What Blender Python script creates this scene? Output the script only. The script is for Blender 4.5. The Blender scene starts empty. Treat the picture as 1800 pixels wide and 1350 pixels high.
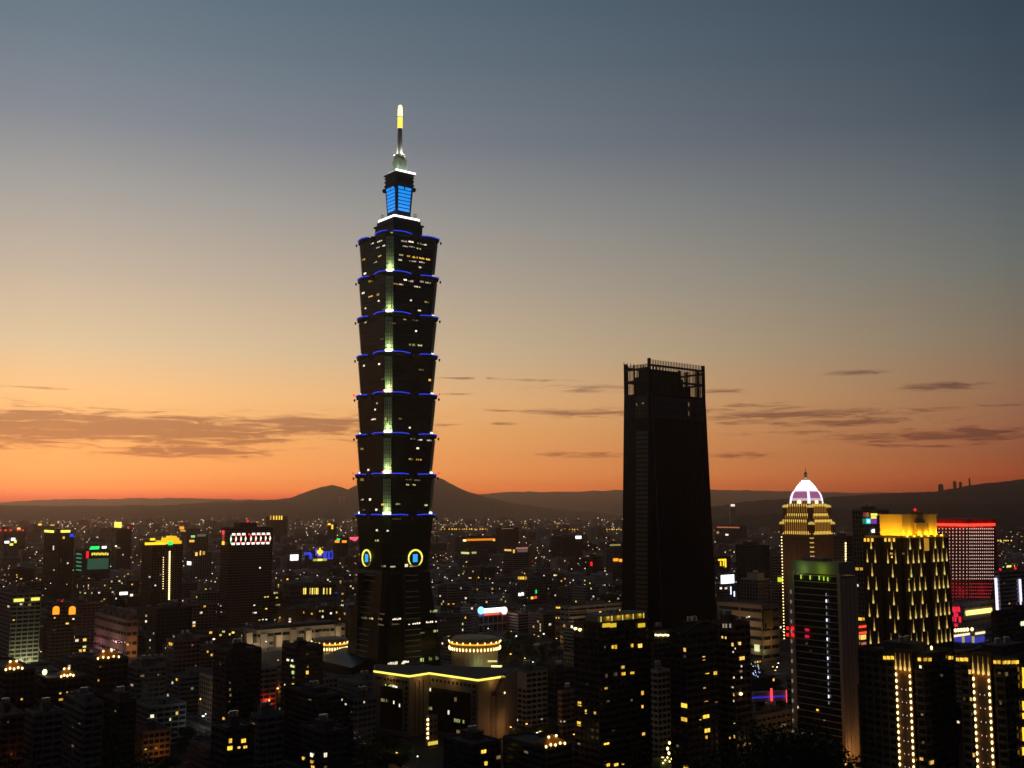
import bpy, bmesh, math, random
from mathutils import Vector, Matrix, noise as mnoise
R = math.radians
rng = random.Random(7)
scene = bpy.context.scene
COL = scene.collection

# ------------------------------------------------------------------ camera
W, Hh, CX, CY, F = 1800, 1350, 900.0, 675.0, 1840.0
HOR = 890.0                      # row of the eye-level horizon in the photograph
TH = math.atan((HOR - CY) / F)   # the camera looks up by this angle
CT, ST = math.cos(TH), math.sin(TH)
HC = 142.0                       # eye height above the city
cam = bpy.data.cameras.new('camera')
cam.sensor_width = 36.0
cam.lens = 36.0 * F / W
cam.clip_start = 1.0
cam.clip_end = 60000.0
camo = bpy.data.objects.new('camera', cam)
camo.location = (0, 0, HC)
camo.rotation_euler = (math.pi / 2 + TH, 0, 0)
COL.objects.link(camo)
scene.camera = camo

scene.view_settings.view_transform = 'Standard'
scene.view_settings.look = 'None'
scene.view_settings.exposure = 0.0
scene.view_settings.gamma = 1.0
cy = scene.cycles
cy.max_bounces = 4
cy.diffuse_bounces = 2
cy.glossy_bounces = 2
cy.transmission_bounces = 2
cy.volume_bounces = 0
cy.transparent_max_bounces = 6
cy.sample_clamp_indirect = 1.5
cy.use_denoising = True
cy.caustics_reflective = False
cy.caustics_refractive = False


def ray(px, py):
    a = F
    r = px - CX
    u = CY - py
    return Vector((r, a * CT - u * ST, a * ST + u * CT))


def at(px, py, Y):
    d = ray(px, py)
    t = Y / d.y
    return Vector((d.x * t, Y, HC + d.z * t))


def proj(p):
    x, y, z = p[0], p[1], p[2] - HC
    dep = y * CT + z * ST
    if dep < 1: return (-9999, -9999)
    up = -y * ST + z * CT
    return (CX + F * x / dep, CY - F * up / dep)


def azel(px, py):
    d = ray(px, py).normalized()
    return math.atan2(d.x, d.y), math.asin(d.z)


def lin(c):
    def g(v):
        v /= 255.0
        return v / 12.92 if v <= 0.04045 else ((v + 0.055) / 1.055) ** 2.4
    return (g(c[0]), g(c[1]), g(c[2]), 1.0)


# ------------------------------------------------------------------ world
SUN_AZ, SUN_EL = R(-24.0), R(0.5)
world = bpy.data.worlds.new('World')
scene.world = world
world.use_nodes = True
nt = world.node_tree
nt.nodes.clear()


def N(t, **kw):
    n = nt.nodes.new(t)
    for k, v in kw.items(): setattr(n, k, v)
    return n


def M(op, a, b=None, c=None, clamp=False):
    n = N('ShaderNodeMath', operation=op, use_clamp=clamp)
    for i, v in enumerate((a, b, c)):
        if v is None: continue
        if isinstance(v, (int, float)): n.inputs[i].default_value = v
        else: nt.links.new(v, n.inputs[i])
    return n.outputs[0]


def MIXC(f, a, b, mode='MIX'):
    n = N('ShaderNodeMix', data_type='RGBA', blend_type=mode)
    for s, v in ((n.inputs[0], f), (n.inputs[6], a), (n.inputs[7], b)):
        if isinstance(v, (int, float)): s.default_value = v
        elif isinstance(v, tuple): s.default_value = v
        else: nt.links.new(v, s)
    return n.outputs[2]


geo = N('ShaderNodeTexCoord')
sep = N('ShaderNodeSeparateXYZ')
nt.links.new(geo.outputs['Generated'], sep.inputs[0])
X, Yv, Z = sep.outputs
AZ = M('ARCTAN2', X, Yv)
EL = M('ARCSINE', M('MAXIMUM', M('MINIMUM', Z, 0.9999), -0.9999))
ELN = M('DIVIDE', M('ADD', EL, R(2.0)), R(62.0), clamp=True)   # -2..60 degrees
dist = M('ABSOLUTE', M('SUBTRACT', AZ, SUN_AZ))
dist = M('MINIMUM', dist, M('SUBTRACT', 2 * math.pi, dist))


DENS = 3.7e-5                    # haze: per metre, and the box it fills
BOX_TOP, BOX_FAR, WORLD_GAIN = 640.0, 24500.0, 5.0


def clear_air(el):
    """Share of the sky's own light that crosses the haze at this elevation."""
    L = BOX_FAR if el <= 0.02 else min(BOX_FAR, (BOX_TOP - HC) / math.sin(R(el)))
    return math.exp(-DENS * L)


def ramp(stops, J):
    """Colours of the sky by elevation as seen through the haze, turned back into the sky's own radiance."""
    n = N('ShaderNodeValToRGB')
    cr = n.color_ramp
    while len(cr.elements) < len(stops): cr.elements.new(0.5)
    for e, (deg, c) in zip(cr.elements, stops):
        e.position = (deg + 2.0) / 62.0
        T = clear_air(deg)
        e.color = tuple(max(0.004, (v - jj * (1 - T)) / T) / WORLD_GAIN for v, jj in zip(lin(c)[:3], J)) + (1.0,)
    nt.links.new(ELN, n.inputs[0])
    return n.outputs[0]


def el_of(py): return math.degrees(azel(900, py)[1])


RA = ramp([(el_of(890), (200, 90, 70)), (el_of(874), (236, 116, 78)), (el_of(860), (255, 148, 84)), (el_of(835), (255, 164, 94)), (el_of(804), (255, 172, 100)), (el_of(760), (254, 183, 110)), (el_of(704), (252, 195, 132)), (el_of(624), (224, 195, 156)), (el_of(504), (198, 178, 157)), (el_of(380), (169, 162, 155)), (el_of(254), (136, 138, 145)), (el_of(120), (114, 125, 136)), (el_of(0), (101, 115, 128)), (36, (78, 95, 112)), (60, (36, 48, 64))], (.36, .17, .095))
RB = ramp([(el_of(890), (118, 59, 52)), (el_of(874), (130, 66, 54)), (el_of(850), (148, 77, 57)), (el_of(835), (152, 82, 59)), (el_of(804), (145, 86, 63)), (el_of(760), (147, 97, 72)), (el_of(704), (145, 106, 80)), (el_of(624), (130, 112, 93)), (el_of(504), (109, 110, 104)), (el_of(380), (91, 98, 103)), (el_of(254), (71, 81, 92)), (el_of(120), (61, 73, 86)), (el_of(0), (55, 66, 80)), (36, (42, 54, 70)), (60, (26, 36, 52))], (.16, .09, .07))
RC = ramp([(0, (38, 35, 42)), (8, (36, 38, 48)), (20, (28, 34, 48)), (60, (24, 32, 46))], (.02, .02, .025))
f1 = M('POWER', M('DIVIDE', dist, R(50.0), clamp=True), 1.25)
f2 = M('DIVIDE', M('SUBTRACT', dist, R(49.0)), R(32.0), clamp=True)
sky = MIXC(f2, MIXC(f1, RA, RB), RC)
# streaky clouds low over the sunset: (px, py, half width, half height, weight)
CLOUDS = [(40, 750, 280, 28, 1.3), (300, 756, 230, 23, 1.3), (540, 747, 160, 15, 1.2), (320, 793, 130, 11, 1.15), (60, 772, 150, 9, .7),
          (620, 745, 70, 9, .8), (1010, 726, 90, 7, 1.0), (1180, 724, 160, 7, .85), (1050, 683, 80, 6, .85), (1265, 687, 40, 5, .8), (1040, 800, 95, 5, .9), (1390, 728, 190, 9, 1.0), (1480, 742, 160, 7, .85),
          (1310, 741, 60, 6, .8), (1660, 679, 75, 7, 1.0), (1700, 763, 220, 11, 1.05), (1300, 801, 55, 5, .9), (1530, 727, 60, 4, .8), (1510, 655, 50, 4, .75),
          (790, 693, 45, 2.2, .8), (880, 745, 30, 3, .7), (770, 748, 40, 3, .7), (1450, 760, 120, 5, .7), (50, 681, 60, 3, .7), (940, 668, 60, 3, .7),
          (1600, 783, 120, 4, .75), (880, 722, 50, 3, .7), (1320, 712, 60, 4, .8), (830, 665, 50, 2, .7), (1700, 715, 80, 3, .6)]
comb = N('ShaderNodeCombineXYZ')
nt.links.new(M('MULTIPLY', AZ, 11.0), comb.inputs[0])
nt.links.new(M('MULTIPLY', EL, 105.0), comb.inputs[1])
nz = N('ShaderNodeTexNoise')
nz.inputs['Scale'].default_value = 2.1
nz.inputs['Detail'].default_value = 8.0
nz.inputs['Roughness'].default_value = 0.66
nz.inputs['Distortion'].default_value = 0.8
nt.links.new(comb.outputs[0], nz.inputs[0])
msum = None
for (px, py, sx, sy, w) in CLOUDS:
    a0, e0 = azel(px, py)
    sa = abs(azel(px + sx, py)[0] - a0)
    se = abs(azel(px, py + sy)[1] - e0)
    q = M('ADD', M('POWER', M('MULTIPLY', M('SUBTRACT', AZ, a0), 1 / sa), 2.0), M('POWER', M('MULTIPLY', M('SUBTRACT', EL, e0), 1 / se), 2.0))
    g = M('MULTIPLY', M('EXPONENT', M('MULTIPLY', q, -0.55)), w)
    msum = g if msum is None else M('MAXIMUM', msum, g)
dens = M('DIVIDE', M('SUBTRACT', M('ADD', M('MULTIPLY', msum, 0.92), M('MULTIPLY', M('SUBTRACT', nz.outputs[0], 0.5), 2.9)), 0.38), 0.55, clamp=True)
dens = M('MULTIPLY', dens, M('MULTIPLY', msum, 2.2, clamp=True))
sky = MIXC(M('MULTIPLY', dens, 0.92), sky, MIXC(1.0, sky, (0.42, 0.34, 0.44, 1), 'MULTIPLY'))
bgn = N('ShaderNodeBackground')
bgn.inputs[1].default_value = WORLD_GAIN
nt.links.new(sky, bgn.inputs[0])
nis = N('ShaderNodeTexSky')
nis.sky_type = 'NISHITA'
nis.sun_disc = False
nis.sun_elevation = SUN_EL
nis.sun_rotation = SUN_AZ
bgs = N('ShaderNodeBackground')
bgs.inputs[1].default_value = 0.004
nt.links.new(nis.outputs[0], bgs.inputs[0])
add = N('ShaderNodeAddShader')
nt.links.new(bgn.outputs[0], add.inputs[0])
nt.links.new(bgs.outputs[0], add.inputs[1])
outw = N('ShaderNodeOutputWorld')
nt.links.new(add.outputs[0], outw.inputs[0])

sun = bpy.data.lights.new('sun', 'SUN')
sun.energy = 0.04
sun.angle = R(6)
sun.color = (1.0, 0.55, 0.3)
suno = bpy.data.objects.new('sun', sun)
d = Vector((math.sin(SUN_AZ) * math.cos(SUN_EL), math.cos(SUN_AZ) * math.cos(SUN_EL), math.sin(SUN_EL)))
suno.rotation_euler = (-d).to_track_quat('-Z', 'Y').to_euler()
suno.location = (0, 0, 900)
COL.objects.link(suno)

# ------------------------------------------------------------------ materials
MATS = {}


def mat(name, base, rough=0.75, metal=0.0, emis=None, power=0.0, vary=0.25, nscale=0.15, spec=0.3, sample=False, flick=0.0):
    """A procedural surface: base colour varied by two noises; lamps get an emission of their own."""
    if name in MATS: return MATS[name]
    m = bpy.data.materials.new(name)
    m.use_nodes = True
    t = m.node_tree
    b = t.nodes['Principled BSDF']
    b.inputs['Roughness'].default_value = rough
    b.inputs['Metallic'].default_value = metal
    b.inputs['Specular IOR Level'].default_value = spec
    tc = t.nodes.new('ShaderNodeTexCoord')
    no = t.nodes.new('ShaderNodeTexNoise')
    no.inputs['Scale'].default_value = nscale
    no.inputs['Detail'].default_value = 6
    no.inputs['Roughness'].default_value = 0.65
    oi = t.nodes.new('ShaderNodeObjectInfo')
    mp = t.nodes.new('ShaderNodeMapping')
    mp.inputs['Scale'].default_value = (1, 1, 0.35)
    t.links.new(tc.outputs['Object'], mp.inputs['Vector'])
    t.links.new(mp.outputs[0], no.inputs['Vector'])
    hsv = t.nodes.new('ShaderNodeHueSaturation')
    hsv.inputs['Color'].default_value = (*base, 1) if len(base) == 3 else base
    ma = t.nodes.new('ShaderNodeMath')
    ma.operation = 'MULTIPLY_ADD'
    ma.inputs[1].default_value = vary * 2
    ma.inputs[2].default_value = 1 - vary
    t.links.new(no.outputs[0], ma.inputs[0])
    mb = t.nodes.new('ShaderNodeMath')
    mb.operation = 'MULTIPLY_ADD'
    mb.inputs[1].default_value = vary * 0.8
    t.links.new(oi.outputs['Random'], mb.inputs[0])
    t.links.new(ma.outputs[0], mb.inputs[2])
    t.links.new(mb.outputs[0], hsv.inputs['Value'])
    t.links.new(hsv.outputs[0], b.inputs['Base Color'])
    if emis is not None:
        b.inputs['Emission Color'].default_value = emis
        if flick > 0:
            mc = t.nodes.new('ShaderNodeMath')
            mc.operation = 'MULTIPLY_ADD'
            mc.inputs[1].default_value = power * flick * 2
            mc.inputs[2].default_value = power * (1 - flick)
            t.links.new(oi.outputs['Random'], mc.inputs[0])
            n2 = t.nodes.new('ShaderNodeTexNoise')
            n2.inputs['Scale'].default_value = 0.9
            n2.inputs['Detail'].default_value = 3
            ge = t.nodes.new('ShaderNodeNewGeometry')
            t.links.new(ge.outputs['Position'], n2.inputs['Vector'])
            md = t.nodes.new('ShaderNodeMath')
            md.operation = 'MULTIPLY_ADD'
            md.inputs[1].default_value = 2.1
            md.inputs[2].default_value = 0.2
            t.links.new(n2.outputs[0], md.inputs[0])
            me = t.nodes.new('ShaderNodeMath')
            me.operation = 'MULTIPLY'
            t.links.new(mc.outputs[0], me.inputs[0])
            t.links.new(md.outputs[0], me.inputs[1])
            t.links.new(me.outputs[0], b.inputs['Emission Strength'])
        else:
            b.inputs['Emission Strength'].default_value = power
        m.cycles.emission_sampling = 'AUTO' if sample else 'NONE'
    MATS[name] = m
    return m


def lamp(name, c, p, sample=False, flick=0.0):
    return mat(name, (0.3, 0.3, 0.3), 0.5, emis=lin(c), power=p, sample=sample, flick=flick)


glass = mat('dark_glass', (0.012, 0.014, 0.015), 0.22, spec=0.45, vary=0.5, nscale=0.3)
glass_far = mat('dull_glass', (0.016, 0.016, 0.017), 0.35, spec=0.3, vary=0.5, nscale=0.2)
greenglass = mat('green_glass', (0.006, 0.018, 0.012), 0.28, spec=0.14, vary=0.5, nscale=0.12)
WALLS = {
    'grey': mat('grey_render', (0.20, 0.19, 0.18)),
    'pale': mat('pale_tile', (0.40, 0.37, 0.33)),
    'tan': mat('tan_tile', (0.30, 0.23, 0.17)),
    'brown': mat('brown_tile', (0.17, 0.11, 0.08)),
    'dark': mat('dark_cladding', (0.07, 0.065, 0.062)),
    'cream': mat('cream_render', (0.46, 0.42, 0.34)),
    'rosy': mat('rosy_tile', (0.30, 0.20, 0.17)),
}
steel = mat('dark_steel', (0.05, 0.05, 0.05), 0.5, 0.3)
chrome = mat('brushed_steel', (0.55, 0.55, 0.52), 0.3, 0.8, nscale=0.5)
roofm = mat('roof_felt', (0.09, 0.085, 0.08), 0.9)
whitep = mat('white_paint', (0.75, 0.73, 0.70), 0.6)
blackm = mat('black_cladding', (0.018, 0.018, 0.018), 0.4, spec=0.3)
L_warm = lamp('warm_window', (255, 196, 92), 0.85, flick=0.55)
L_gold = lamp('golden_window', (255, 198, 62), 1.0, flick=0.5)
L_white = lamp('white_window', (255, 236, 206), 0.9, flick=0.6)
L_green = lamp('greenish_window', (214, 226, 140), 0.6, flick=0.7)
L_dim = lamp('dim_window', (200, 160, 110), 0.22, flick=0.7)
S_yel = lamp('yellow_sign', (255, 206, 30), 1.6)
S_lem = lamp('lemon_sign', (246, 240, 96), 1.3)
S_gold = lamp('gold_lamp', (255, 190, 60), 1.9)
S_goldw = lamp('pale_gold_lamp', (255, 224, 150), 3.0)
S_white = lamp('white_lamp', (255, 252, 248), 2.2)
S_cool = lamp('cool_lamp', (222, 230, 255), 2.2)
S_red = lamp('red_lamp', (255, 22, 30), 1.5)
S_redo = lamp('orange_red_lamp', (255, 70, 40), 1.6)
S_pink = lamp('pink_lamp', (255, 60, 80), 1.2)
S_blue = lamp('blue_lamp', (36, 62, 240), .9)
S_sky = lamp('sky_blue_screen', (10, 150, 255), 1.0)
S_green = lamp('green_lamp', (30, 255, 120), 1.2)
S_cyan = lamp('cyan_lamp', (20, 225, 225), 1.1)
S_purple = lamp('purple_lamp', (120, 60, 200), 0.9)
S_orange = lamp('orange_lamp', (255, 150, 30), 1.5)


# ------------------------------------------------------------------ mesh helpers
class MB:
    def __init__(s):
        s.v, s.f, s.m = [], [], []

    def quad(s, a, b, c, d, m=0):
        i = len(s.v)
        s.v += [tuple(a), tuple(b), tuple(c), tuple(d)]
        s.f.append((i, i + 1, i + 2, i + 3)); s.m.append(m)

    def box(s, x0, x1, y0, y1, z0, z1, m=0):
        i = len(s.v)
        s.v += [(x0, y0, z0), (x1, y0, z0), (x1, y1, z0), (x0, y1, z0), (x0, y0, z1), (x1, y0, z1), (x1, y1, z1), (x0, y1, z1)]
        for q in ((0, 3, 2, 1), (4, 5, 6, 7), (0, 1, 5, 4), (1, 2, 6, 5), (2, 3, 7, 6), (3, 0, 4, 7)):
            s.f.append(tuple(i + k for k in q)); s.m.append(m)
        return s

    def loft(s, rings, m=0, cap=True):
        """Rings of equal length, each a list of 3-D points, joined into a skin."""
        i = len(s.v); n = len(rings[0])
        for r in rings: s.v += [tuple(p) for p in r]
        for k in range(len(rings) - 1):
            for j in range(n):
                a = i + k * n + j; b = i + k * n + (j + 1) % n
                s.f.append((a, b, b + n, a + n)); s.m.append(m)
        if cap:
            s.f.append(tuple(i + j for j in reversed(range(n)))); s.m.append(m)
            s.f.append(tuple(i + (len(rings) - 1) * n + j for j in range(n))); s.m.append(m)
        return s

    def prism(s, poly, z0, z1, m=0, k1=1.0):
        return s.loft([[(x, y, z0) for x, y in poly], [(x * k1, y * k1, z1) for x, y in poly]], m)

    def lathe(s, prof, n=16, m=0, c=(0, 0)):
        return s.loft([[(c[0] + r * math.cos(2 * math.pi * j / n), c[1] + r * math.sin(2 * math.pi * j / n), z) for j in range(n)] for r, z in prof], m)

    def tube(s, pts, r, n=6, m=0):
        rings = []
        P = [Vector(p) for p in pts]
        for k, p in enumerate(P):
            d = (P[min(k + 1, len(P) - 1)] - P[max(k - 1, 0)]).normalized()
            a = d.cross(Vector((0, 0, 1)))
            if a.length < 1e-3: a = d.cross(Vector((1, 0, 0)))
            a.normalize(); b = d.cross(a)
            rr = r[k] if isinstance(r, (list, tuple)) else r
            rings.append([p + a * rr * math.cos(2 * math.pi * j / n) + b * rr * math.sin(2 * math.pi * j / n) for j in range(n)])
        return s.loft(rings, m)

    def ball(s, c, r, m=0, n=8, sz=1.0):
        prof = [(max(r * math.sin(math.pi * k / 6), 0.01 * r), c[2] - sz * r * math.cos(math.pi * k / 6)) for k in range(7)]
        return s.lathe(prof, n, m, (c[0], c[1]))

    def mesh(s, name, mats):
        me = bpy.data.meshes.new(name)
        me.from_pydata(s.v, [], s.f)
        for mm in (mats if isinstance(mats, (list, tuple)) else [mats]): me.materials.append(mm)
        me.polygons.foreach_set('material_index', s.m)
        me.update()
        return me

    def build(s, name, mats, parent=None, loc=(0, 0, 0), rz=0.0, label=None, kind=None):
        o = bpy.data.objects.new(name, s.mesh(name, mats))
        COL.objects.link(o)
        o.location = loc
        o.rotation_euler = (0, 0, rz)
        if parent: o.parent = parent
        if label: o['label'] = label
        if kind: o['kind'] = kind
        return o


def tag(o, label=None, cat=None, group=None, kind=None):
    if label: o['label'] = label
    if cat: o['category'] = cat
    if group: o['group'] = group
    if kind: o['kind'] = kind
    return o


def empty(name, loc, rz=0.0, label=None, cat=None, group=None):
    o = bpy.data.objects.new(name, None)
    o.empty_display_size = 5
    COL.objects.link(o)
    o.location = loc
    o.rotation_euler = (0, 0, rz)
    return tag(o, label, cat, group)


def inst(name, me, parent, loc, scale=(1, 1, 1), rz=0.0):
    o = bpy.data.objects.new(name, me)
    COL.objects.link(o)
    o.parent = parent
    o.location = loc
    o.scale = scale
    o.rotation_euler = (0, 0, rz)
    return o


def point_light(loc, color, power, radius=0.6, parent=None, name='flood_or_fill_lamp'):
    l = bpy.data.lights.new(name, 'POINT')
    l.energy = power
    l.color = lin(color)[:3]
    l.shadow_soft_size = radius
    o = bpy.data.objects.new(name, l)
    COL.objects.link(o)
    if parent: o.parent = parent
    o.location = loc
    return o


# a window of one metre by one metre facing -Y: frame and glazing bar round the lit pane
def window_mesh(name, m, bars=1):
    b = MB()
    b.box(-.5, .5, -.02, .25, -.5, .5, 0)
    t = .06
    b.box(-.56, .56, -.10, .0, .5, .5 + t, 1); b.box(-.56, .56, -.14, .0, -.5 - t, -.5, 1)
    b.box(-.56, -.5, -.10, .0, -.5, .5, 1); b.box(.5, .56, -.10, .0, -.5, .5, 1)
    for k in range(bars):
        x = -.5 + (k + 1) / (bars + 1)
        b.box(x - .025, x + .025, -.06, -.02, -.5, .5, 1)
    return b.mesh(name, [m, steel])


WIN = {}
for k, mm in (('warm', L_warm), ('gold', L_gold), ('white', L_white), ('green', L_green), ('dim', L_dim), ('dark', glass)):
    WIN[k] = window_mesh('window', mm)


def row_mesh(m, seed):
    """An office row: six panes behind a dark frame, some of them unlit or half covered by blinds."""
    r = random.Random(seed)
    b = MB()
    b.box(-.5, .5, -.02, .25, -.5, .5, 1)
    for k in range(6):
        if r.random() < .22: continue
        x0 = -.5 + k / 6 + .028; x1 = x0 + 1 / 6 - .056
        b.box(x0, x1, -.06, .0, -.42, .42 if r.random() < .6 else r.uniform(-.05, .3), 0)
    b.box(-.52, .52, -.12, .0, -.58, -.5, 1)
    return b.mesh('window_band', [m, steel])


ROWS = {k: [row_mesh(mm, 11 * i + n) for i in range(5)] for n, (k, mm) in enumerate((('warm', L_warm), ('gold', L_gold), ('white', L_white), ('green', L_green), ('dim', L_dim)))}


class _Rows(dict):
    def __getitem__(s, k): return rng.choice(ROWS[k])
    def __contains__(s, k): return k in ROWS


WIN3 = _Rows()
PLAIN = {}


def panel_mesh(m):
    if m.name not in PLAIN:
        PLAIN[m.name] = MB().box(-.5, .5, -.12, .1, -.5, .5).mesh('lit_panel', m)
    return PLAIN[m.name]


BEACON = MB().lathe([(.35, 0), (.35, .8), (1.1, .9), (1.3, 1.7), (.8, 2.6), (.05, 2.9)], 8).mesh('beacon_lamp', S_red)
BULB = MB().ball((0, 0, 0), 1.0).mesh('bulb', S_goldw)

PHI = R(38.7)     # the street grid is turned this much from the picture plane
EX = Vector((math.cos(PHI), math.sin(PHI), 0))
EY = Vector((-math.sin(PHI), math.cos(PHI), 0))
BL = []           # every building: used to keep lots apart


def shell(a, b, h, fl=3.4, style='grid', bay=3.6, base=0.0):
    """Walls with real openings: a dark glazed core behind floor bands and piers."""
    m = MB()
    m.box(-a + .3, a - .3, -b + .3, b - .3, base, h - .4, 1)
    n = max(2, int(round((h - base) / fl)))
    fl = (h - base) / n
    sp = {'grid': .38, 'band': .45, 'fin': .22, 'glass': .10, 'plain': .62, 'balcony': .40}[style]
    for k in range(n + 1):
        z0 = base + k * fl - fl * sp * .5
        z1 = base + k * fl + fl * sp * .5
        if k == 0: z0 = base
        if k == n: z1 = h
        o = .9 if (style == 'balcony' and k % 1 == 0 and 0 < k < n) else 0
        if o:
            m.box(-a - .9, a * .35, -b - .9, b, z0, z0 + .3, 0)
            m.box(-a - .9, a * .35, -b - .9, -b - .75, z0 + .3, z0 + 1.2, 0)
        m.box(-a, a, -b, b, z0, z1, 0)
    if style != 'band':
        pw = {'grid': .55, 'fin': .8, 'glass': .12, 'plain': 1.1, 'balcony': .6}[style]
        for half, other, ax in ((a, b, 0), (b, a, 1)):
            nb = max(2, int(round(2 * half / bay)))
            for j in range(nb + 1):
                u = -half + 2 * half * j / nb
                u0, u1 = max(-half - .06, u - pw / 2), min(half + .06, u + pw / 2)
                for sg in (-1, 1):
                    v0, v1 = (-other - .06, -other + .35) if sg < 0 else (other - .35, other + .06)
                    if ax == 0: m.box(u0, u1, v0, v1, base, h - .05, 0)
                    else: m.box(v0 - .01 if sg < 0 else v0, v1 if sg < 0 else v1 + .01, u0, u1, base, h - .04, 0)
    else:
        for sx in (-1, 1):
            for sy in (-1, 1):
                xs = sorted((sx * (a + .06), sx * (a - .6))); ys = sorted((sy * (b + .06), sy * (b - .6)))
                m.box(xs[0], xs[1], ys[0], ys[1], base, h - .05, 0)
    return m


class Bld:
    """A building read from the photograph: left edge, right edge and roof row at the depth of its near corner."""

    def __init__(s, name, label, cat, px0, px1, yt, Y, r=1.0, pxc=None, group=None, yb=1350, lm=None, keep=True):
        if pxc is None:
            lo, hi = px0 + .5, px1 - .5
            for _ in range(40):
                pxc = (lo + hi) / 2
                s._solve(px0, pxc, px1, yt, Y)
                if s.wl / s.wr > r: hi = pxc
                else: lo = pxc
        s._solve(px0, pxc, px1, yt, Y)
        s.px0, s.px1, s.yt, s.yb, s.Y, s.pxc = px0, px1, yt, yb, Y, pxc
        s.a, s.b = s.wr / 2, s.wl / 2
        c = s.P + EX * s.a + EY * s.b
        s.h = s.P.z
        s.c = Vector((c.x, c.y, 0))
        s.root = empty(name, s.c, PHI, label, cat, group)
        s.lm = lm
        s.M = Matrix.Translation(s.c) @ Matrix.Rotation(PHI, 4, 'Z')
        s.MI = s.M.inverted()
        if keep: BL.append(s)

    def _solve(s, px0, pxc, px1, yt, Y):
        P = at(pxc, yt, Y)
        dep = P.y * CT + (P.z - HC) * ST
        k0, k1 = (px0 - CX) / F, (px1 - CX) / F
        sn, cs = math.sin(PHI), math.cos(PHI)
        s.wl = max(4, (P.x - k0 * dep) / max(.03, sn + k0 * cs * CT))
        s.wr = max(4, (k1 * dep - P.x) / max(.03, cs - k1 * sn * CT))
        s.P = P

    def shell(s, wall='grey', style='grid', fl=3.4, bay=3.6, gl=None, base=0.0, name='wall', h=None):
        s.fl = s.h / max(2, round(s.h / fl))
        return shell(s.a, s.b, h or s.h, fl, style, bay, base).build(name, [WALLS[wall] if isinstance(wall, str) else wall, gl or glass], s.root)

    def roof(s, hut=.45, hh=4.0, tank=True, wall='grey', rail=True):
        a, b, h = s.a, s.b, s.h
        m = MB()
        m.box(-a + .4, a - .4, -b + .4, b - .4, h - .35, h + .08, 1)
        for x0, x1, y0, y1 in ((-a, a, -b, -b + .35), (-a, a, b - .35, b), (-a, -a + .35, -b + .35, b - .35), (a - .35, a, -b + .35, b - .35)):
            m.box(x0, x1, y0, y1, h, h + 1.1, 0)
        ro = m.build('roof', [WALLS[wall] if isinstance(wall, str) else wall, roofm], s.root)
        if hut:
            m = MB()
            x, y = rng.uniform(-.25, .25) * a, rng.uniform(-.1, .3) * b
            m.box(x - a * hut, x + a * hut, y - b * hut, y + b * hut, h + .08, h + hh, 0)
            m.box(x - a * hut - .3, x + a * hut + .3, y - b * hut - .3, y + b * hut + .3, h + hh, h + hh + .35, 1)
            m.box(x - .6, x + .6, y - b * hut - .05, y - b * hut + .1, h + .08, h + 2.2, 1)
            m.build('plant_room', [WALLS[wall] if isinstance(wall, str) else wall, roofm], s.root)
            s.hut_top = h + hh
            if tank:
                t = MB()
                t.lathe([(1.2, h + hh + .35), (1.25, h + hh + 2.4), (.9, h + hh + 2.7), (.2, h + hh + 2.8)], 12, 0, (x + a * hut * .4, y))
                t.lathe([(1.2, h + hh + .35), (1.25, h + hh + 2.4), (.9, h + hh + 2.7), (.2, h + hh + 2.8)], 12, 0, (x - a * hut * .4, y))
                t.build('water_tank', chrome, s.root)
        return ro

    def hit(s, face, px, py):
        o = s.MI @ Vector((0, 0, HC))
        d = s.MI.to_3x3() @ ray(px, py)
        if face == 'R':
            t = (-s.b - o.y) / d.y
            p = o + d * t
            return p.x, p.z
        t = (-s.a - o.x) / d.x
        p = o + d * t
        return p.y, p.z

    def face(s, px, py):
        u, z = s.hit('R', px, py)
        return 'R' if u >= -s.a - .2 else 'L'

    def loc(s, face, u, z, out=0.0):
        return (u, -s.b - out, z) if face == 'R' else (-s.a - out, u, z)

    def put(s, name, me, px, py, wpx, hpx, out=0.1, face=None, depth=1.0, label=None):
        """Fix a panel, window or sign of wpx by hpx photo pixels on the wall it covers."""
        f = face or s.face(px, py)
        u, z = s.hit(f, px, py)
        u0, _ = s.hit(f, px - wpx / 2, py); u1, _ = s.hit(f, px + wpx / 2, py)
        _, z0 = s.hit(f, px, py + hpx / 2); _, z1 = s.hit(f, px, py - hpx / 2)
        o = inst(name, me, s.root, s.loc(f, u, z, out), (abs(u1 - u0), depth, abs(z1 - z0)), 0 if f == 'R' else -math.pi / 2)
        if label: o['label'] = label
        return o

    def wins(s, lst, kind='warm', w=6, h=7):
        for it in lst:
            px, py = it[0], it[1]
            k = it[2] if len(it) > 2 else kind
            ww = it[3] if len(it) > 3 else w
            hh = it[4] if len(it) > 4 else h
            s.put('window', WIN[k], px, py, ww * .88, hh * .86)

    def band(s, px, py, w, h, kind='green'):
        s.put('window_band', WIN3[kind], px, py, w, h)

    def randwins(s, n, rg, kinds=('warm', 'warm', 'gold', 'white', 'dim'), bay=3.6, ymin=0, faces='RRL', size=(1.7, 1.6)):
        fl = s.fl
        used = set()
        for _ in range(n * 4):
            if len(used) >= n: break
            f = rg.choice(faces)
            half = s.a if f == 'R' else s.b
            nb = max(2, int(round(2 * half / bay)))
            j = rg.randrange(nb); k = rg.randrange(1, max(2, int(s.h / fl)))
            if (f, j, k) in used or k * fl < ymin: continue
            used.add((f, j, k))
            u = -half + 2 * half * (j + .5) / nb
            inst('window', WIN[rg.choice(kinds)], s.root, s.loc(f, u, (k + .5) * fl, .02), (size[0] * rg.uniform(.7, 1.2), 1, size[1] * rg.uniform(.8, 1.1)), 0 if f == 'R' else -math.pi / 2)

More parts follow.
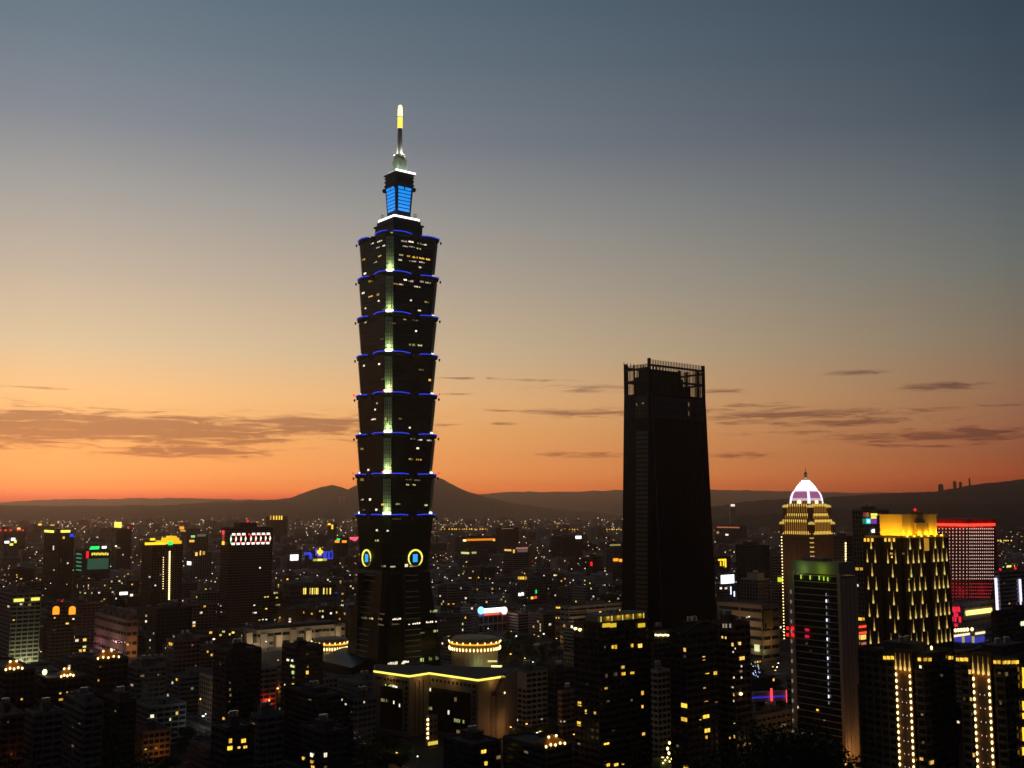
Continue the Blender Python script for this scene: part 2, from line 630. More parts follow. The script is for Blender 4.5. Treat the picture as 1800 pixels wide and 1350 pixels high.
    def beacon(s, u=0, v=0, z=None, k=1.0):
        return inst('beacon_lamp', BEACON, s.root, (u, v, z if z is not None else s.h + 1.1), (k, k, k))


def zat(py, Y): return at(CX, py, Y).z

# ------------------------------------------------------------------ ground, hills, mountains
def fbm(x, y, s, oct=4): return mnoise.fractal(Vector((x / s, y / s, 3.7)), 1.0, 2.0, oct)


groundm = mat('city_ground', (0.03, 0.028, 0.026), 0.9, nscale=0.01, vary=0.5)
asphalt = mat('asphalt', (0.05, 0.05, 0.052), 0.85, nscale=0.05)
pavem = mat('paving', (0.16, 0.15, 0.14), 0.9, nscale=0.2)
linem = mat('road_paint', (0.7, 0.7, 0.66), 0.7)
grassm = mat('lawn', (0.035, 0.06, 0.02), 0.95, nscale=0.08, vary=0.5)
forestm = mat('forest_slope', (0.03, 0.04, 0.022), 1.0, nscale=0.004, vary=0.6)
g = MB()
g.quad((-20500, 200, 0), (20500, 200, 0), (20500, 24300, 0), (-20500, 24300, 0))
tag(g.build('ground', groundm), kind='structure')


def ridge(name, pts, D, depth, amp, nx=520, ny=14, base=0.0):
    """A mountain range: crest read from the photograph at distance D, slopes running down on both sides."""
    m = MB()
    pts = sorted(pts)
    xs0, xs1 = at(pts[0][0], HOR, D).x, at(pts[-1][0], HOR, D).x
    crest = [(at(px, py, D).x, at(px, py, D).z) for px, py in pts]

    def cz(x):
        for (xa, za), (xb, zb) in zip(crest, crest[1:]):
            if x <= xb:
                t = (x - xa) / max(1e-6, xb - xa)
                return za + (zb - za) * t
        return crest[-1][1]
    rows = []
    for j in range(ny + 1):
        v = j / ny * 2 - 1
        row = []
        for i in range(nx + 1):
            x = xs0 + (xs1 - xs0) * i / nx
            k = max(0.0, 1 - abs(v)) ** .8
            z = base + (cz(x) - base) * k + amp * fbm(x, v * depth, depth * .35) * k * (1 if v != 0 else .35)
            z += D / F * (1.1 * fbm(x, v * depth, D * .012, 3) + .5 * fbm(x, v * depth + 99, D * .0035, 2)) * k
            row.append((x, D + v * depth, max(z, -1.0)))
        rows.append(row)
    n = nx + 1
    for r in rows: m.v += r
    for j in range(ny):
        for i in range(nx):
            a = j * n + i
            m.f.append((a, a + 1, a + 1 + n, a + n)); m.m.append(0)
    o = m.build(name, forestm)
    for p in o.data.polygons: p.use_smooth = True
    return tag(o, kind='structure')


ridge('far_range', [(-150, 888), (0, 884), (40, 880), (100, 877), (200, 877), (300, 875), (420, 878), (520, 879), (700, 880), (900, 864), (1000, 864), (1100, 861), (1180, 858), (1260, 861), (1400, 864), (1500, 866), (1640, 866), (1900, 862)], 22000, 1800, 20)
ridge('twin_peak_mountain', [(300, 888), (380, 882), (480, 879), (510, 875), (540, 863), (565, 855), (585, 852), (600, 855), (611, 860), (624, 855), (650, 848), (690, 843), (740, 838), (762, 836), (785, 846), (812, 860), (860, 875), (900, 884), (960, 892), (1020, 899), (1070, 903), (1100, 907)], 12500, 1900, 18)
ridge('low_hills', [(-200, 889), (0, 888), (120, 889), (250, 889), (330, 886), (420, 884), (480, 882), (560, 887), (660, 893), (800, 898), (1000, 905)], 11000, 900, 14)
ridge('wooded_hill', [(1180, 903), (1230, 893), (1290, 884), (1340, 879), (1400, 876), (1460, 873), (1520, 870), (1600, 866), (1650, 863), (1680, 858), (1700, 853), (1740, 850), (1770, 846), (1800, 843), (1900, 838), (2050, 850)], 8000, 1300, 16)
ridge('near_hill', [(1225, 916), (1270, 911), (1310, 905), (1370, 902), (1430, 897), (1480, 893), (1540, 888), (1600, 884), (1660, 884), (1720, 886), (1800, 885), (1950, 880)], 5600, 700, 14)

# the wooded slope the picture is taken from
m = MB()
nx, ny = 60, 24
for j in range(ny + 1):
    y = -60 + 460 * j / ny
    for i in range(nx + 1):
        x = -420 + 840 * i / nx
        z = 137 - .343 * max(0, y) if y > 0 else 137
        m.v.append((x, y, z + 2.0 * fbm(x, y, 40) * min(1, max(0, (400 - y) / 60))))
for j in range(ny):
    for i in range(nx):
        a = j * (nx + 1) + i
        m.f.append((a, a + 1, a + nx + 2, a + nx + 1)); m.m.append(0)
tag(m.build('hillside', grassm), kind='structure')


def hill_z(x, y): return 137 - .343 * max(0, y) if y < 400 else 0.0


# streets on the city grid: asphalt with pavements, kerbs and centre lines
def grid(gx, gy): return Vector((0, 950, 0)) + EX * gx + EY * gy


def road(name, a, b, w, label=None):
    p, q = Vector(a), Vector(b)
    L = (q - p).length
    rz = math.atan2(q.y - p.y, q.x - p.x)
    m = MB()
    m.quad((0, -w / 2, .004), (L, -w / 2, .004), (L, w / 2, .004), (0, w / 2, .004), 0)
    for s in (-1, 1):
        y0, y1 = sorted((s * w / 2, s * (w / 2 + 3)))
        m.box(0, L, y0, y1, -.2, .13, 1)
    k = 0
    while k < L - 4:
        m.quad((k, -.1, .009), (k + 3, -.1, .009), (k + 3, .1, .009), (k, .1, .009), 2)
        k += 9
    o = m.build(name, [asphalt, pavem, linem], None, (p.x, p.y, 0.002), rz)
    return tag(o, kind='structure')


# ------------------------------------------------------------------ haze over the whole basin
hz = MB().box(-21000, 21000, -400, BOX_FAR, -6, BOX_TOP).build('haze', [])
hm = bpy.data.materials.new('haze_air')
hm.use_nodes = True
t = hm.node_tree
t.nodes.clear()
o = t.nodes.new('ShaderNodeOutputMaterial')
pv = t.nodes.new('ShaderNodeVolumePrincipled')
pv.inputs['Color'].default_value = (1.0, 0.9, 0.84, 1)
pv.inputs['Density'].default_value = DENS
pv.inputs['Anisotropy'].default_value = 0.88
t.links.new(pv.outputs[0], o.inputs['Volume'])
hz.data.materials.append(hm)
tag(hz, kind='stuff')

# ------------------------------------------------------------------ the tiered skyscraper
TY = 950.0
TCX = 697.5


def half(px_w, py, Y=TY):
    """Half side of a square turned like the tower whose outline is px_w photo pixels wide."""
    p = at(CX, py, Y)
    dep = p.y * CT + (p.z - HC) * ST
    return px_w * dep / F / (math.cos(PHI) + math.sin(PHI)) / 2


tc = at(697, 700, TY)
tcx = tc.x
tower = empty('tiered_skyscraper', (tcx, TY, 0), PHI, 'tall dark pagoda-like skyscraper of flared tiers with blue edge lights and gold spire', 'skyscraper')
TM = Matrix.Translation((tcx, TY, 0)) @ Matrix.Rotation(PHI, 4, 'Z')
TMI = TM.inverted()
ZT = [zat(p, TY) for p in (906, 836, 767, 698, 629, 562, 493, 425)]


NOTCH = 5.6


def halfn(px_w, py): return half(px_w, py) + NOTCH * math.sin(PHI) / (math.cos(PHI) + math.sin(PHI))


def notched(s, n):
    """Square plan with a square bite out of every corner."""
    return [(-s + n, -s), (s - n, -s), (s - n, -s + n), (s, -s + n), (s, s - n), (s - n, s - n), (s - n, s), (-s + n, s), (-s + n, s - n), (-s, s - n), (-s, -s + n), (-s + n, -s + n)]


prof = [(0, halfn(171, 1172)), (zat(1165, TY), halfn(168, 1165)), (zat(1080, TY), halfn(146, 1080)), (zat(1000, TY), halfn(120, 1000))]


def seg_s(z):
    """Half side of the body at height z (for fixing lights and windows on its skin)."""
    if z < prof[-1][0]:
        for (za, sa), (zb, sb) in zip(prof, prof[1:]):
            if z <= zb: return sa + (sb - sa) * (z - za) / (zb - za)
    lo = prof[-1][0]
    bot, top = halfn(117, 985), halfn(134, 906)
    for k, zt in enumerate(ZT):
        if z <= zt:
            return bot + (top - bot) * (z - lo) / (zt - lo)
        lo = zt
        bot, top = halfn(123, (836, 767, 698, 629, 562, 493, 425, 425)[k]), halfn(136, (836, 767, 698, 629, 562, 493, 425, 425)[k])
    return top


def ring(s, n, z): return [(x, y, z) for x, y in notched(s, n)]


def ribbed(m, z0, z1, f, n=8, notch=NOTCH):
    """Glass skin between two heights with a thin projecting rail at each floor."""
    for k in range(n):
        za, zb = z0 + (z1 - z0) * k / n, z0 + (z1 - z0) * (k + 1) / n
        zm = za + (zb - za) * .24
        m.loft([ring(f(za) + .22, notch + .1, za), ring(f(zm) + .22, notch + .1, zm)], 1)
        m.loft([ring(f(zm), notch, zm), ring(f(zb), notch, zb)], 0)


rail = mat('tower_spandrel', (0.015, 0.019, 0.017), 0.5, spec=0.2, vary=0.4)
podm = mat('tower_granite', (0.035, 0.04, 0.036), 0.5, spec=0.25, vary=0.3)
m = MB()
ribbed(m, 0, prof[-1][0], seg_s, 24)
m.build('base_pyramid', [greenglass, rail], tower)
# pale louvre ledges in the middle of each base face
for q in range(4):
    m = MB()
    for k in range(22):
        z = 8 + k * 4.6
        if z > prof[-1][0] - 4 or k in (7, 14): continue
        s = seg_s(z)
        m.box(-8.5, 8.5, -s - .9, -s + .3, z, z + .5, 0)
    m.box(-9.3, -8.7, -seg_s(10) - .2, -seg_s(100) + .4, 4, prof[-1][0] - 3, 1)
    m.build('louvre_panel', [mat('louvre', (0.6, 0.58, 0.48), 0.5), podm], tower, rz=q * math.pi / 2)
LO = [prof[-1][0]] + ZT[:-1]
for k, (z0, z1) in enumerate(zip(LO, ZT)):
    m = MB()
    eps = .02
    ribbed(m, z0 + eps, z1 - 1.2, lambda z: seg_s(max(z, z0 + .05)), 8)
    st = seg_s(z1 - .1)
    m.loft([ring(st + .2, NOTCH - .6, z1 - 1.2), ring(st + .5, NOTCH - .6, z1)], 1)
    m.build('tier', [greenglass, rail], tower)
stripglass = mat('lit_corner_glass', (0.48, 0.56, 0.38), 0.35, vary=0.35, nscale=0.6)
for k, (z0, z1) in enumerate(zip(LO, ZT)):
    st = seg_s(z1 - .1)
    for q in range(4):
        # a bulging eave at each end of every face, edged by a blue lamp strip
        for u0, u1 in ((-.86, -.16), (.2, .93)):
            m = MB(); pts = []
            n = 12
            for j in range(n + 1):
                u = (u0 + (u1 - u0) * j / n) * st
                bul = math.sin(math.pi * (j + .6) / (n + 1.2))
                pts.append((u, -st - .6 - 1.9 * bul, z1 + .2 + .6 * bul))
            lo_ = [(x, y + .7, z - 2.2) for x, y, z in pts]
            for j in range(n):
                m.quad(lo_[j], lo_[j + 1], pts[j + 1], pts[j], 0)
                m.quad(pts[j], pts[j + 1], (pts[j + 1][0], -st + 1, z1 + .1), (pts[j][0], -st + 1, z1 + .1), 0)
                m.quad(lo_[j + 1], lo_[j], (pts[j][0], -st + .6, z1 - 2.6), (pts[j + 1][0], -st + .6, z1 - 2.6), 0)
            e = m.build('eave', [podm], tower, rz=q * math.pi / 2)
            MB().tube([(x, y - .25, z + .35) for x, y, z in pts], .46, 5).build('blue_light_strip', S_blue, e)
        # ornaments: scrolls at the corners and a knot at the middle of the face
        for sx in (-1, 1):
            m = MB()
            m.lathe([(.2, z1 - 4.2), (.7, z1 - 3.4), (.9, z1 - 2.4), (.7, z1 - 1.6)], 8, 0, (sx * (st + .1), -st - .1))
            m.ball((sx * (st + .3), -st - .1, z1 - 2.5), .8, 0, 6)
            m.build('corner_scroll', podm, tower, rz=q * math.pi / 2)
        m = MB()
        for (x, z, r) in ((0, z1 - 1.0, 1.7), (-1.6, z1 - 2.2, 1.3), (1.6, z1 - 2.2, 1.3), (0, z1 - 4, .9)):
            m.tube([(x, -st - .9, z), (x, -st - .3, z)], r, 10)
        m.build('face_ornament', podm, tower, rz=q * math.pi / 2)
    if k == 0: continue
    # the lit glazed corner slot above the eave of the tier below
    for q in (0, 1, 3):
        m = MB()
        n = 9
        for j in range(n):
            za = z0 + 1.5 + (z1 - z0 - 5) * j / n
            zb = z0 + 1.5 + (z1 - z0 - 5) * (j + 1) / n
            sa, sb = seg_s(za), seg_s(zb)
            for half_ in (0, 1):
                for c in range(2):
                    ta, tb = c / 2 + .04, (c + 1) / 2 - .04
                    def pt(s, t_, z):
                        w = NOTCH - .7
                        # a shallow glazed bay across the bite
                        a_, b_ = (-s + NOTCH - .2, -s + .4), (-s + 1.6, -s + 1.6)
                        x = a_[0] + (b_[0] - a_[0]) * t_; y = a_[1] + (b_[1] - a_[1]) * t_
                        return (x, y, z) if half_ == 0 else (y, x, z)
                    zb_ = zb - .28
                    m.quad(pt(sa, ta, za), pt(sa, tb, za), pt(sb, tb, zb_), pt(sb, ta, zb_), 0)
        m.build('corner_glazing', [stripglass], tower, rz=q * math.pi / 2)
        s0 = seg_s(z0 + 1)
        m = MB()
        m.loft([[(-s0 + 4.6, -s0 - .6, z0 + 1.0), (-s0 - .6, -s0 + 4.6, z0 + 1.0), (-s0 + 1, -s0 + 1, z0 + 1.0)], [(-s0 + 4.8, -s0 - .4, z0 + 3.2), (-s0 - .4, -s0 + 4.8, z0 + 3.2), (-s0 + 1.2, -s0 + 1.2, z0 + 3.2)]], 0)
        m.build('corner_lamp', lamp('corner_flood', (250, 255, 190), 2.2), tower, rz=q * math.pi / 2)
        if q == 0:
            point_light((-s0 - 1.0, -s0 - 1.0, z0 + 4.2), (232, 255, 180), 2900 if k != 6 else 1900, .5, tower)
# red aircraft lamps on two of the eaves
for k in (1, 3):
    st = seg_s(ZT[k] - .1)
    for (x, y) in ((-st - .6, st + .6), (st + .6, -st - .6), (-st - .2, -st - .2 + 5), (-st + 5, -st - .2)):
        inst('beacon_lamp', BEACON, tower, (x, y, ZT[k] + .8), (.75, .75, .8))


def tower_on(px, py):
    """Where the line of sight through a photo pixel meets the near faces of the tower."""
    o = TMI @ Vector((0, 0, HC))
    dd = TMI.to_3x3() @ ray(px, py)
    z = zat(py, TY - 20)
    for _ in range(6):
        s = seg_s(z)
        tr = (-s - o.y) / dd.y; pr = o + dd * tr
        tl = (-s - o.x) / dd.x; pl = o + dd * tl
        if pr.x >= -s: p, f = pr, 'R'
        else: p, f = pl, 'L'
        z = p.z
    return p, f


def tower_win(px, py, w, h, kind, broken=True):
    p, f = tower_on(px, py)
    k = 1.28 if f == 'R' else 1.6
    mpp = (p.length and 1) * ((TM @ p).y) / F
    ww = w * mpp * k
    loc = (p.x, p.y - .3, p.z) if f == 'R' else (p.x - .3, p.y, p.z)
    inst('lit_window_row', WIN3[kind] if w > 5 else WIN[kind], tower, loc, (ww, 1, h * mpp), 0 if f == 'R' else -math.pi / 2)


for it in ((690, 409, 8, 3, 'white'), (710, 424, 10, 3.4, 'white'), (722, 425, 9, 3.6, 'white'), (737, 428, 7, 4, 'green'), (746, 430, 7, 3, 'white'), (668, 424, 10, 3, 'white'), (655, 428, 6, 2.6, 'white'),
           (712, 433, 9, 2.4, 'white'), (724, 434, 10, 2.4, 'white'), (736, 437, 7, 3, 'green'), (665, 435, 8, 2.4, 'white'), (675, 432, 5, 2.4, 'white'),
           (704, 448, 8, 3.4, 'green'), (717, 450, 6, 3.2, 'gold'), (728, 452, 11, 4, 'gold'), (741, 454, 9, 3.6, 'gold'), (752, 456, 7, 3.6, 'gold'), (668, 450, 7, 3, 'warm'), (640, 456, 6, 4, 'gold'),
           (725, 459, 12, 3.2, 'white'), (741, 461, 9, 3, 'white'), (703, 457, 6, 3, 'white'), (660, 461, 8, 2, 'white'), (642, 481, 5, 3.4, 'white'), (738, 470, 4, 3, 'white'),
           (652, 494, 8, 4.6, 'gold'), (712, 492, 5, 3, 'white'), (722, 494, 8, 4, 'white'), (741, 495, 6, 3.4, 'white'), (752, 497, 9, 3, 'white'), (696, 499, 10, 2.6, 'warm'), (733, 504, 10, 3, 'white'), (705, 500, 6, 2.6, 'white'),
           (639, 515, 6, 4, 'white'), (652, 521, 10, 2.8, 'warm'), (665, 518, 5, 4, 'warm'), (666, 529, 3, 3, 'white'), (750, 531, 8, 3.6, 'warm'), (722, 528, 3, 3, 'white'), (675, 544, 6, 2.6, 'dim'), (737, 546, 5, 2.6, 'white'), (643, 542, 3, 3, 'white'),
           (714, 562, 10, 2.4, 'warm'), (730, 563, 9, 2.2, 'dim'), (690, 568, 10, 2.6, 'dim'), (643, 567, 4, 2.4, 'white'), (731, 582, 3, 3, 'white'), (724, 606, 10, 4.4, 'green'), (737, 607, 9, 3, 'green'), (672, 596, 7, 2.4, 'dim'),
           (667, 640, 4, 3, 'white'), (640, 643, 3, 3.4, 'white'), (674, 666, 7, 3, 'green'), (740, 650, 8, 2.4, 'dim'), (755, 668, 4, 4, 'warm'), (663, 709, 3, 3.4, 'white'), (660, 720, 3, 3, 'white'),
           (657, 737, 10, 3, 'white'), (680, 736, 6, 2.6, 'warm'), (703, 736, 5, 2.6, 'dim'), (720, 752, 3, 3.2, 'white'), (725, 771, 7, 3, 'white'), (738, 773, 7, 2.8, 'white'), (754, 774, 7, 3, 'white'), (734, 788, 4, 3, 'white'),
           (637, 789, 6, 4, 'gold'), (722, 807, 7, 3.6, 'warm'), (736, 808, 9, 3, 'warm'), (648, 826, 4, 3.4, 'white'), (718, 843, 10, 2.4, 'dim'), (733, 844, 10, 2.4, 'dim'), (722, 852, 16, 3, 'green'),
           (637, 843, 6, 5, 'gold'), (637, 878, 6, 3.6, 'white'), (651, 878, 4, 3.6, 'white'), (673, 887, 5, 3.4, 'warm'), (700, 886, 8, 3.6, 'green'), (748, 888, 6, 3.4, 'green'), (662, 896, 4, 3.4, 'white'), (640, 896, 6, 3, 'dim'),
           (697, 912, 14, 3, 'dim'), (663, 932, 4, 3.4, 'white'), (663, 950, 8, 4, 'green'), (681, 933, 3, 2.6, 'white'),
           (675, 995, 9, 3.6, 'green'), (690, 996, 8, 3, 'white'), (714, 994, 5, 5, 'white'), (724, 995, 8, 3.4, 'white'),
           (641, 1086, 10, 4, 'green'), (653, 1087, 8, 3.4, 'green'), (669, 1088, 8, 3.6, 'dim'), (697, 1088, 14, 3.4, 'white'), (670, 1098, 12, 3, 'dim'), (695, 1097, 12, 2.6, 'dim'), (728, 1096, 20, 3.4, 'white'), (758, 1093, 18, 3.4, 'white'), (762, 1074, 12, 5, 'green'), (766, 1109, 8, 4.6, 'green'), (742, 1112, 7, 3, 'dim'), (672, 1079, 10, 2.4, 'dim'),
           (690, 1166, 16, 6, 'white'), (712, 1164, 12, 6, 'white'), (742, 1160, 7, 8, 'green'), (762, 1157, 16, 7, 'green'), (636, 1021, 12, 2.6, 'dim')):
    tower_win(*it)

# gold coin discs with a blue screen, one on each near face
for (px, py) in ((646, 981), (729, 981)):
    p, f = tower_on(px, py)
    rz = 0 if f == 'R' else -math.pi / 2
    loc = (p.x, p.y - .6, p.z) if f == 'R' else (p.x - .6, p.y, p.z)
    disc = empty('coin_disc', loc, rz); disc.parent = tower
    RR = 7.1
    MB().tube([(0, 1.5, 0), (0, -.1, 0)], RR, 28).build('disc_plate', blackm, disc)
    m = MB()
    pts = [(RR * math.cos(R(a)), -.5, RR * math.sin(R(a))) for a in range(-60 if f == 'R' else -20, 231 if f == 'R' else 271, 10)]
    m.tube(pts, [.3 + .5 * math.sin(math.pi * k / (len(pts) - 1)) ** .5 for k in range(len(pts))], 6)
    m.build('ring_light', S_lem, disc)
    m = MB()
    m.tube([(RR * math.cos(R(a)), -.3, RR * math.sin(R(a))) for a in range(0, 361, 12)], .4, 6)
    m.build('ring_rim', lamp('dim_gold_rim', (150, 140, 60), .5), disc)
    m = MB().box(-2.3, 2.3, -.6, 0, -3.4, 3.4)
    m.build('blue_screen', lamp('pale_blue_screen', (50, 176, 255), 1.0), disc)
    for a in range(4):
        pass

# crown
def sq(m, px_w, py0, py1, w2=None, mi=0):
    s0, s1 = half(px_w, py0), half(w2 or px_w, py1)
    z0, z1 = zat(py0, TY), zat(py1, TY)
    m.loft([[(-s0, -s0, z0), (s0, -s0, z0), (s0, s0, z0), (-s0, s0, z0)], [(-s1, -s1, z1), (s1, -s1, z1), (s1, s1, z1), (-s1, s1, z1)]], mi)
    return s1, z1


m = MB()
sq(m, 84, 425, 401); sq(m, 90, 401, 398.5); sq(m, 78, 398.5, 392); sq(m, 70, 392, 389.5)
for q in range(4):
    ang = q * math.pi / 2
    s = half(84, 412); z = zat(425, TY)
    m.ball((s * 1.03 * math.cos(ang), s * 1.03 * math.sin(ang), z + 2), 5.4, 0, 14, 1.15)
m.build('crown_base', podm, tower)
s, z = half(70, 389.5), zat(389.5, TY)
for q in range(4):
    MB().box(-s - .3, s + .3, -s - .9, -s + .2, z - .1, z + 1.5).build('white_light_strip', S_white, tower, rz=q * math.pi / 2)
    m = MB()
    for x in (s - 2.2, s - 3.4, s - 1.0):
        for y in (-s + 1.4, -s + 3.2): m.tube([(x, y, z), (x, y, z + 6.5)], .14, 4)
    for dz in (2, 4.2, 6.4):
        m.box(s - 3.5, s - .9, -s + 1.3, -s + 1.5, z + dz, z + dz + .2); m.box(s - 3.5, s - .9, -s + 3.1, -s + 3.3, z + dz, z + dz + .2)
    m.build('service_cage', steel, tower, rz=q * math.pi / 2)
m = MB()
sq(m, 42, 389.5, 376.5, 42); sq(m, 42, 376.5, 330, 50)
m.build('crown_shaft', mat('navy_cladding', (0.01, 0.014, 0.06), 0.35, spec=0.4), tower)
for q in range(4):
    for r_ in range(7):
        y0 = 374.5 - r_ * 6.15
        y1 = y0 - 4.35
        f = lambda py: half(42 + 8 * (376.5 - py) / 46.5, py)
        z0, z1, s0, s1 = zat(y0, TY), zat(y1, TY), f(y0), f(y1)
        spans = ((-.74, .76),) if r_ < 6 else ((-.74, -.12), (.05, .76))
        for a_, b_ in spans:
            m = MB()
            m.loft([[(a_ * s0, -s0 - .45, z0), (b_ * s0, -s0 - .45, z0), (b_ * s0, -s0 + .1, z0), (a_ * s0, -s0 + .1, z0)], [(a_ * s1, -s1 - .45, z1), (b_ * s1, -s1 - .45, z1), (b_ * s1, -s1 + .1, z1), (a_ * s1, -s1 + .1, z1)]])
            m.build('screen_panel', S_sky, tower, rz=q * math.pi / 2)
m = MB()
sq(m, 50, 330, 327, 56); sq(m, 50, 327, 322); sq(m, 52, 322, 319.5, 54); sq(m, 49, 319.5, 316); sq(m, 52, 316, 314, 54); sq(m, 50, 314, 310.5); sq(m, 56, 310.5, 308.4)
for q in range(4):
    ang = q * math.pi / 2 + math.pi / 4
    s = half(56, 333) * 1.32; z = zat(335, TY)
    m.ball((s * math.cos(ang), s * math.sin(ang), z), 2.2, 0, 8)
m.build('crown_cornice', podm, tower)
s, z = half(56, 308.4), zat(308.4, TY)
MB().box(-s - .3, s + .3, -s - .7, -s + .2, z, z + 1.7).build('white_light_strip', S_white, tower)
MB().box(-s * .2, s + .3, -s - .7, -s + .2, z, z + 1.0).build('white_light_strip', lamp('dim_white_strip', (210, 215, 200), .6), tower, rz=-math.pi / 2)
lanternm = mat('pale_metal_lantern', (0.55, 0.60, 0.52), 0.45, 0.2)
m = MB()
sq(m, 27, 308.4, 304); sq(m, 25, 304, 281)
s = half(25, 295)
for q in range(4):
    c, d_ = math.cos(q * math.pi / 2), math.sin(q * math.pi / 2)
    for j in range(6):
        u = -s + .5 + (2 * s - 1) * j / 5
        x, y = (u * c + s * d_, u * d_ - s * c)
        m.box(x - .35, x + .35, y - .35, y + .35, zat(304, TY), zat(282, TY))
sq(m, 21, 281, 278); sq(m, 20, 278, 276)
m.build('crown_lantern', lanternm, tower)
m = MB()
z = zat(275, TY)
for j in range(8):
    a_ = j * math.pi / 4 + .3
    r_ = half(19, 275) * 1.15
    m.ball((r_ * math.cos(a_), r_ * math.sin(a_), z), 1.9, 0, 8, .8)
m.lathe([(3.2, z - 2), (4.2, z), (2.6, z + 2.0)], 12)
m.build('petal_collar', lanternm, tower)
MB().lathe([(2.7, z + 1.2), (2.6, zat(262, TY)), (2.35, zat(245, TY)), (2.0, zat(226, TY))], 14).build('spire_shaft', mat('spire_steel', (0.55, 0.55, 0.52), 0.45, 0.4), tower)
MB().lathe([(1.9, zat(226, TY)), (2.25, zat(225, TY)), (2.3, zat(206.4, TY)), (2.0, zat(206, TY))], 12).build('spire_lamp', lamp('spire_gold', (255, 200, 70), 2.0), tower)
MB().lathe([(2.0, zat(206, TY)), (2.0, zat(204.6, TY))], 12).build('spire_collar', steel, tower)
MB().lathe([(2.0, zat(204.6, TY)), (2.25, zat(204, TY)), (2.2, zat(192, TY)), (1.6, zat(186, TY)), (.3, zat(184.5, TY))], 12).build('spire_lamp', lamp('spire_white', (255, 232, 150), 2.6), tower)
zl = zat(306.5, TY)
for (x, y) in ((7.5, -9), (-9, 7.5), (-8.5, -8.5)):
    point_light((x, y, zl + 1.5), (232, 255, 215), 2200, .5, tower)
for (x, y) in ((2, -6), (-6, 2)):
    point_light((x, y, z + 3), (255, 250, 225), 2600, .4, tower)

# ------------------------------------------------------------------ the dark tapering office tower with a finned crown
def shaft_xy(px, py, Y): p = at(px, py, Y); return p


K = Bld('finned_crown_tower', 'tall black tapering office tower with an open crown of thin vertical fins', 'skyscraper', 1097, 1240, 690, 905, pxc=1142, yb=1085, lm='finned black tower')
BLK = mat('tower_black', (0.006, 0.006, 0.007), 0.45, spec=0.12, vary=0.4)
a0, b0, h0 = K.a, K.b, K.h
gr = .00054 * (1 / 1.0)
ka = 1.17; kb = 1.12                                  # the foot is wider than the top


def plan(z, out=0.0, ch=None):
    t = 1 - z / h0
    a, b = a0 * (1 + (ka - 1) * t) + out, b0 * (1 + (kb - 1) * t) + out
    c = 2.0 + 15.0 * t if ch is None else ch            # the folded corner opens towards the ground
    sh = (a - a0) * .4
    return [(-a + sh * .2 + c, -b, z), (a + sh, -b, z), (a + sh, b, z), (-a, b, z), (-a, -b + c * .35, z)]


m = MB()
nfl = 60
for k in range(nfl):
    za, zb = h0 * k / nfl, h0 * (k + 1) / nfl
    m.loft([plan(za), plan(zb - .5)], 0)
    m.loft([plan(zb - .5, .10), plan(zb, .10)], 1)
m.build('tower_body', [BLK, mat('tower_black_rail', (0.009, 0.009, 0.010), 0.5, spec=.15)], K.root)
foldm = mat('fold_line', (0.16, 0.17, 0.18), 0.4, 0.5)
pts = [Vector(plan(h0 * k / 20)[0]) + Vector((0, -.15, 0)) for k in range(21)]
MB().tube(pts, .35, 5).build('fold_rib', foldm, K.root)
m = MB()
for k in range(1, 22):
    t_ = k / 22
    def on_r(z): q0, q1 = Vector(plan(z)[0]), Vector(plan(z)[1]); return q0 + (q1 - q0) * t_ + Vector((0, -.1, 0))
    m.tube([on_r(h0 * q / 6) for q in range(7)], .13, 4)
m.build('facade_rib', mat('rib_metal', (0.03, 0.03, 0.032), .5, spec=.3), K.root)
# the paler bay of the left face: storey panels between dark slots
bay = mat('stair_bay_glass', (0.075, 0.070, 0.066), 0.4, spec=.4)
for k in range(3, nfl - 8):
    za, zb = h0 * k / nfl, h0 * (k + 1) / nfl - 1.2
    def xl(z): return plan(z)[3][0]
    y0, y1 = -b0 * .88, b0 * .02
    m = MB()
    m.loft([[(xl(za) - .3, y0, za), (xl(za) + .5, y0, za), (xl(za) + .5, y1, za), (xl(za) - .3, y1, za)], [(xl(zb) - .3, y0, zb), (xl(zb) + .5, y0, zb), (xl(zb) + .5, y1, zb), (xl(zb) - .3, y1, zb)]])
    m.build('storey_panel', bay, K.root)
zt = lambda py: at(1142, py, 905).z
z97, z58, z40, z32, z35 = zt(697), zt(660), zt(641), zt(631), zt(634)
m = MB()
m.box(-a0 + 1.6, a0 * .22, -b0 + 1.6, b0 * .2, h0, z58, 0)
m.box(-a0 + 3, a0 * .12, -b0 + 3, b0 * .05, z58, zt(647), 0)
m.box(a0 * .22, a0 * .5, -b0 + 1.6, b0 * .2, h0, zt(674), 0)
for j in range(16):
    u = -a0 + 2 + (a0 * 1.15) * j / 15
    m.box(u, u + .25, -b0 + 1.25, -b0 + 1.6, h0, z58 - .2, 1)
m.build('plant_storey', [blackm, steel], K.root)
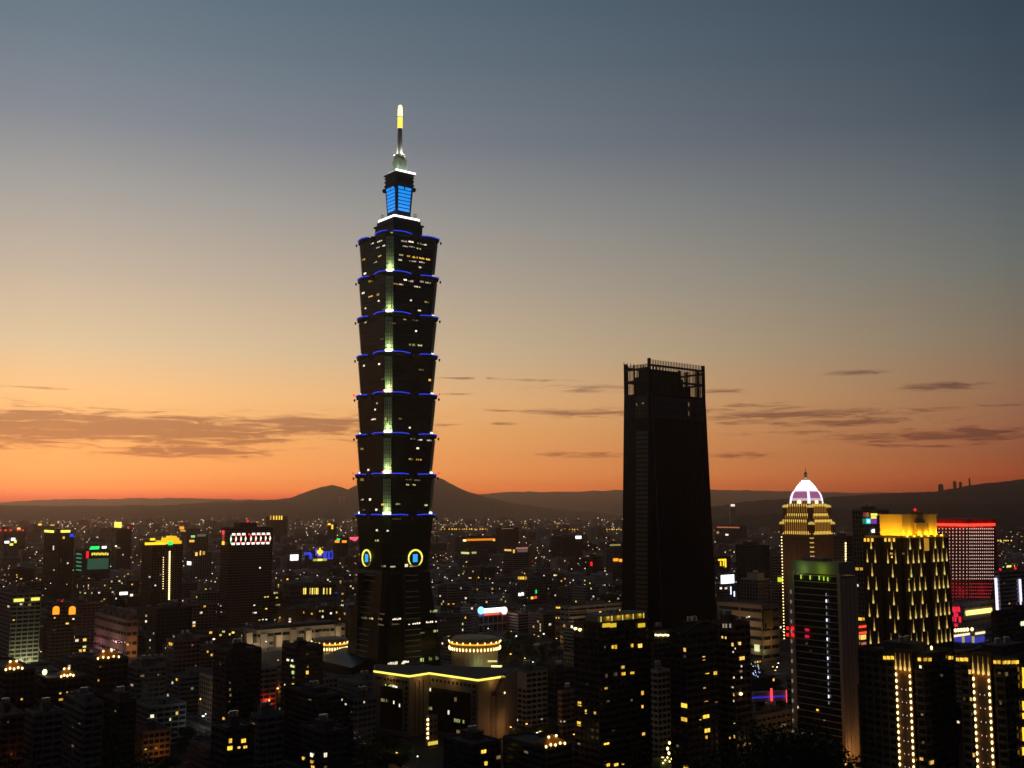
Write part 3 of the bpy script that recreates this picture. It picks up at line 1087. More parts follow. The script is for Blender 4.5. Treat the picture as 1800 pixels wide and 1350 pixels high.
for f in 'RL':
    m = MB()
    zz0, zz1 = zt(733), zt(694)
    for k in range(14):
        for r_ in range(3):
            za, zb = zz0 + (zz1 - zz0) * r_ / 3, zz0 + (zz1 - zz0) * (r_ + 1) / 3 - .5
            if f == 'R':
                xa, xb = -a0 + 4 + (2 * a0 - 5) * k / 14, -a0 + 4 + (2 * a0 - 5) * (k + 1) / 14 - .3
                ya = plan(za)[1][1]; yb2 = plan(zb)[1][1]
                m.loft([[(xa, ya - .25, za), (xb, ya - .25, za), (xb, ya + .3, za), (xa, ya + .3, za)], [(xa, yb2 - .25, zb), (xb, yb2 - .25, zb), (xb, yb2 + .3, zb), (xa, yb2 + .3, zb)]])
            elif k < 8:
                xl_ = plan(za)[3][0]; xm_ = plan(zb)[3][0]
                ya, yb2 = -b0 * .86 + b0 * .98 * k / 8, -b0 * .86 + b0 * .98 * (k + 1) / 8 - .3
                m.loft([[(xl_ - .3, ya, za), (xl_ + .4, ya, za), (xl_ + .4, yb2, za), (xl_ - .3, yb2, za)], [(xm_ - .3, ya, zb), (xm_ + .4, ya, zb), (xm_ + .4, yb2, zb), (xm_ - .3, yb2, zb)]])
    m.build('sky_lobby_glazing', mat('lobby_glass', (0.045, 0.045, 0.043), .4, spec=.3), K.root)
fm = mat('crown_fin_metal', (0.03, 0.026, 0.022), 0.5, 0.4)
for (f, hf, top, beam) in (('R', a0, z32, z40), ('L', b0, z35 - 2.0, zt(646))):
    n = 36 if f == 'R' else 20
    for back in (False, True):
        for j in range(n):
            u = -hf + 2 * hf * j / (n - 1)
            o_ = (b0 if f == 'R' else a0)
            zb_ = z97 if f == 'R' else zt(700)
            pos = (u, (o_ if back else -o_)) if f == 'R' else ((o_ if back else -o_), u)
            if back and f == 'R' and j % 2: continue
            x, y = pos
            x, y = (x, y - math.copysign(.45, y)) if f == 'R' else (x - math.copysign(.45, x), y)
            MB().box(x - .26, x + .26, y - .26, y + .26, h0, top).build('crown_fin', fm, K.root)
        for zz in (beam, zt(667)):
            m = MB()
            o_ = b0 if f == 'R' else a0
            v = (o_ - .5) if back else -o_ + .5
            if f == 'R': m.box(-hf + .1, hf - .1, v - .55, v + .55, zz - .9, zz + .9)
            else: m.box(v - .5, v + .5, -hf + .4, hf - .4, zz - .85, zz + .85)
            m.build('crown_beam', fm, K.root)
for (x, y, top) in ((-a0, -b0, z32 + 1), (a0, -b0, z32), (-a0, b0, z35), (a0, b0, z35)):
    x, y = x - math.copysign(1.1, x), y - math.copysign(1.1, y)
    MB().box(x - 1.1, x + 1.1, y - 1.1, y + 1.1, h0, top).build('crown_post', BLK, K.root)
for it in ((1210, 711, 1.6, 7), (1210, 727, 1.6, 8), (1131, 709, 4, 3), (1120, 711, 2, 4), (1132, 726, 1.4, 5), (1126, 727, 1.4, 5), (1202, 857, 1.2, 3), (1170, 1021, 2.5, 5), (1131, 1053, 8, 2.4), (1182, 1044, 2, 3), (1136, 850, 2, 3)):
    K.put('window', WIN['dim' if it[1] < 1000 else 'white'], it[0], it[1], it[2], it[3], out=.6)

# ------------------------------------------------------------------ city blocks read one by one
# left: pale office tower lit from its forecourt
b = Bld('office_tower', 'pale concrete office tower with a floodlit square frame grid and two yellow roof signs', 'office tower', 0, 73, 1045, 905, pxc=21, yb=1172, lm='pale grid tower')
b.shell('pale', 'grid', 3.5, 4.6)
b.roof(.4, 5, wall='tan')
b.put('roof_sign', panel_mesh(S_lem), 33, 1055, 18, 5, .5)
b.put('roof_sign', panel_mesh(S_lem), 62, 1053, 15, 5, .5)
for px in (28, 44, 60):
    u, z = b.hit('R', px, 1164)
    point_light(b.loc('R', u, max(3, z), 13), (240, 245, 185), 3200, .5, b.root)
b.wins([(15, 1066, 'white', 4, 4), (37, 1062, 'white', 5, 4), (52, 1063, 'dim', 6, 4), (24, 1090, 'warm', 3, 3), (23, 1142, 'warm', 3, 4)])
b.beacon(-2, 2, b.hut_top, .6)

b = Bld('apartment_tower', 'brown apartment tower with two glowing orange arched loggias below its roof', 'apartment tower', 84, 133, 1068, 960, pxc=92, yb=1150, lm='orange-arched tower')
b.shell('brown', 'grid', 3.3, 4)
b.roof(.5, 3.5, wall='brown')
for px in (98.5, 127):
    m = MB()
    u, z = b.hit('R', px, 1073)
    w = 2.9
    pts = [(u - w, z - 3.6), (u + w, z - 3.6), (u + w, z + 1.5)] + [(u + w * math.cos(R(t_)), z + 1.5 + 2.4 * math.sin(R(t_))) for t_ in range(30, 180, 30)] + [(u - w, z + 1.5)]
    m.loft([[(x, -b.b - .25, zz) for x, zz in pts], [(x, -b.b + .2, zz) for x, zz in pts]])
    m.build('arched_loggia', S_orange, b.root)
b.wins([(96, 1086, 'warm', 3, 3), (118, 1096, 'warm', 6, 3), (129, 1088, 'white', 4, 3), (95, 1108, 'dim', 3, 3)])
b.beacon(0, 0, b.hut_top, .6)

b = Bld('twin_slab_tower', 'dark slender twin-slab tower with two yellow light bars on its roof edges', 'office tower', 78, 131, 936, 1650, pxc=105, yb=1060, lm='yellow-bar twin tower')
b.shell('dark', 'fin', 3.6, 4)
b.put('roof_light_bar', panel_mesh(S_lem), 87, 934, 17, 4.4, .6, face='L')
b.put('roof_light_bar', panel_mesh(S_lem), 115, 934, 17, 4.4, .6, face='R')
b.put('neon_sign', panel_mesh(S_blue), 126, 941, 7, 6, .6, face='R')
b.roof(.4, 4, wall='dark')
b.wins([(112, 945, 'gold', 4, 5), (94, 963, 'white', 2, 9), (107, 985, 'dim', 2, 8), (95, 1002, 'white', 2, 3), (119, 990, 'white', 3, 3)])

b = Bld('commercial_block', 'office block with a green roof sign and teal-lit hoarding, left of the golden-crowned tower', 'office block', 132, 194, 968, 1750, pxc=146, yb=1010, lm='green-sign block')
b.shell('dark', 'grid', 3.6, 4)
b.roof(.3, 3, False, wall='dark')
m = MB()
u0, z0 = b.hit('R', 157, 966); u1, z1 = b.hit('R', 174, 960)
m.loft([[(u0, -b.b - .2, z0), (u1, -b.b - .2, z0), (u1 + 1, -b.b - .2, z1), (u0 + 2.5, -b.b - .2, z1)], [(u0, -b.b + .4, z0), (u1, -b.b + .4, z0), (u1 + 1, -b.b + .4, z1), (u0 + 2.5, -b.b + .4, z1)]])
m.build('roof_sign', S_green, b.root)
b.put('roof_lamp', panel_mesh(S_white), 183, 962, 8, 4, .3)
b.put('neon_sign', panel_mesh(S_red), 153.5, 975, 4, 12, .5)
for j in range(9): b.put('lit_letter', panel_mesh(S_lem if j % 3 else S_yel), 162 + j * 3.4, 974 - (j % 2) * .6, 2.1, 4.2, .5)
b.put('hoarding', panel_mesh(lamp('teal_glow', (40, 84, 66), .75)), 172, 991, 37, 19, .4)
for j in range(5): b.put('light_bar', panel_mesh(lamp('teal_bar', (50, 150, 120), .8)), 139, 974 + j * 7, 9, 2.2, .4, face='L')

b = Bld('slim_tower', 'slim dark tower carrying a square lemon-yellow roof sign', 'office tower', 197, 232, 931, 2050, yb=1000, lm='square-sign tower')
b.shell('dark', 'band', 3.6)
b.put('roof_sign', panel_mesh(S_lem), 207.5, 922.5, 13, 10, .2, face='L')
b.roof(.4, 3, False, wall='dark')
b.beacon(b.a * .7, -b.b * .4, None, 1.5)
b.wins([(208, 963, 'dim', 8, 3), (204, 960, 'white', 4, 3), (216, 975, 'white', 3, 3)])

b = Bld('gold_crowned_tower', 'dark office tower with a stepped golden crown and a vertical string of yellow lamps', 'office tower', 250, 322, 957, 1420, pxc=268, yb=1062, lm='golden-crowned tower')
b.shell('brown', 'fin', 3.5, 3.6)
b.put('crown_light_bar', panel_mesh(S_yel), 273, 955.5, 37, 4.5, .4, face='R')
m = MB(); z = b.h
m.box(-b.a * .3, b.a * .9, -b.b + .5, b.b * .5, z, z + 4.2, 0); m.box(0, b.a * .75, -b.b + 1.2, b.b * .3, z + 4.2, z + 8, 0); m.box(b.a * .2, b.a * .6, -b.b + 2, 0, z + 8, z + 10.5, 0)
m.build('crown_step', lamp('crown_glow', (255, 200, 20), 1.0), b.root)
b.put('crown_light_bar', panel_mesh(S_yel), 268, 948, 9, 4, .5, face='R')
b.put('neon_sign', panel_mesh(S_green), 299, 955, 8, 6, 1.0, face='R')
for j in range(24): b.put('string_lamp', BULB, 298 - j * .05, 970 + j * 3.6, 1.5, 1.5, .6, face='R', depth=.8)
for j in range(14): b.put('string_lamp', BULB, 287 - j * .05, 980 + j * 4.2, .8, .8, .6, face='R', depth=.5)
b.wins([(263, 1014, 'white', 3, 3), (273, 1029, 'white', 3, 3), (282, 1010, 'dim', 3, 3)])

# the tower with the time-and-date sign
b = Bld('sign_office_tower', 'brown brick office tower with a red and white digit sign along its top', 'office tower', 389, 480, 929, 1290, pxc=403, yb=1105, lm='digit-sign tower')
b.shell('brown', 'grid', 3.3, 3.0)
b.roof(0, wall='brown')
m = MB()
u0, _ = b.hit('R', 423, 925); u1, _ = b.hit('R', 453, 925)
z1 = at(440, 920, 1290).z
m.box(u0, u1, -b.b + 3, b.b - 4, b.h, z1, 0); m.box(u0 - .4, u1 + .4, -b.b + 2.6, b.b - 3.6, z1, z1 + .5, 0)
m.build('plant_room', WALLS['dark'], b.root)
b.beacon(0, 0, z1 + .5, 1.2)
u2, zz = b.hit('R', 404, 947); u3, _ = b.hit('R', 477, 947)
_, za = b.hit('R', 440, 936); _, zb = b.hit('R', 440, 958)
MB().box(u2, u3, -b.b - .5, -b.b + .1, za + .8, zb - .8).build('sign_board', blackm, b.root)
cw = (u3 - u2) / 8.4
S_dig = lamp('digit_white', (255, 244, 226), 1.7)
S_dgr = lamp('digit_red', (255, 60, 48), 1.2)
for j in range(8):
    x0 = u2 + cw * (j + .15)
    hgt = za - zb
    m = MB()
    y0, y1 = -b.b - .8, -b.b - .45
    md = (za + zb) / 2
    if j != 3:
        m.box(x0 + .22 * cw, x0 + .86 * cw, y0, y1, za - .21 * hgt, za - .04 * hgt, 0)
        m.box(x0 - .05 * cw, x0 + .1 * cw, y0, y1, zb + .14 * hgt, za - .18 * hgt, 2 if j == 0 else 1)
        m.tube([(x0 + .02 * cw, y1, md - .17 * hgt), (x0 + .02 * cw, y0 - .2, md), (x0 + .02 * cw, y1, md + .17 * hgt)], [.6, 1.1, .6], 6, 0)
    else:
        m.box(x0 + .5 * cw, x0 + .8 * cw, y0, y1, za - .22 * hgt, za - .06 * hgt, 1)
    m.box(x0 + .18 * cw, x0 + .8 * cw, y0, y1, zb + .04 * hgt, zb + .21 * hgt, 0)
    m.box(x0 + .86 * cw, x0 + .98 * cw, y0, y1, zb + .16 * hgt, za - .16 * hgt, 1)
    if j in (2, 7):
        m.tube([(x0 + .93 * cw, y1, md - .17 * hgt), (x0 + .93 * cw, y0 - .2, md), (x0 + .93 * cw, y1, md + .17 * hgt)], [.6, 1.1, .6], 6, 0)
    m.build('sign_digit', [S_dig, S_dgr, S_green], b.root)
m = MB()
u, z = b.hit('L', 394, 940)
b.put('neon_sign', panel_mesh(S_pink), 394, 936, 4, 7, 1.2, face='L')
b.put('neon_sign', panel_mesh(lamp('dull_red', (150, 60, 50), .8)), 394, 946, 4, 12, 1.2, face='L')
b.put('neon_sign', panel_mesh(S_gold), 394, 954.5, 4, 6, 1.3, face='L')
b.wins([(466, 1049.5, 'warm', 4, 2.6), (471, 1049, 'warm', 3, 2.6), (468, 1070, 'warm', 4, 2.6), (449, 1077, 'white', 5, 2.4), (445, 1077, 'white', 3, 2.4), (456, 1090, 'warm', 4, 2.4), (462, 1089, 'white', 3, 2.4), (468, 1089, 'white', 3, 2.4), (425, 1097, 'warm', 4, 2.6), (433, 1096, 'warm', 4, 2.6), (457, 998, 'white', 3, 3), (419, 958, 'white', 2, 2), (388, 1065, 'white', 2, 3), (389, 1076, 'white', 2, 2), (447, 1064, 'white', 3, 2)])

# white screen and blue neon theatre block
b = Bld('screen_building', 'grey block with a glaring white screen, left of the blue neon roof', 'office block', 505, 531, 968, 2000, pxc=507, yb=1000, lm='white-screen block')
b.shell('grey', 'plain', 4)
b.roof(0, wall='grey')
b.put('video_screen', panel_mesh(S_white), 517, 980, 14, 10, .6, face='R')
b = Bld('neon_theatre', 'low block outlined in blue neon with a golden flame-shaped roof ornament', 'theatre', 531, 585, 970, 1990, pxc=536, yb=996, lm='blue neon theatre')
b.shell('dark', 'plain', 5)
b.roof(0, wall='dark')
for (px, py, w, h) in ((540, 973, 12, 5), (546, 978, 5, 10), (556, 970.5, 4, 12), (562, 975, 8, 8), (571, 975, 6, 12), (578, 970, 12, 2), (573, 976, 2, 12), (578, 982, 12, 2), (584, 976, 2, 13), (578, 976, 4, 10)):
    b.put('neon_panel', panel_mesh(lamp('royal_neon', (50, 70, 240), .8)), px, py, w, h, .5, face='R')
u, z = b.hit('R', 562, 970)
m = MB()
for (du, dz, r) in ((0, -3, 3.4), (-3.5, 0, 3), (3.5, 0, 3), (0, 2, 3.4), (0, 6, 1.8)): m.ball((u + du, -b.b - 1, z + dz), r, 0, 8)
m.build('roof_ornament', S_yel, b.root)
b.put('light_bar', panel_mesh(lamp('olive_glow', (200, 190, 80), .8)), 562, 984, 24, 4, .8, face='R')
b.put('light_bar', panel_mesh(S_lem), 562, 984, 8, 4, 1.0, face='R')

# red sign on a pole
p = at(622, 972, 1750)
r0 = empty('pole_sign', (p.x, p.y, 0), 0, 'red and white neon sign on a tall pole beside the tiered skyscraper', 'sign')
MB().lathe([(.6, 0), (.5, at(622, 953, 1750).z)], 8).build('pole', steel, r0)
zc = at(622, 947.5, 1750).z
m = MB(); m.loft([[(-7, -.6, zc), (2, -.6, zc - 3.6), (5, -.6, zc - 1), (7.5, -.6, zc + 3.4), (-6, -.6, zc + 3)], [(-7, .6, zc), (2, .6, zc - 3.6), (5, .6, zc - 1), (7.5, .6, zc + 3.4), (-6, .6, zc + 3)]])
m.build('sign_panel', lamp('hot_pink', (255, 70, 90), 2.2), r0)

b = Bld('colonnade_hall', 'dark hall with a row of tall lit openings like a colonnade', 'hall', 498, 592, 1030, 1400, pxc=512, yb=1068, lm='lit colonnade hall')
b.shell('dark', 'plain', 6)
b.roof(0, wall='dark')
for j, px in enumerate((534, 537, 545, 549, 552.5, 556, 558.5, 569, 574.5, 580.5)):
    b.put('lit_opening', panel_mesh(S_lem if j % 2 else L_warm), px, 1039, 2.0, 11, .2, face='R')
b.put('light_bar', panel_mesh(lamp('dim_blue', (30, 40, 150), .5)), 603 - 12, 1042, 6, 3, .3)

# floodlit stepped block
b = Bld('stepped_block', 'rose-coloured floodlit block with battlement-like recesses and two orange uplights', 'office block', 167, 243, 1090, 1010, pxc=223, yb=1165, lm='rosy floodlit block')
b.shell('rosy', 'plain', 8, 8)
m = MB()
for k, (d0, d1, zz) in enumerate(((.1, .9, 4), (.25, .85, 8))):
    for j in range(5):
        u = -b.b + 2 * b.b * (j + .1) / 5
        m.box(-b.a + 3 + k * 4, b.a * .8, u, u + b.b * .25, b.h, b.h + zz, 0)
    m.box(-b.a + 5 + k * 5, b.a * .8, -b.b + 2, b.b - 2, b.h, b.h + zz - 2, 0)
m.build('roof_terrace', WALLS['rosy'], b.root)
for (px, py, c, pw, o) in ((176, 1132, (255, 190, 200), 4200, 14), (205, 1130, (255, 205, 190), 3600, 14), (232, 1136, (255, 180, 110), 2600, 12), (178, 1150, (255, 150, 170), 500, 6), (196, 1148, (240, 190, 200), 350, 7), (214, 1158, (255, 160, 60), 900, 3), (233, 1150, (255, 170, 60), 260, 5)):
    f = b.face(px, py); u, z = b.hit(f, px, py)
    point_light(b.loc(f, u, z, o), c, pw, .4, b.root)
for px in (212, 216.5, 220):
    b.put('uplight', panel_mesh(lamp('uplight_glow', (255, 196, 100), 1.0)), px, 1158, 1.6, 7, .3, face='L')
b.wins([(196, 1141, 'white', 4, 3), (201, 1142, 'white', 3, 3), (198, 1147, 'dim', 5, 3)])

# exhibition hall with pale crenellated terraces
b = Bld('exhibition_hall', 'wide pale exhibition hall with a dark roof and stepped square turrets', 'hall', 430, 607, 1110, 1075, pxc=452, yb=1180, lm='exhibition hall')
b.shell('cream', 'plain', 7, 9)
b.roof(0, wall='cream')
m = MB()
m.box(-b.a * .8, b.a * .9, -b.b * .5, b.b * .8, b.h, b.h + 3.5, 0)
m.build('upper_roof', roofm, b.root)
for j in range(7):
    px = 436 + j * 26
    m = MB()
    u, z = b.hit('R', px, 1128)
    w = 3.2
    m.box(u - w, u + w, -b.b - 3.5, -b.b - .1, 0, b.h - 1 - (j % 3) * 2.2, 0)
    m.box(u - w - .3, u + w + .3, -b.b - 3.8, -b.b - .1, b.h - 1 - (j % 3) * 2.2, b.h - .5 - (j % 3) * 2.2, 0)
    m.build('turret', WALLS['cream'], b.root)
b.wins([(447, 1134, 'white', 4, 4), (471, 1134, 'white', 4, 4), (528, 1128, 'white', 3, 4), (405, 1134, 'white', 3, 5), (488, 1181, 'white', 5, 5), (494, 1182, 'white', 4, 5)])
b.put('wall_light', panel_mesh(lamp('khaki_glow', (120, 104, 64), .5)), 459, 1133, 28, 9, .3, face='R')

for px in (440, 490, 540, 585):
    u, z = b.hit('R', px, 1150)
    point_light(b.loc('R', u, max(6, z), 14), (255, 222, 170), 2600, .5, b.root)  # added fill lights that brighten the pale hall front

# shopping mall turrets beside the tiered skyscraper
def turret(px0, px1, yt, y_lan0, y_lan1, yb_, Y, label, gate):
    c = at((px0 + px1) / 2, yt, Y)
    rad = (px1 - px0) / 2 * ((at(1000, yt, Y).x - at(900, yt, Y).x) / 100)
    r0 = empty('mall_turret', (c.x, Y, 0), 0, label, 'shopping mall', 'mall turrets')
    z = lambda py: at(900, py, Y - rad).z
    m = MB()
    m.lathe([(rad * .96, 0), (rad * .96, z(y_lan1) - .3)], 32, 0)
    for k in range(4): m.lathe([(rad * .975, 3 + k * 5), (rad * .975, 3.6 + k * 5)], 32, 0)
    m.build('wall', mat('turret_stone', (0.36, 0.34, 0.27), 0.6), r0)
    m = MB(); m.lathe([(rad * .98, z(y_lan1)), (rad * 1.03, z(y_lan1) + .8), (rad * 1.03, z(y_lan0) - .2), (rad * .9, z(yt) + .4), (rad * .4, z(yt) + 1.2), (.2, z(yt) + 1.4)], 32, 0)
    m.build('roof', [mat('turret_band', (0.30, 0.21, 0.10), 0.6)], r0)
    n = 44
    for j in range(n):
        an = 2 * math.pi * j / n
        if math.sin(an) > .25: continue
        x, y = rad * 1.06 * math.cos(an), rad * 1.06 * math.sin(an)
        o = inst('lantern', BULB, r0, (x, y, z(y_lan1) + 2.2), (.55, .55, 1.5))
        if j % 2 == 0: inst('lantern', BULB, r0, (x * 1.01, y * 1.01, z(y_lan0) + .2), (.5, .5, .9))
    m = MB(); m.lathe([(rad * 1.045, z(y_lan0) - 1.6), (rad * 1.045, z(y_lan0) - .3)], 36, 0)
    m.build('light_band', lamp('amber_band', (255, 170, 10), 1.2), r0)
    for an in (-2.5, -1.9, -1.3, -.7):
        point_light((rad * 1.3 * math.cos(an), rad * 1.3 * math.sin(an), z(y_lan1) + .5), (255, 190, 60), 260, .5, r0)
    if gate:
        gt = at(853, 1170, Y - rad - 3)
        e = MB().box(-4.5, 4.5, -.4, .4, -2.2, 2.2).build('lit_canopy', lamp('canopy_glow', (255, 250, 170), 1.5), r0, (gt.x + 3.5 - c.x + 6, -rad - 1.5, at(853, 1176, Y - rad).z + 1))
        MB().box(-4, 4, -.4, .4, -.7, .7).build('lit_canopy', lamp('canopy_glow2', (236, 226, 130), 1.0), r0, (gt.x + 6 - c.x, -rad - 1.0, at(853, 1162, Y - rad).z))
        point_light((5, -rad - 6, 9), (240, 255, 170), 900, .5, r0)
    else:
        point_light((3, -rad - 6, 8), (225, 255, 190), 500, .5, r0)
    return r0


turret(550, 611, 1126, 1132, 1146, 1175, 985, 'stone drum turret with a band of golden lanterns, left of the tiered skyscraper', False)
turret(792, 877, 1126, 1132, 1148, 1190, 930, 'stone drum turret with golden lanterns and a bright canopy, right of the tiered skyscraper', True)
b = Bld('dark_hall', 'black hall with a swept curved roof at the foot of the tiered skyscraper', 'hall', 560, 668, 1174, 905, pxc=618, yb=1190)
m = MB(); n = 12
for j in range(n + 1):
    t_ = j / n
    x = -b.a + 2 * b.a * t_
    m.v += [(x, -b.b, 0), (x, -b.b, b.h + 6 * math.sin(t_ * 1.5)), (x, b.b, b.h + 9 * math.sin(t_ * 1.5)), (x, b.b, 0)]
for j in range(n):
    for k in range(3): m.f.append((j * 4 + k, j * 4 + 4 + k, j * 4 + 5 + k, j * 4 + 1 + k)); m.m.append(0)
m.f += [(0, 1, 2, 3), (n * 4 + 3, n * 4 + 2, n * 4 + 1, n * 4)]; m.m += [0, 0]
m.build('hall_shell', blackm, b.root)

# office building with the yellow roof line (W-shaped front)
p1 = [(657, 1181), (719, 1190), (755, 1184.5), (840, 1197), (887, 1190)]
Yw = [700, 655, 690, 640, 675]
P = [at(px, py, Y) for (px, py), Y in zip(p1, Yw)]
zr = sum(q.z for q in P) / 5
P = []
for (px, py) in p1:                     # put every corner on the same roof height
    d_ = ray(px, py); t_ = (zr - HC) / d_.z; P.append(Vector((d_.x * t_, d_.y * t_, zr)))
cen = sum((q for q in P), Vector()) / 5
root = empty('office_building', (cen.x, cen.y + 15, 0), 0, 'tan zigzag-fronted office building outlined by a continuous yellow roof light', 'office building')
L2 = [Vector((q.x - cen.x, q.y - cen.y - 15, 0)) for q in P]
back = [Vector((L2[-1].x + 8, L2[-1].y + 34, 0)), Vector((L2[0].x - 4, L2[0].y + 30, 0))]
poly = [(q.x, q.y) for q in L2 + back]
MB().prism(poly, 0, zr).build('wall', mat('tan_stone', (0.30, 0.24, 0.17), 0.7), root)
MB().prism([(x * .97, y * .97) for x, y in poly], zr, zr + .6).build('roof', roofm, root)
for qa, qb in zip(L2, L2[1:]):
    m = MB(); d_ = (qb - qa).normalized(); nn = Vector((d_.y, -d_.x, 0)) * .35
    m.loft([[qa + nn + Vector((0, 0, zr - .2)), qa - nn + Vector((0, 0, zr - .2)), qa - nn + Vector((0, 0, zr + .9)), qa + nn + Vector((0, 0, zr + .9))], [qb + nn + Vector((0, 0, zr - .2)), qb - nn + Vector((0, 0, zr - .2)), qb - nn + Vector((0, 0, zr + .9)), qb + nn + Vector((0, 0, zr + .9))]])
    m.build('roof_light_line', lamp('lemon_line', (255, 236, 96), 1.4), root)
    mid = (qa + qb) / 2 + nn * 10
    point_light((mid.x, mid.y, zr - 1), (255, 200, 110), 420, .5, root)


class Seg:
    """One straight stretch of that front, to fix windows on."""

    def __init__(s, qa, qb):
        s.a, s.d, s.L = qa, (qb - qa).normalized(), (qb - qa).length
        s.rz = math.atan2(s.d.y, s.d.x)
        s.n = Vector((s.d.y, -s.d.x, 0))

    def put(s, name, me, t, z, w, h, out=.1): 
        q = s.a + s.d * (t * s.L) + s.n * out
        return inst(name, me, root, (q.x, q.y, z), (w, 1, h), s.rz)


sg = [Seg(qa, qb) for qa, qb in zip(L2, L2[1:])]
DK = panel_mesh(glass)
for s_, t0, t1 in ((sg[0], .22, .82), (sg[2], .0, .86)):
    s_.put('glass_wall', DK, (t0 + t1) / 2, zr * .5 - 2.5, (t1 - t0) * s_.L, zr - 11, .25)
    for j in range(11):
        s_.put('window', WIN['dark'], .08 + .84 * j / 10, zr - 3.4, 1.5, 1.5)
    for j in range(9):
        s_.put('window', WIN['dark'], .93, zr - 7 - j * 3.2, 1.9, 1.7)
for (i, t_, z, w, h, k) in ((0, .48, zr - 6.7, 9, 1.5, 'green'), (0, .62, zr - 7, 5, 1.5, 'white'), (0, .34, zr - 16.5, 7, 2.2, 'green'), (0, .6, zr - 16.8, 1.2, 2, 'white'), (0, .76, zr - 18, 1, 2, 'white'),
                          (2, .03, zr - 9.5, 1.2, 2, 'white'), (2, .03, zr - 21, 3.6, 2.2, 'green'), (2, .42, zr - 21.5, 1.6, 2.6, 'white'), (2, .66, zr - 25.5, 11, 2.4, 'green'), (2, .62, zr - 32, 3, 2, 'dim'), (2, .56, zr - 13, 2, 2.4, 'dim')):
    s_ = sg[i]
    s_.put('lit_window_row' if w > 3 else 'window', (WIN3 if w > 3 and k in WIN3 else WIN)[k], t_, z, w, h, .4)
for k in range(3):
    t_ = .3 + .2 * k
    m = MB()
    q0 = sg[1].a + sg[1].d * (t_ * sg[1].L) + sg[1].n * .12
    m.box(-.2, .2, -.1, .1, 3, zr - 3)
    o = m.build('wall_groove', blackm, root, (q0.x, q0.y, 0), sg[1].rz)
b = Bld('lit_kiosk_tower', 'narrow stair tower with a string of lamps against the zigzag-fronted building', 'stair tower', 752, 769, 1262, 636, pxc=755, yb=1305)
b.shell('tan', 'plain', 4)
b.roof(0, wall='tan')
for j in range(5): b.put('string_lamp', BULB, 753, 1265 + j * 8, 1.0, 2.4, .3, face='L')
b.put('lit_canopy', panel_mesh(lamp('canopy_lemon', (235, 210, 80), .9)), 760, 1306, 17, 6, .6, face='R')

# white office right of it and neighbours
b = Bld('white_office', 'off-white office block with a blank top storey and a grid of dark windows', 'office block', 881, 962, 1183, 700, pxc=925, yb=1300, lm='off-white office')
b.shell('cream', 'grid', 3.4, 4.2)
m = MB(); m.box(-b.a - .1, -b.a + .4, -b.b - .1, b.b + .1, b.h - 10, b.h + .1, 0); m.build('blank_storey', WALLS['cream'], b.root)
b.roof(.35, 3, wall='grey')
b.wins([(908, 1265, 'white', 6, 4), (952, 1264, 'white', 3, 3), (893, 1205, 'dark', 3, 4), (897, 1205, 'dark', 3, 4)])
b = Bld('office_block', 'low dark glass block behind the off-white office', 'office block', 960, 1012, 1180, 730, pxc=975, yb=1290)
b.shell('dark', 'band', 3.6)
b.roof(.4, 3, wall='dark')
b = Bld('apartment_house', 'small pink-grey house of paired windows beside the dark lantern-roofed apartment tower', 'apartment house', 984, 1012, 1218, 670, pxc=988, yb=1300)
b.shell('rosy', 'grid', 3.3, 3.4)
b.roof(.3, 2.4, wall='rosy')
b.wins([(986, 1268, 'white', 3, 3), (992, 1268, 'white', 3, 3)])

# pillared bank tower with the blue-white sign
b = Bld('pillared_tower', 'pale pillared office block under a glaring blue, white and red roof sign', 'office block', 838, 891, 1083, 1200, pxc=842, yb=1124, lm='pillared sign block')
b.shell('pale', 'fin', 14, 7.2)
b.roof(0, wall='pale')
b.put('sign_panel', panel_mesh(lamp('sign_core', (235, 250, 255), 2.4)), 866, 1072.5, 36, 8, .6, face='R')
b.put('sign_panel', panel_mesh(lamp('sign_red_edge', (255, 90, 60), 1.1)), 864, 1079, 26, 4, .5, face='R')
for (px, mm) in ((845, lamp('sign_blue', (120, 200, 255), 2.4)), (886, lamp('sign_pink', (255, 215, 220), 2.2))):
    u, z = b.hit('R', px, 1073)
    MB().tube([(u, -b.b - .9, z), (u, -b.b, z)], 4.2, 16).build('sign_emblem', mm, b.root)
    point_light((u, -b.b - 4, z - 3), (90, 140, 255) if px < 860 else (255, 120, 120), 500, 1, b.root)

# low pale blocks left of the finned tower
b = Bld('department_store', 'pale low block with long dark slots and lit windows under a roof terrace', 'department store', 985, 1096, 1068, 1080, pxc=1000, yb=1100, lm='slotted pale block')
b.shell('pale', 'plain', 5, 30)
b.roof(.3, 4, wall='pale')
for px in (1010, 1050, 1080):
    u, z = b.hit('R', px, 1096); point_light(b.loc('R', u, max(4, z), 12), (255, 210, 150), 1500, .5, b.root)  # fill lights added to lift the pale store wall
for (py, w) in ((1076, 30), (1082, 32), (1089, 34)):
    b.put('wall_slot', panel_mesh(glass), 1017, py, w, 1.6, .1, face='R')
b.wins([(1055, 1077, 'warm', 4, 6), (1083, 1075, 'gold', 3, 9), (1089, 1075, 'gold', 3, 9)])
b = Bld('round_pavilion', 'small golden-lit pavilion with a tier of glowing windows in the park', 'pavilion', 976, 998, 1066, 1130, pxc=986, yb=1100)
b.shell('tan', 'grid', 5)
b.roof(.4, 2, False, wall='tan')
for j in range(4): b.put('window', WIN['gold'], 979 + j * 4.2, 1068, 3, 3)
for j in range(5): b.put('window', WIN['warm'], 978 + j * 4.2, 1086, 2, 3)

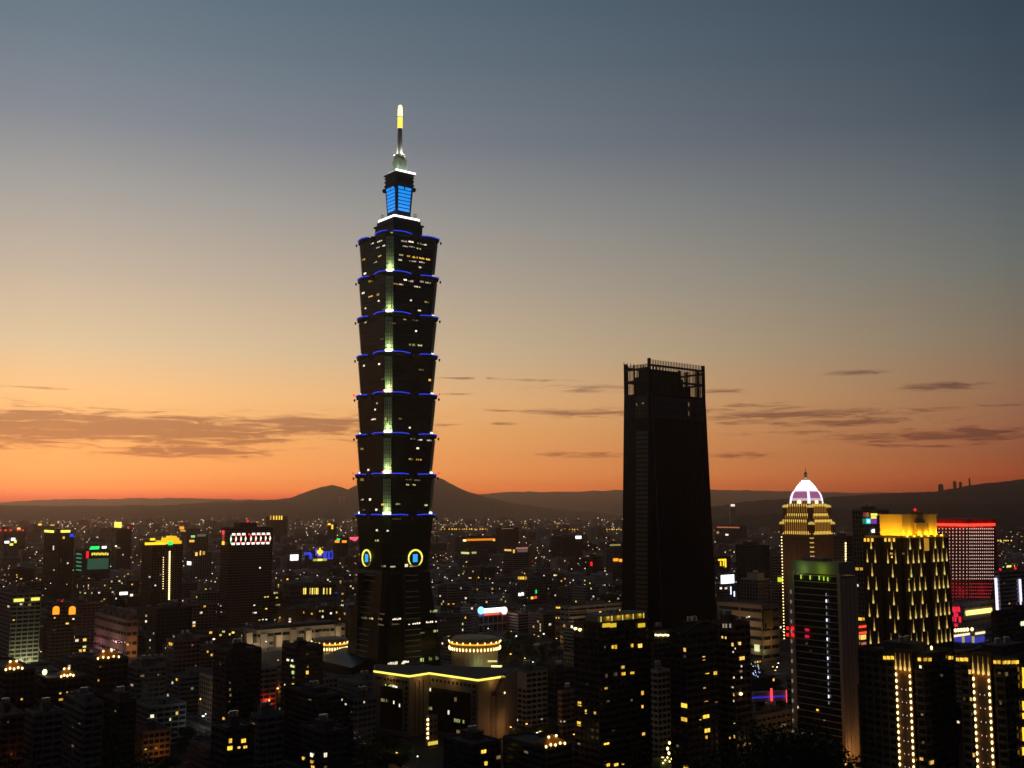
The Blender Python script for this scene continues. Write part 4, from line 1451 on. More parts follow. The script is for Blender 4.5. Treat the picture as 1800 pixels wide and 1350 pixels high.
# screens and signs behind, right of the finned tower
b = Bld('billboard_block', 'block carrying a dazzling white billboard on its roof, right of the finned black tower', 'office block', 1258, 1293, 1026, 1500, pxc=1262, yb=1062, lm='billboard block')
b.shell('grey', 'grid', 3.6)
b.roof(0, wall='grey')
b.put('billboard', panel_mesh(lamp('billboard_white', (236, 236, 255), 2.6)), 1278.5, 1018, 23, 15, .4, face='R')
b.wins([(1267, 1034, 'white', 4, 4), (1276, 1034, 'white', 5, 4)])
b.put('neon_tube', panel_mesh(S_cool), 1284.5, 1038, 1.4, 14, .4, face='R')
b.put('neon_tube', panel_mesh(S_cool), 1290.5, 1044, 1.8, 9, .4, face='R')
b = Bld('neon_corner_block', 'dim block with an angular yellow neon corner sign behind the white billboard', 'office block', 1250, 1284, 980, 1850, pxc=1256, yb=1005)
b.shell('dark', 'grid', 3.6)
b.roof(0, wall='dark')
for (px, py, w, h) in ((1269, 984, 14, 3), (1275, 990, 2.6, 14), (1271.5, 990, 2, 10), (1266.5, 991, 2, 8)): b.put('neon_sign', panel_mesh(S_yel), px, py, w, h, .5, face='R')
b = Bld('dark_office_slab', 'plain dark slab tower between the finned black tower and the domed tower', 'office tower', 1293, 1352, 960, 1350, pxc=1338, yb=1060, lm='plain dark slab')
b.shell('dark', 'fin', 3.6, 3)
b.roof(.4, 4, wall='dark')
b = Bld('office_block', 'grey block with a pale roof house in front of the plain dark slab tower', 'office block', 1302, 1352, 1020, 1150, pxc=1332, yb=1062)
b.shell('grey', 'fin', 3.6, 4)
b.roof(.6, 7, wall='pale')
b = Bld('tiled_block', 'slim tan block with faint ledges close behind the lamp-strung edge of the domed tower', 'apartment block', 1354, 1384, 978, 1300, pxc=1366, yb=1080)
b.shell('tan', 'grid', 3.4)
b.roof(.4, 3, wall='tan')
b.beacon(0, 0, None, .7)
b.put('neon_sign', panel_mesh(lamp('acid_yellow', (220, 230, 40), 1.0)), 1372, 1019, 9, 8, .6, face='L')
b = Bld('concert_hall', 'broad sandy block with a tall yellow banner and lit loading bays', 'hall', 1262, 1369, 1066, 985, pxc=1339, yb=1160, lm='sandy banner hall')
b.shell('tan', 'plain', 9, 30)
b.roof(0, wall='tan')
b.put('banner', panel_mesh(mat('yellow_banner', (0.55, 0.38, 0.08), 0.7)), 1350, 1089, 16, 32, .4, face='R')
b.put('banner_mark', panel_mesh(blackm), 1345, 1100, 3, 9, .55, face='R')
u, z = b.hit('R', 1350, 1114); point_light(b.loc('R', u, z - 6, 9), (255, 200, 120), 1300, .5, b.root)
for (px, py, pw) in ((1290, 1100, 2600), (1322, 1100, 2600)):
    f = b.face(px, py); u, z = b.hit(f, px, py); point_light(b.loc(f, u, z, 16), (255, 214, 160), pw, .5, b.root)
for (px, py, pw) in ((1330, 1142, 420), (1341, 1146, 320)):
    f = b.face(px, py); u, z = b.hit(f, px, py); point_light(b.loc(f, u, max(2, z), 4), (250, 255, 190), pw, .4, b.root)
b.put('loading_bay', panel_mesh(lamp('bay_glow', (236, 232, 170), .8)), 1331, 1139, 9, 12, .3, face='L')
b.wins([(1313, 1085, 'white', 3, 3), (1317, 1084, 'white', 3, 3)])
b = Bld('roof_kiosk', 'small pale roof house peeping over the right-hand dark apartment tower', 'building', 1264, 1286, 1076, 860, pxc=1267, yb=1090)
b.shell('pale', 'plain', 4)
b.roof(0, wall='pale')

# ------------------------------------------------------------------ the domed tower
b = Bld('domed_tower', 'brown brick tower under a brilliant white ribbed dome with gold-lit stepped shoulders', 'tower', 1376, 1463, 941, 1120, pxc=1427, yb=1180, lm='domed tower')
D = b
brick = mat('ribbed_brick', (0.26, 0.15, 0.095), 0.75)
b.fl = 3.5
m = MB(); a, bb, h = b.a, b.b, b.h
m.box(-a, a, -bb, bb, 0, h, 0)
for half_, oth, ax in ((a, bb, 0), (bb, a, 1)):
    n = 16
    for j in range(n + 1):
        u = -half_ + 2 * half_ * j / n
        for sg_ in (-1, 1):
            v0, v1 = sorted((sg_ * (oth - .1), sg_ * (oth + .35)))
            if ax == 0: m.box(u - .45, u + .45, v0, v1, 0, h - 2, 0)
            else: m.box(v0, v1, u - .45, u + .45, 0, h - 2, 0)
m.build('wall', brick, b.root)
zD = lambda py: at(1427, py, 1120).z
glow_rib = lamp('rib_flood_glow', (196, 132, 40), .62)  # emission stands in for floodlighting on the ribs and capitals
glow_cap = lamp('cap_flood_glow', (250, 206, 92), .85)


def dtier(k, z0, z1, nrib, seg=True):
    """A stepped shoulder: brick core, ribs and capitals that glow in place of floodlighting, on every side."""
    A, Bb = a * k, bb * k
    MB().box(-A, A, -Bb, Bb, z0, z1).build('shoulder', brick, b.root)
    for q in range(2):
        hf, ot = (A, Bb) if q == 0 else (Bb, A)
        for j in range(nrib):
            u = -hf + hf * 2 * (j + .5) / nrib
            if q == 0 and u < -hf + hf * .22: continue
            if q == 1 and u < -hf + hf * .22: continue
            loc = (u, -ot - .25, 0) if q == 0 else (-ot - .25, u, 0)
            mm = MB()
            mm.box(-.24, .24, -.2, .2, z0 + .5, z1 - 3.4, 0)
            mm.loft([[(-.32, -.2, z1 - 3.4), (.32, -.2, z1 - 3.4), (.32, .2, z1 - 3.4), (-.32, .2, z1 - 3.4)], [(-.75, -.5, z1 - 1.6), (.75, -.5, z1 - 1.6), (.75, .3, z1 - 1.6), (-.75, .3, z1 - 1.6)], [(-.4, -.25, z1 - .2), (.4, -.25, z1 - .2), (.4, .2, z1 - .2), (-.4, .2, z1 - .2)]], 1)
            mm.build('floodlit_rib', [glow_rib, glow_cap], b.root, loc)


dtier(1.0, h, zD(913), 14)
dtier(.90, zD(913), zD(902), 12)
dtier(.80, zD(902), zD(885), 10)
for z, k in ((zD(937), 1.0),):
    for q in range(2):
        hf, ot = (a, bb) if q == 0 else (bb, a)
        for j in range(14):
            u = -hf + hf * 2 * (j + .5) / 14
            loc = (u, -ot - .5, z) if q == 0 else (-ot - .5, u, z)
            MB().box(-.55, .55, -.3, .3, -1.6, 1.6).build('floodlit_corbel', glow_cap, b.root, loc)
# corner finials like little golden canopies
for k, py in ((1.0, 922), (.86, 892)):
    for sx, sy in ((-1, -1), (-1, 1), (1, -1), (1, 1)):
        m = MB()
        x, y, z = sx * a * k, sy * bb * k, zD(py)
        m.box(x - 2.1, x + 2.1, y - 2.1, y + 2.1, z - 9, z, 0)
        m.loft([[(x - 2.6, y - 2.6, z), (x + 2.6, y - 2.6, z), (x + 2.6, y + 2.6, z), (x - 2.6, y + 2.6, z)], [(x - 2.2, y - 2.2, z + 2), (x + 2.2, y - 2.2, z + 2), (x + 2.2, y + 2.2, z + 2), (x - 2.2, y + 2.2, z + 2)], [(x - .8, y - .8, z + 3), (x + .8, y - .8, z + 3), (x + .8, y + .8, z + 3), (x - .8, y + .8, z + 3)]], 1)
        m.build('corner_finial', [brick, lamp('finial_gold', (214, 180, 80), .85)], b.root)
# dome: four curved sides between white ribs
zb0, zc0, zc1 = zD(893), zD(861), zD(843)


def dring(t):
    k = (.66, .655, .63, .585, .52, .44)[t]
    return a * k, bb * k, zb0 + (zc0 - zb0) * (0, .3, .55, .75, .9, 1)[t]


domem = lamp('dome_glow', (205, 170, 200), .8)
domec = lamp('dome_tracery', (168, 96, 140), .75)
for q in range(4):
    m = MB()
    for t in range(5):
        (A0, B0, z0), (A1, B1, z1) = dring(t), dring(t + 1)
        h0_, o0 = (A0, B0) if q % 2 == 0 else (B0, A0)
        h1_, o1 = (A1, B1) if q % 2 == 0 else (B1, A1)
        m.quad((-h0_ * .84, -o0 - .05, z0), (h0_ * .84, -o0 - .05, z0), (h1_ * .84, -o1 - .05, z1), (-h1_ * .84, -o1 - .05, z1), 0 if t not in (2, 3) else 1)
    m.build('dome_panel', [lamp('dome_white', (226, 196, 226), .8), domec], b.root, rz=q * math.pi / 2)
    m = MB()
    for t in range(5):
        (A0, B0, z0), (A1, B1, z1) = dring(t), dring(t + 1)
        h0_, o0 = (A0, B0) if q % 2 == 0 else (B0, A0)
        h1_, o1 = (A1, B1) if q % 2 == 0 else (B1, A1)
        m.loft([[(-h0_ - .6, -o0 - .6, z0), (-h0_ * .86, -o0 - .4, z0), (-h0_ * .86, -o0 * .86, z0), (-h0_ - .4, -o0 * .86, z0)], [(-h1_ - .6, -o1 - .6, z1), (-h1_ * .86, -o1 - .4, z1), (-h1_ * .86, -o1 * .86, z1), (-h1_ - .4, -o1 * .86, z1)]])
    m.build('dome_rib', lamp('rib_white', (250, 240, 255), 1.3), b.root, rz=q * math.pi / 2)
    o_ = dring(0)[1] if q % 2 == 0 else dring(0)[0]
    m = MB(); m.tube([(0, -o_ - 1.2, zD(883)), (0, -o_ - .2, zD(883))], 2.4, 16)
    m.build('round_lamp', lamp('round_lamp', (255, 226, 160), 2.2), b.root, rz=q * math.pi / 2)
    hf = dring(0)[0] if q % 2 == 0 else dring(0)[1]
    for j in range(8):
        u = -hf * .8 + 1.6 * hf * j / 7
        MB().box(u - .35, u + .35, -o_ - .5, -o_ - .1, zD(893), zD(880)).build('floodlit_rib', glow_rib, b.root, rz=q * math.pi / 2)
    MB().box(-hf * .82, hf * .82, -o_ - .3, -o_ + .1, zD(893), zD(880)).build('dome_drum', brick, b.root, rz=q * math.pi / 2)
m = MB()
A, Bb, z0 = dring(5)
nst = 5
for k in range(nst):
    s0 = 1.06 - .8 * (k / nst) ** 1.2; s1 = s0 - .07
    za, zb_ = zc0 + (zc1 - zc0) * k / nst, zc0 + (zc1 - zc0) * (k + 1) / nst
    m.loft([[(-A * s0, -Bb * s0, za), (A * s0, -Bb * s0, za), (A * s0, Bb * s0, za), (-A * s0, Bb * s0, za)], [(-A * s1, -Bb * s1, zb_), (A * s1, -Bb * s1, zb_), (A * s1, Bb * s1, zb_), (-A * s1, Bb * s1, zb_)]])
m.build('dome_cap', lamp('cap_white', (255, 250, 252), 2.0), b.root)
MB().lathe([(1.4, zc1), (1.2, zD(840)), (2.0, zD(838)), (1.5, zD(834.5)), (1.9, zD(832)), (1.6, zD(829.5)), (.4, zD(828)), (.35, zD(824)), (.1, zD(820))], 10).build('dome_spire', mat('gilt', (0.5, 0.4, 0.18), 0.35, 0.8), b.root)
MB().ball((0, 0, zD(832)), 1.7, 0, 10).build('spire_lamp', lamp('spire_cream', (255, 236, 180), 1.6), b.root)
point_light((-6, -8, zc1 + 4), (255, 240, 200), 500, .4, b.root)
for (px, py) in ((1400, 1000), (1440, 990)):
    f = b.face(px, py); u, z = b.hit(f, px, py); point_light(b.loc(f, u, z, 26), (255, 190, 120), 3500, .5, b.root)  # lights added in mid-air to brighten the brick shaft
# stair-like lit bay down the near corner
for j in range(6):
    zz = zD(947 + j * 8.0)
    m = MB(); m.box(-a - .9, -a + 2.2, -bb - .9, -bb + 2.2, zz, zz + 1.2, 0); m.box(-a - .7, -a + .2, -bb - .7, -bb + .2, zz - 2.6, zz, 0)
    m.build('corner_bay_light', lamp('bay_gold', (220, 180, 90), .8), b.root)
MB().box(-a - .8, -a + 1.8, -bb - .8, -bb + 1.8, 0, zD(918)).build('corner_pier', brick, b.root)
for j in range(46):
    b.put('string_lamp', BULB, 1374.5 + j * .14, 944 + j * 5.4, 1.0, 1.0, .6, face='L', depth=.6)
b.wins([(1377, 1110, 'white', 3, 3)])

# glass-banded office with a green-lit roof storey
b = Bld('banded_office_tower', 'dark office tower of thin pale floor lines with a green-lit top storey', 'office tower', 1386, 1506, 1010, 560, pxc=1476, yb=1350, lm='green-topped banded tower')
b.fl = 3.42
a, bb, h = b.a, b.b, b.h
m = MB()
m.box(-a + .4, a - .4, -bb + .4, bb - .4, 0, h - 1, 1)
n = int(h / b.fl)
for k in range(n + 1):
    z = h - 1.5 - k * b.fl
    if z < 1: break
    m.box(-a + .1, a - .1, -bb + .1, bb - .1, z, z + .42, 0)
m.build('wall', [mat('band_concrete', (0.38, 0.37, 0.35), .7), glass], b.root)
gm = mat('pier_stone', (0.55, 0.40, 0.27), 0.7)
for (x0, x1, y0, y1) in ((-a - .3, -a + 2.0, bb - 3.2, bb + .3), (-a - .4, -a + 1.0, -bb - .3, -bb + 1.6)):
    MB().box(x0, x1, y0, y1, 0, h + .5).build('corner_pier', gm, b.root)
for k in range(4):
    x0 = -a + 1.2 + (2 * a - 1.2) * k / 4
    MB().box(x0 + .3, x0 + (2 * a - 1.2) / 4 - .5, -bb - .3, -bb + .5, 0, h - 2).build('pilaster', gm, b.root)
m = MB(); m.box(-a + 1, a - 1, -bb + 1, bb - 1, h, h + 6.2, 0); m.box(-a + .2, a - .2, -bb + .2, bb - .2, h - .4, h, 0); m.box(-a + 4, a - 3, -bb * .2, bb * .6, h + 6.2, h + 8, 0)
m.build('roof_storey', mat('roof_storey_render', (0.30, 0.30, 0.26), .8), b.root)
for (px, py) in ((1409, 1014), (1425, 1015), (1441, 1016), (1449, 1017), (1456, 1018)):
    b.put('green_lamp', panel_mesh(lamp('lime_lamp', (190, 240, 60), .9 if px < 1440 else 1.6)), px, py, 1.8, 7, .5, face='L')
u, z = b.hit('L', 1444, 1010)
point_light((-a - 3, u, h + 2), (180, 220, 60), 420, .4, b.root)
point_light((-a - 3, u + 12, h + 2), (190, 230, 120), 350, .4, b.root)
for (px, py) in ((1383.5, 1104), (1392, 1104.5), (1383.5, 1115.5), (1392.5, 1116)):
    b.put('neon_sign', panel_mesh(S_red), px + 2.5, py, 4, 5.4, .8, face='L')
for py in (1107, 1118.5): b.put('neon_sign', panel_mesh(lamp('crimson', (220, 20, 60), .8)), 1420, py, 7, 5, .7, face='L')
for k in range(18): b.put('wall_lamp', panel_mesh(S_cool if k % 3 == 1 else lamp('grey_glint', (150, 150, 150), .6)), 1453 + k * .28, 1045 + k * 11.2, 1.6, 5, .4, face='L')
for k in range(16): b.put('wall_lamp', panel_mesh(lamp('grey_glint', (150, 150, 150), .6)), 1391.5 + k * .3, 1040 + k * 17.4, 1.6, 6, .8, face='L')
b.wins([(1402, 1243, 'white', 3, 4), (1437, 1248, 'gold', 4, 4), (1418, 1131, 'dim', 4, 3), (1449, 1266, 'dim', 4, 2), (1412, 1289, 'white', 4, 3), (1428, 1292, 'white', 3, 3), (1452, 1300, 'dim', 6, 2), (1436, 1308, 'dim', 6, 2), (1404, 1328, 'white', 7, 4), (1416, 1331, 'white', 6, 4), (1425, 1144, 'dim', 3, 2)])

b = Bld('lattice_block', 'dim block with faint white corner lamps between the domed tower and grey slab', 'office block', 1461, 1500, 944, 1300, pxc=1487, yb=1000)
b.shell('dark', 'grid', 4)
b.roof(.4, 4, wall='dark')
for j in range(8): b.put('wall_lamp', BULB, 1487, 955 + j * 4.6, 1.2, 1.8, .6, face='L')
for j in range(9): b.put('wall_lamp', BULB, 1462.5, 948 + j * 5, .6, .9, .6, face='L')

# grey slab with the coloured screen
b = Bld('grey_slab_tower', 'tall grey ribbed slab with a patchwork of coloured signs near its top', 'office tower', 1498, 1562, 898, 860, pxc=1518, yb=1090, lm='grey sign slab')
b.shell('grey', 'fin', 3.6, 2.8)
b.roof(.4, 3, wall='grey')
for (px, py, w, h, mm) in ((1518.5, 905, 4.5, 8, lamp('brown_sign', (130, 60, 40), .7)), (1524, 905, 5, 8, lamp('tan_sign', (180, 100, 60), .7)), (1535.5, 904.5, 11, 4, S_lem), (1535, 909.5, 9, 4, S_lem), (1518, 916, 5, 9, lamp('teal_sign', (20, 130, 110), .8)), (1525.5, 916, 8, 9, S_cyan), (1533, 916, 5, 9, lamp('magenta_sign', (170, 50, 150), .8)), (1538, 916, 4, 9, S_purple)):
    b.put('sign_patch', panel_mesh(mm), px, py, w, h, .5, face='R')
b.put('sign_letter', panel_mesh(S_white), 1532.3, 933.5, 2, 5, .6, face='R')
b.put('sign_letter', panel_mesh(S_white), 1535.3, 933, 2, 6, .6, face='R')
b.put('sign_patch', panel_mesh(S_cool), 1525, 916, 3, 4, .8, face='R')
for (px, py, w, k) in ((1507, 1000, 6, 'gold'), (1514.5, 1000, 5, 'gold'), (1511, 1088, 8, 'gold'), (1518, 1088, 4, 'gold'), (1508, 1029, 2, 'white')):
    b.put('window', WIN[k], px, py, w, 5 if w > 3 else 4, .2)
b.put('neon_tube', panel_mesh(S_white), 1499.7, 1049, 3, 11, .8, face='L')
b = Bld('red_neon_shop', 'low shop block with two red neon bars and a bright lit front', 'shop', 1499, 1533, 1098, 800, pxc=1503, yb=1200, lm='red neon shop')
b.shell('tan', 'plain', 5)
b.roof(0, wall='tan')
for py in (1102, 1113): b.put('neon_bar', panel_mesh(S_redo), 1511, py, 24, 3.6, .5, face='R')
for (px, w) in ((1506, 2), (1510, 2), (1517, 9)): b.put('lit_opening', panel_mesh(L_warm), px, 1120, w, 8, .3, face='R')
for px in (1507, 1518): b.put('lit_opening', panel_mesh(lamp('salmon_glow', (200, 120, 90), .8)), px, 1131, 8, 4, .3, face='R')
b.put('lit_opening', panel_mesh(S_white), 1509, 1158.5, 12, 4, .3, face='R')
b.put('wall_panel', panel_mesh(mat('pale_panel', (0.45, 0.42, 0.34))), 1513, 1176, 20, 18, .3, face='R')

# the black tower of drop-shaped uplight glows
TB = []
blackt = mat('bay_black', (0.014, 0.012, 0.010), 0.45, spec=.3)
b = Bld('drop_glow_tower', 'black clustered tower covered in golden drop-shaped uplight glows with a glowing yellow penthouse', 'tower', 1519, 1668, 946, 640, pxc=1584, yb=1180, lm='drop-glow tower')
b.fl = 3.4
a, bb, h = b.a, b.b, b.h
m = MB(); m.box(-a + 2, a - 2, -bb + 2, bb - 2, 0, h, 0)
for k in range(int(h / 3.4)): m.box(-a + 1.9, a - 1.9, -bb + 1.9, bb - 1.9, k * 3.4 + .02, k * 3.4 + .5, 1)
m.build('wall', [blackt, mat('bay_black_band', (0.02, 0.018, 0.016), .5)], b.root)
BAYS = [('L', 1519, 1548), ('L', 1555, 1584), ('R', 1589, 1632), ('R', 1636, 1670)]
zL = lambda py: at(1584, py, 640).z
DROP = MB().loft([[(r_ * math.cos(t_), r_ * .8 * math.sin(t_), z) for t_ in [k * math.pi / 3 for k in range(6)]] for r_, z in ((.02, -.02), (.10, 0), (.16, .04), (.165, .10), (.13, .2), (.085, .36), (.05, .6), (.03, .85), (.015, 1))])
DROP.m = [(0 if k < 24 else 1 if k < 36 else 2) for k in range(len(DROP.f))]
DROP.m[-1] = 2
DROP = DROP.mesh('drop_glow', [lamp('drop_gold', (244, 208, 112), .95), lamp('drop_mid', (224, 182, 90), .78), lamp('drop_tip', (170, 130, 64), .55)])  # uplight wash on the fins put into glowing drops, dimmer upward
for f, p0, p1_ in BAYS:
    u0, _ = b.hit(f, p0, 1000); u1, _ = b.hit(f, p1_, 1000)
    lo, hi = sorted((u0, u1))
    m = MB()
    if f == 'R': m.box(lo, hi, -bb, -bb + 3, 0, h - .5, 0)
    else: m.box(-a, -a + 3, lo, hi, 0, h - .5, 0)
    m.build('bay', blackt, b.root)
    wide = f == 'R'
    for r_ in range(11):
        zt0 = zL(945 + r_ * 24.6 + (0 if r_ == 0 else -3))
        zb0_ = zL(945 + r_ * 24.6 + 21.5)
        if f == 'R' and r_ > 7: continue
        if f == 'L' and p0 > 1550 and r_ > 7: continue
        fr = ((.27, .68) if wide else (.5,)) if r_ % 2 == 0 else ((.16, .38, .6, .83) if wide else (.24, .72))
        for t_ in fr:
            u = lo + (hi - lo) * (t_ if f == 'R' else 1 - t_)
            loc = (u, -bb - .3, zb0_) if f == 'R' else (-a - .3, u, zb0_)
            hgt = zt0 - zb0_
            inst('drop_glow', DROP, b.root, loc, (3.7, 3.7, hgt))
# penthouse flooded yellow
Pm = mat('penthouse_render', (0.62, 0.50, 0.22), 0.7)
u0, _ = b.hit('R', 1590, 930); 
z3 = zL(906)
m = MB(); m.box(-a * .72, a * .72, -bb * .72, bb * .5, h, z3, 0)
m.box(-a * .76, a * .76, -bb * .76, bb * .54, z3, z3 + .6, 0)
m.build('penthouse', Pm, b.root)
m = MB(); m.box(-a + .6, a - .6, -bb + .6, bb - .6, h, h + .4, 0)
for (x0, x1, y0, y1) in ((-a + .6, a - .6, -bb + .6, -bb + .9), (-a + .6, -a + .9, -bb + .6, bb - .6)): m.box(x0, x1, y0, y1, h + .4, h + 1.4, 0)
m.build('roof', Pm, b.root)
m = MB(); m.box(-a * .25, a * .25, -bb * .86, -bb * .6, h + .4, h + 9, 0); m.box(-a * .1, a * .12, -bb * .75, -bb * .4, z3 - .5, z3 + 2.2, 0)
m.build('stair_head', mat('stair_render', (0.40, 0.30, 0.14), .8), b.root)
for (x, y, pw) in [(-a * .72 + 1.44 * a * k / 5, -bb * .96, 1900) for k in range(6)] + [(-a * .96, -bb * .72 + 1.2 * bb * k / 3, 2300) for k in range(4)]:
    point_light((x, y, h + 2.0), (255, 184, 34), pw * 1.0, .4, b.root)
    MB().box(x - .4, x + .4, y - .3, y + .3, h + .4, h + 1.1).build('flood_or_fill_lamp', lamp('flood_core', (255, 230, 90), 2.0), b.root)
for px in (1521, 1527, 1534, 1557, 1564, 1572):
    b.put('eave_lamp', panel_mesh(lamp('eave_gold', (255, 190, 60), 1.3)), px, 949, 3.4, 6, .4, face='L')
b.put('lit_opening', panel_mesh(lamp('amber_door', (190, 130, 40), .9)), 1628, 957, 8, 22, .3, face='R')
b.beacon(0, -bb * .5, z3 + 2.2, .7)
b.put('red_lamp', BULB, 1596, 1018, 0.1, 0.1, .5)
b.wins([(1567, 973, 'warm', 6, 4), (1568, 979, 'gold', 3, 4), (1574, 974, 'dim', 3, 4), (1588, 973, 'dim', 4, 3), (1610, 1080, 'dim', 5, 3), (1630, 1079, 'dim', 4, 3)])

# the tower of pink dots
b = Bld('dot_lit_tower', 'hotel tower with a grid of white and pink lamps below a red-lit roof band', 'hotel', 1640, 1750, 912, 1010, pxc=1703, yb=1060, lm='dot-lit hotel')
b.fl = 3.6
a, bb, h = b.a, b.b, b.h
dotw = mat('hotel_brick', (0.20, 0.085, 0.075), .75)
m = MB(); m.box(-a, a, -bb, bb, 0, h - 9, 0)
for k in range(int((h - 9) / 3.6)): m.box(-a - .12, a + .12, -bb - .12, bb + .12, k * 3.6 + .05, k * 3.6 + .7, 0)
m.build('wall', dotw, b.root)
MB().box(-a - .2, a + .2, -bb - .2, bb + .2, h - 9, h).build('roof_band', mat('band_red', (0.45, 0.05, 0.04), .6), b.root)
m = MB(); m.box(a - .5, a + .5, -bb - .6, -bb + .4, 0, h + 1); m.build('edge_fin', mat('fin_tan', (0.40, 0.25, 0.16), .7), b.root)
for (f, p0, p1_) in (('L', 1643, 1703), ('R', 1703, 1748)):
    u0, _ = b.hit(f, p0, 921); u1, _ = b.hit(f, p1_, 921); lo, hi = sorted((u0, u1))
    m = MB()
    if f == 'R': m.box(lo, hi, -bb - 1.0, -bb - .25, h - 7.2, h - 4.6)
    else: m.box(-a - 1.0, -a - .25, lo, hi, h - 7.2, h - 4.6)
    m.build('red_light_line', lamp('scarlet_line', (255, 70, 44), 1.5), b.root)
    for t_ in (.2, .5, .8):
        u = lo + (hi - lo) * t_
        point_light(b.loc(f, u, h - 6.5, 3.0), (255, 10, 16), 420, .4, b.root)
DOT = MB().ball((0, 0, 0), 1.0).mesh('wall_lamp', lamp('dot_white', (250, 206, 190), 1.15))
DOTR = MB().ball((0, 0, 0), 1.0).mesh('wall_lamp', lamp('dot_pink', (225, 60, 70), .8))
count = 0
rest = MB(); restr = MB()
for k in range(22):
    py = 929.5 + k * 5.85
    if k > 15: py += 3
    red = k > 15
    for f, n, p0, p1_ in (('L', 10, 1645, 1700), ('R', 12, 1704, 1745 - max(0, k - 15) * 1.2)):
        for j in range(n):
            px = p0 + (p1_ - p0) * j / (n - 1)
            u, z = b.hit(f, px, py)
            loc = b.loc(f, u, z, .5)
            if k < 4 and px > 1670 and count < 100:
                inst('wall_lamp', DOT, b.root, loc, (.46, .46, .62)); count += 1
            else:
                (restr if red else rest).ball(loc, .42 if not red else .4, 0, 5, 1.3)
rest.build('wall_lamp_grid', lamp('dot_white', (250, 206, 190), 1.15), b.root, kind='stuff')
restr.build('wall_lamp_grid', lamp('dot_pink', (225, 60, 70), .8), b.root, kind='stuff')
for (px, py, pw) in ((1690, 1040, 500), (1725, 1038, 500), (1670, 1030, 300)):
    f = b.face(px, py); u, z = b.hit(f, px, py); point_light(b.loc(f, u, z, 5), (255, 50, 60), pw, .5, b.root)
b = Bld('hotel_podium', 'low pale podium with a yellow light bar and red neon characters below the dot-lit hotel', 'podium', 1655, 1752, 1062, 950, pxc=1690, yb=1110, lm='red neon podium')
b.shell('pale', 'plain', 6)
b.roof(0, wall='pale')
b.put('light_bar', panel_mesh(lamp('bar_cream', (255, 224, 120), 2.0)), 1720, 1075, 46, 8, .6, face='R')
for (px, py, w, h_) in ((1677, 1071, 4, 9), (1681.5, 1071, 3, 9), (1686, 1071, 4, 9), (1679, 1080, 3, 9), (1683, 1081, 3, 7), (1675, 1088, 3, 8), (1680, 1089, 3, 8), (1688, 1089, 4, 10), (1681, 1099, 5, 5)):
    b.put('neon_character', panel_mesh(lamp('rose_neon', (235, 30, 66), 1.2)), px, py, w, h_, .6, face='L')
b = Bld('blue_arcade', 'long low arcade glowing blue and white in front of the hotel podium', 'arcade', 1672, 1752, 1110, 840, pxc=1676, yb=1145, lm='blue arcade')
b.shell('pale', 'plain', 5)
b.roof(0, wall='pale')
for j in range(6): b.put('roof_lamp', BULB, 1679 + j * 5.2 + (3 if j > 4 else 0), 1108 - j * .4, 1.9, 3.2, .3, face='R')
b.put('light_bar', panel_mesh(lamp('bar_pale', (250, 236, 190), 1.2)), 1690, 1116, 28, 4, .5, face='R')
b.put('light_bar', panel_mesh(lamp('bar_pale', (250, 236, 190), 1.2)), 1722, 1112.5, 17, 4, .5, face='R')
for (px, w) in ((1684, 14), (1700, 15), (1720, 20)): b.put('neon_panel', panel_mesh(lamp('violet_blue', (62, 62, 176), .8)), px, 1124, w, 11, .4, face='R')
for px in (1692, 1709.5): b.put('lit_column', panel_mesh(lamp('column_cream', (190, 176, 110), .8)), px, 1124, 4, 11, .6, face='R')
b = Bld('neon_edged_block', 'pale block of dark ribbon windows edged by two vertical white neon tubes', 'office block', 1748, 1815, 1006, 960, pxc=1756, yb=1070, lm='white-neon block')
b.shell('pale', 'band', 3.6)
b.roof(.4, 3, wall='pale')
b.put('neon_tube', panel_mesh(lamp('tube_white', (222, 216, 255), 1.7)), 1752.5, 1044, 4.6, 56, .8, face='L')
b.put('neon_tube', panel_mesh(lamp('tube_white', (222, 216, 255), 1.7)), 1793, 1043, 3.6, 50, .6, face='R')
b.wins([(1774, 1061, 'warm', 3, 3), (1765, 1025, 'dim', 3, 2)])
for u in (-b.a * .9, 0, b.a * .6): b.beacon(u, -b.b * .8, None, .8)
b = Bld('dark_block', 'blank dark block in front of the white neon-edged block', 'office block', 1742, 1830, 1078, 760, pxc=1752, yb=1150)
b.shell('dark', 'plain', 4)
b.roof(.3, 3, wall='dark')
b.put('window', WIN['white'], 1797, 1096, 6, 8)
b.put('red_lamp', BULB, 1736, 1125, .1, .1)
b = Bld('lit_sign_block', 'dim block with a short lemon sign at the right edge below the hill', 'office block', 1763, 1812, 1000, 1250, pxc=1768, yb=1003)
b.shell('dark', 'grid', 4)
b.roof(.3, 3, wall='dark')
b.put('roof_sign', panel_mesh(S_lem), 1776, 995.5, 14, 4, .4, face='R')
b.put('window', WIN['gold'], 1766.5, 1008, 8, 6)

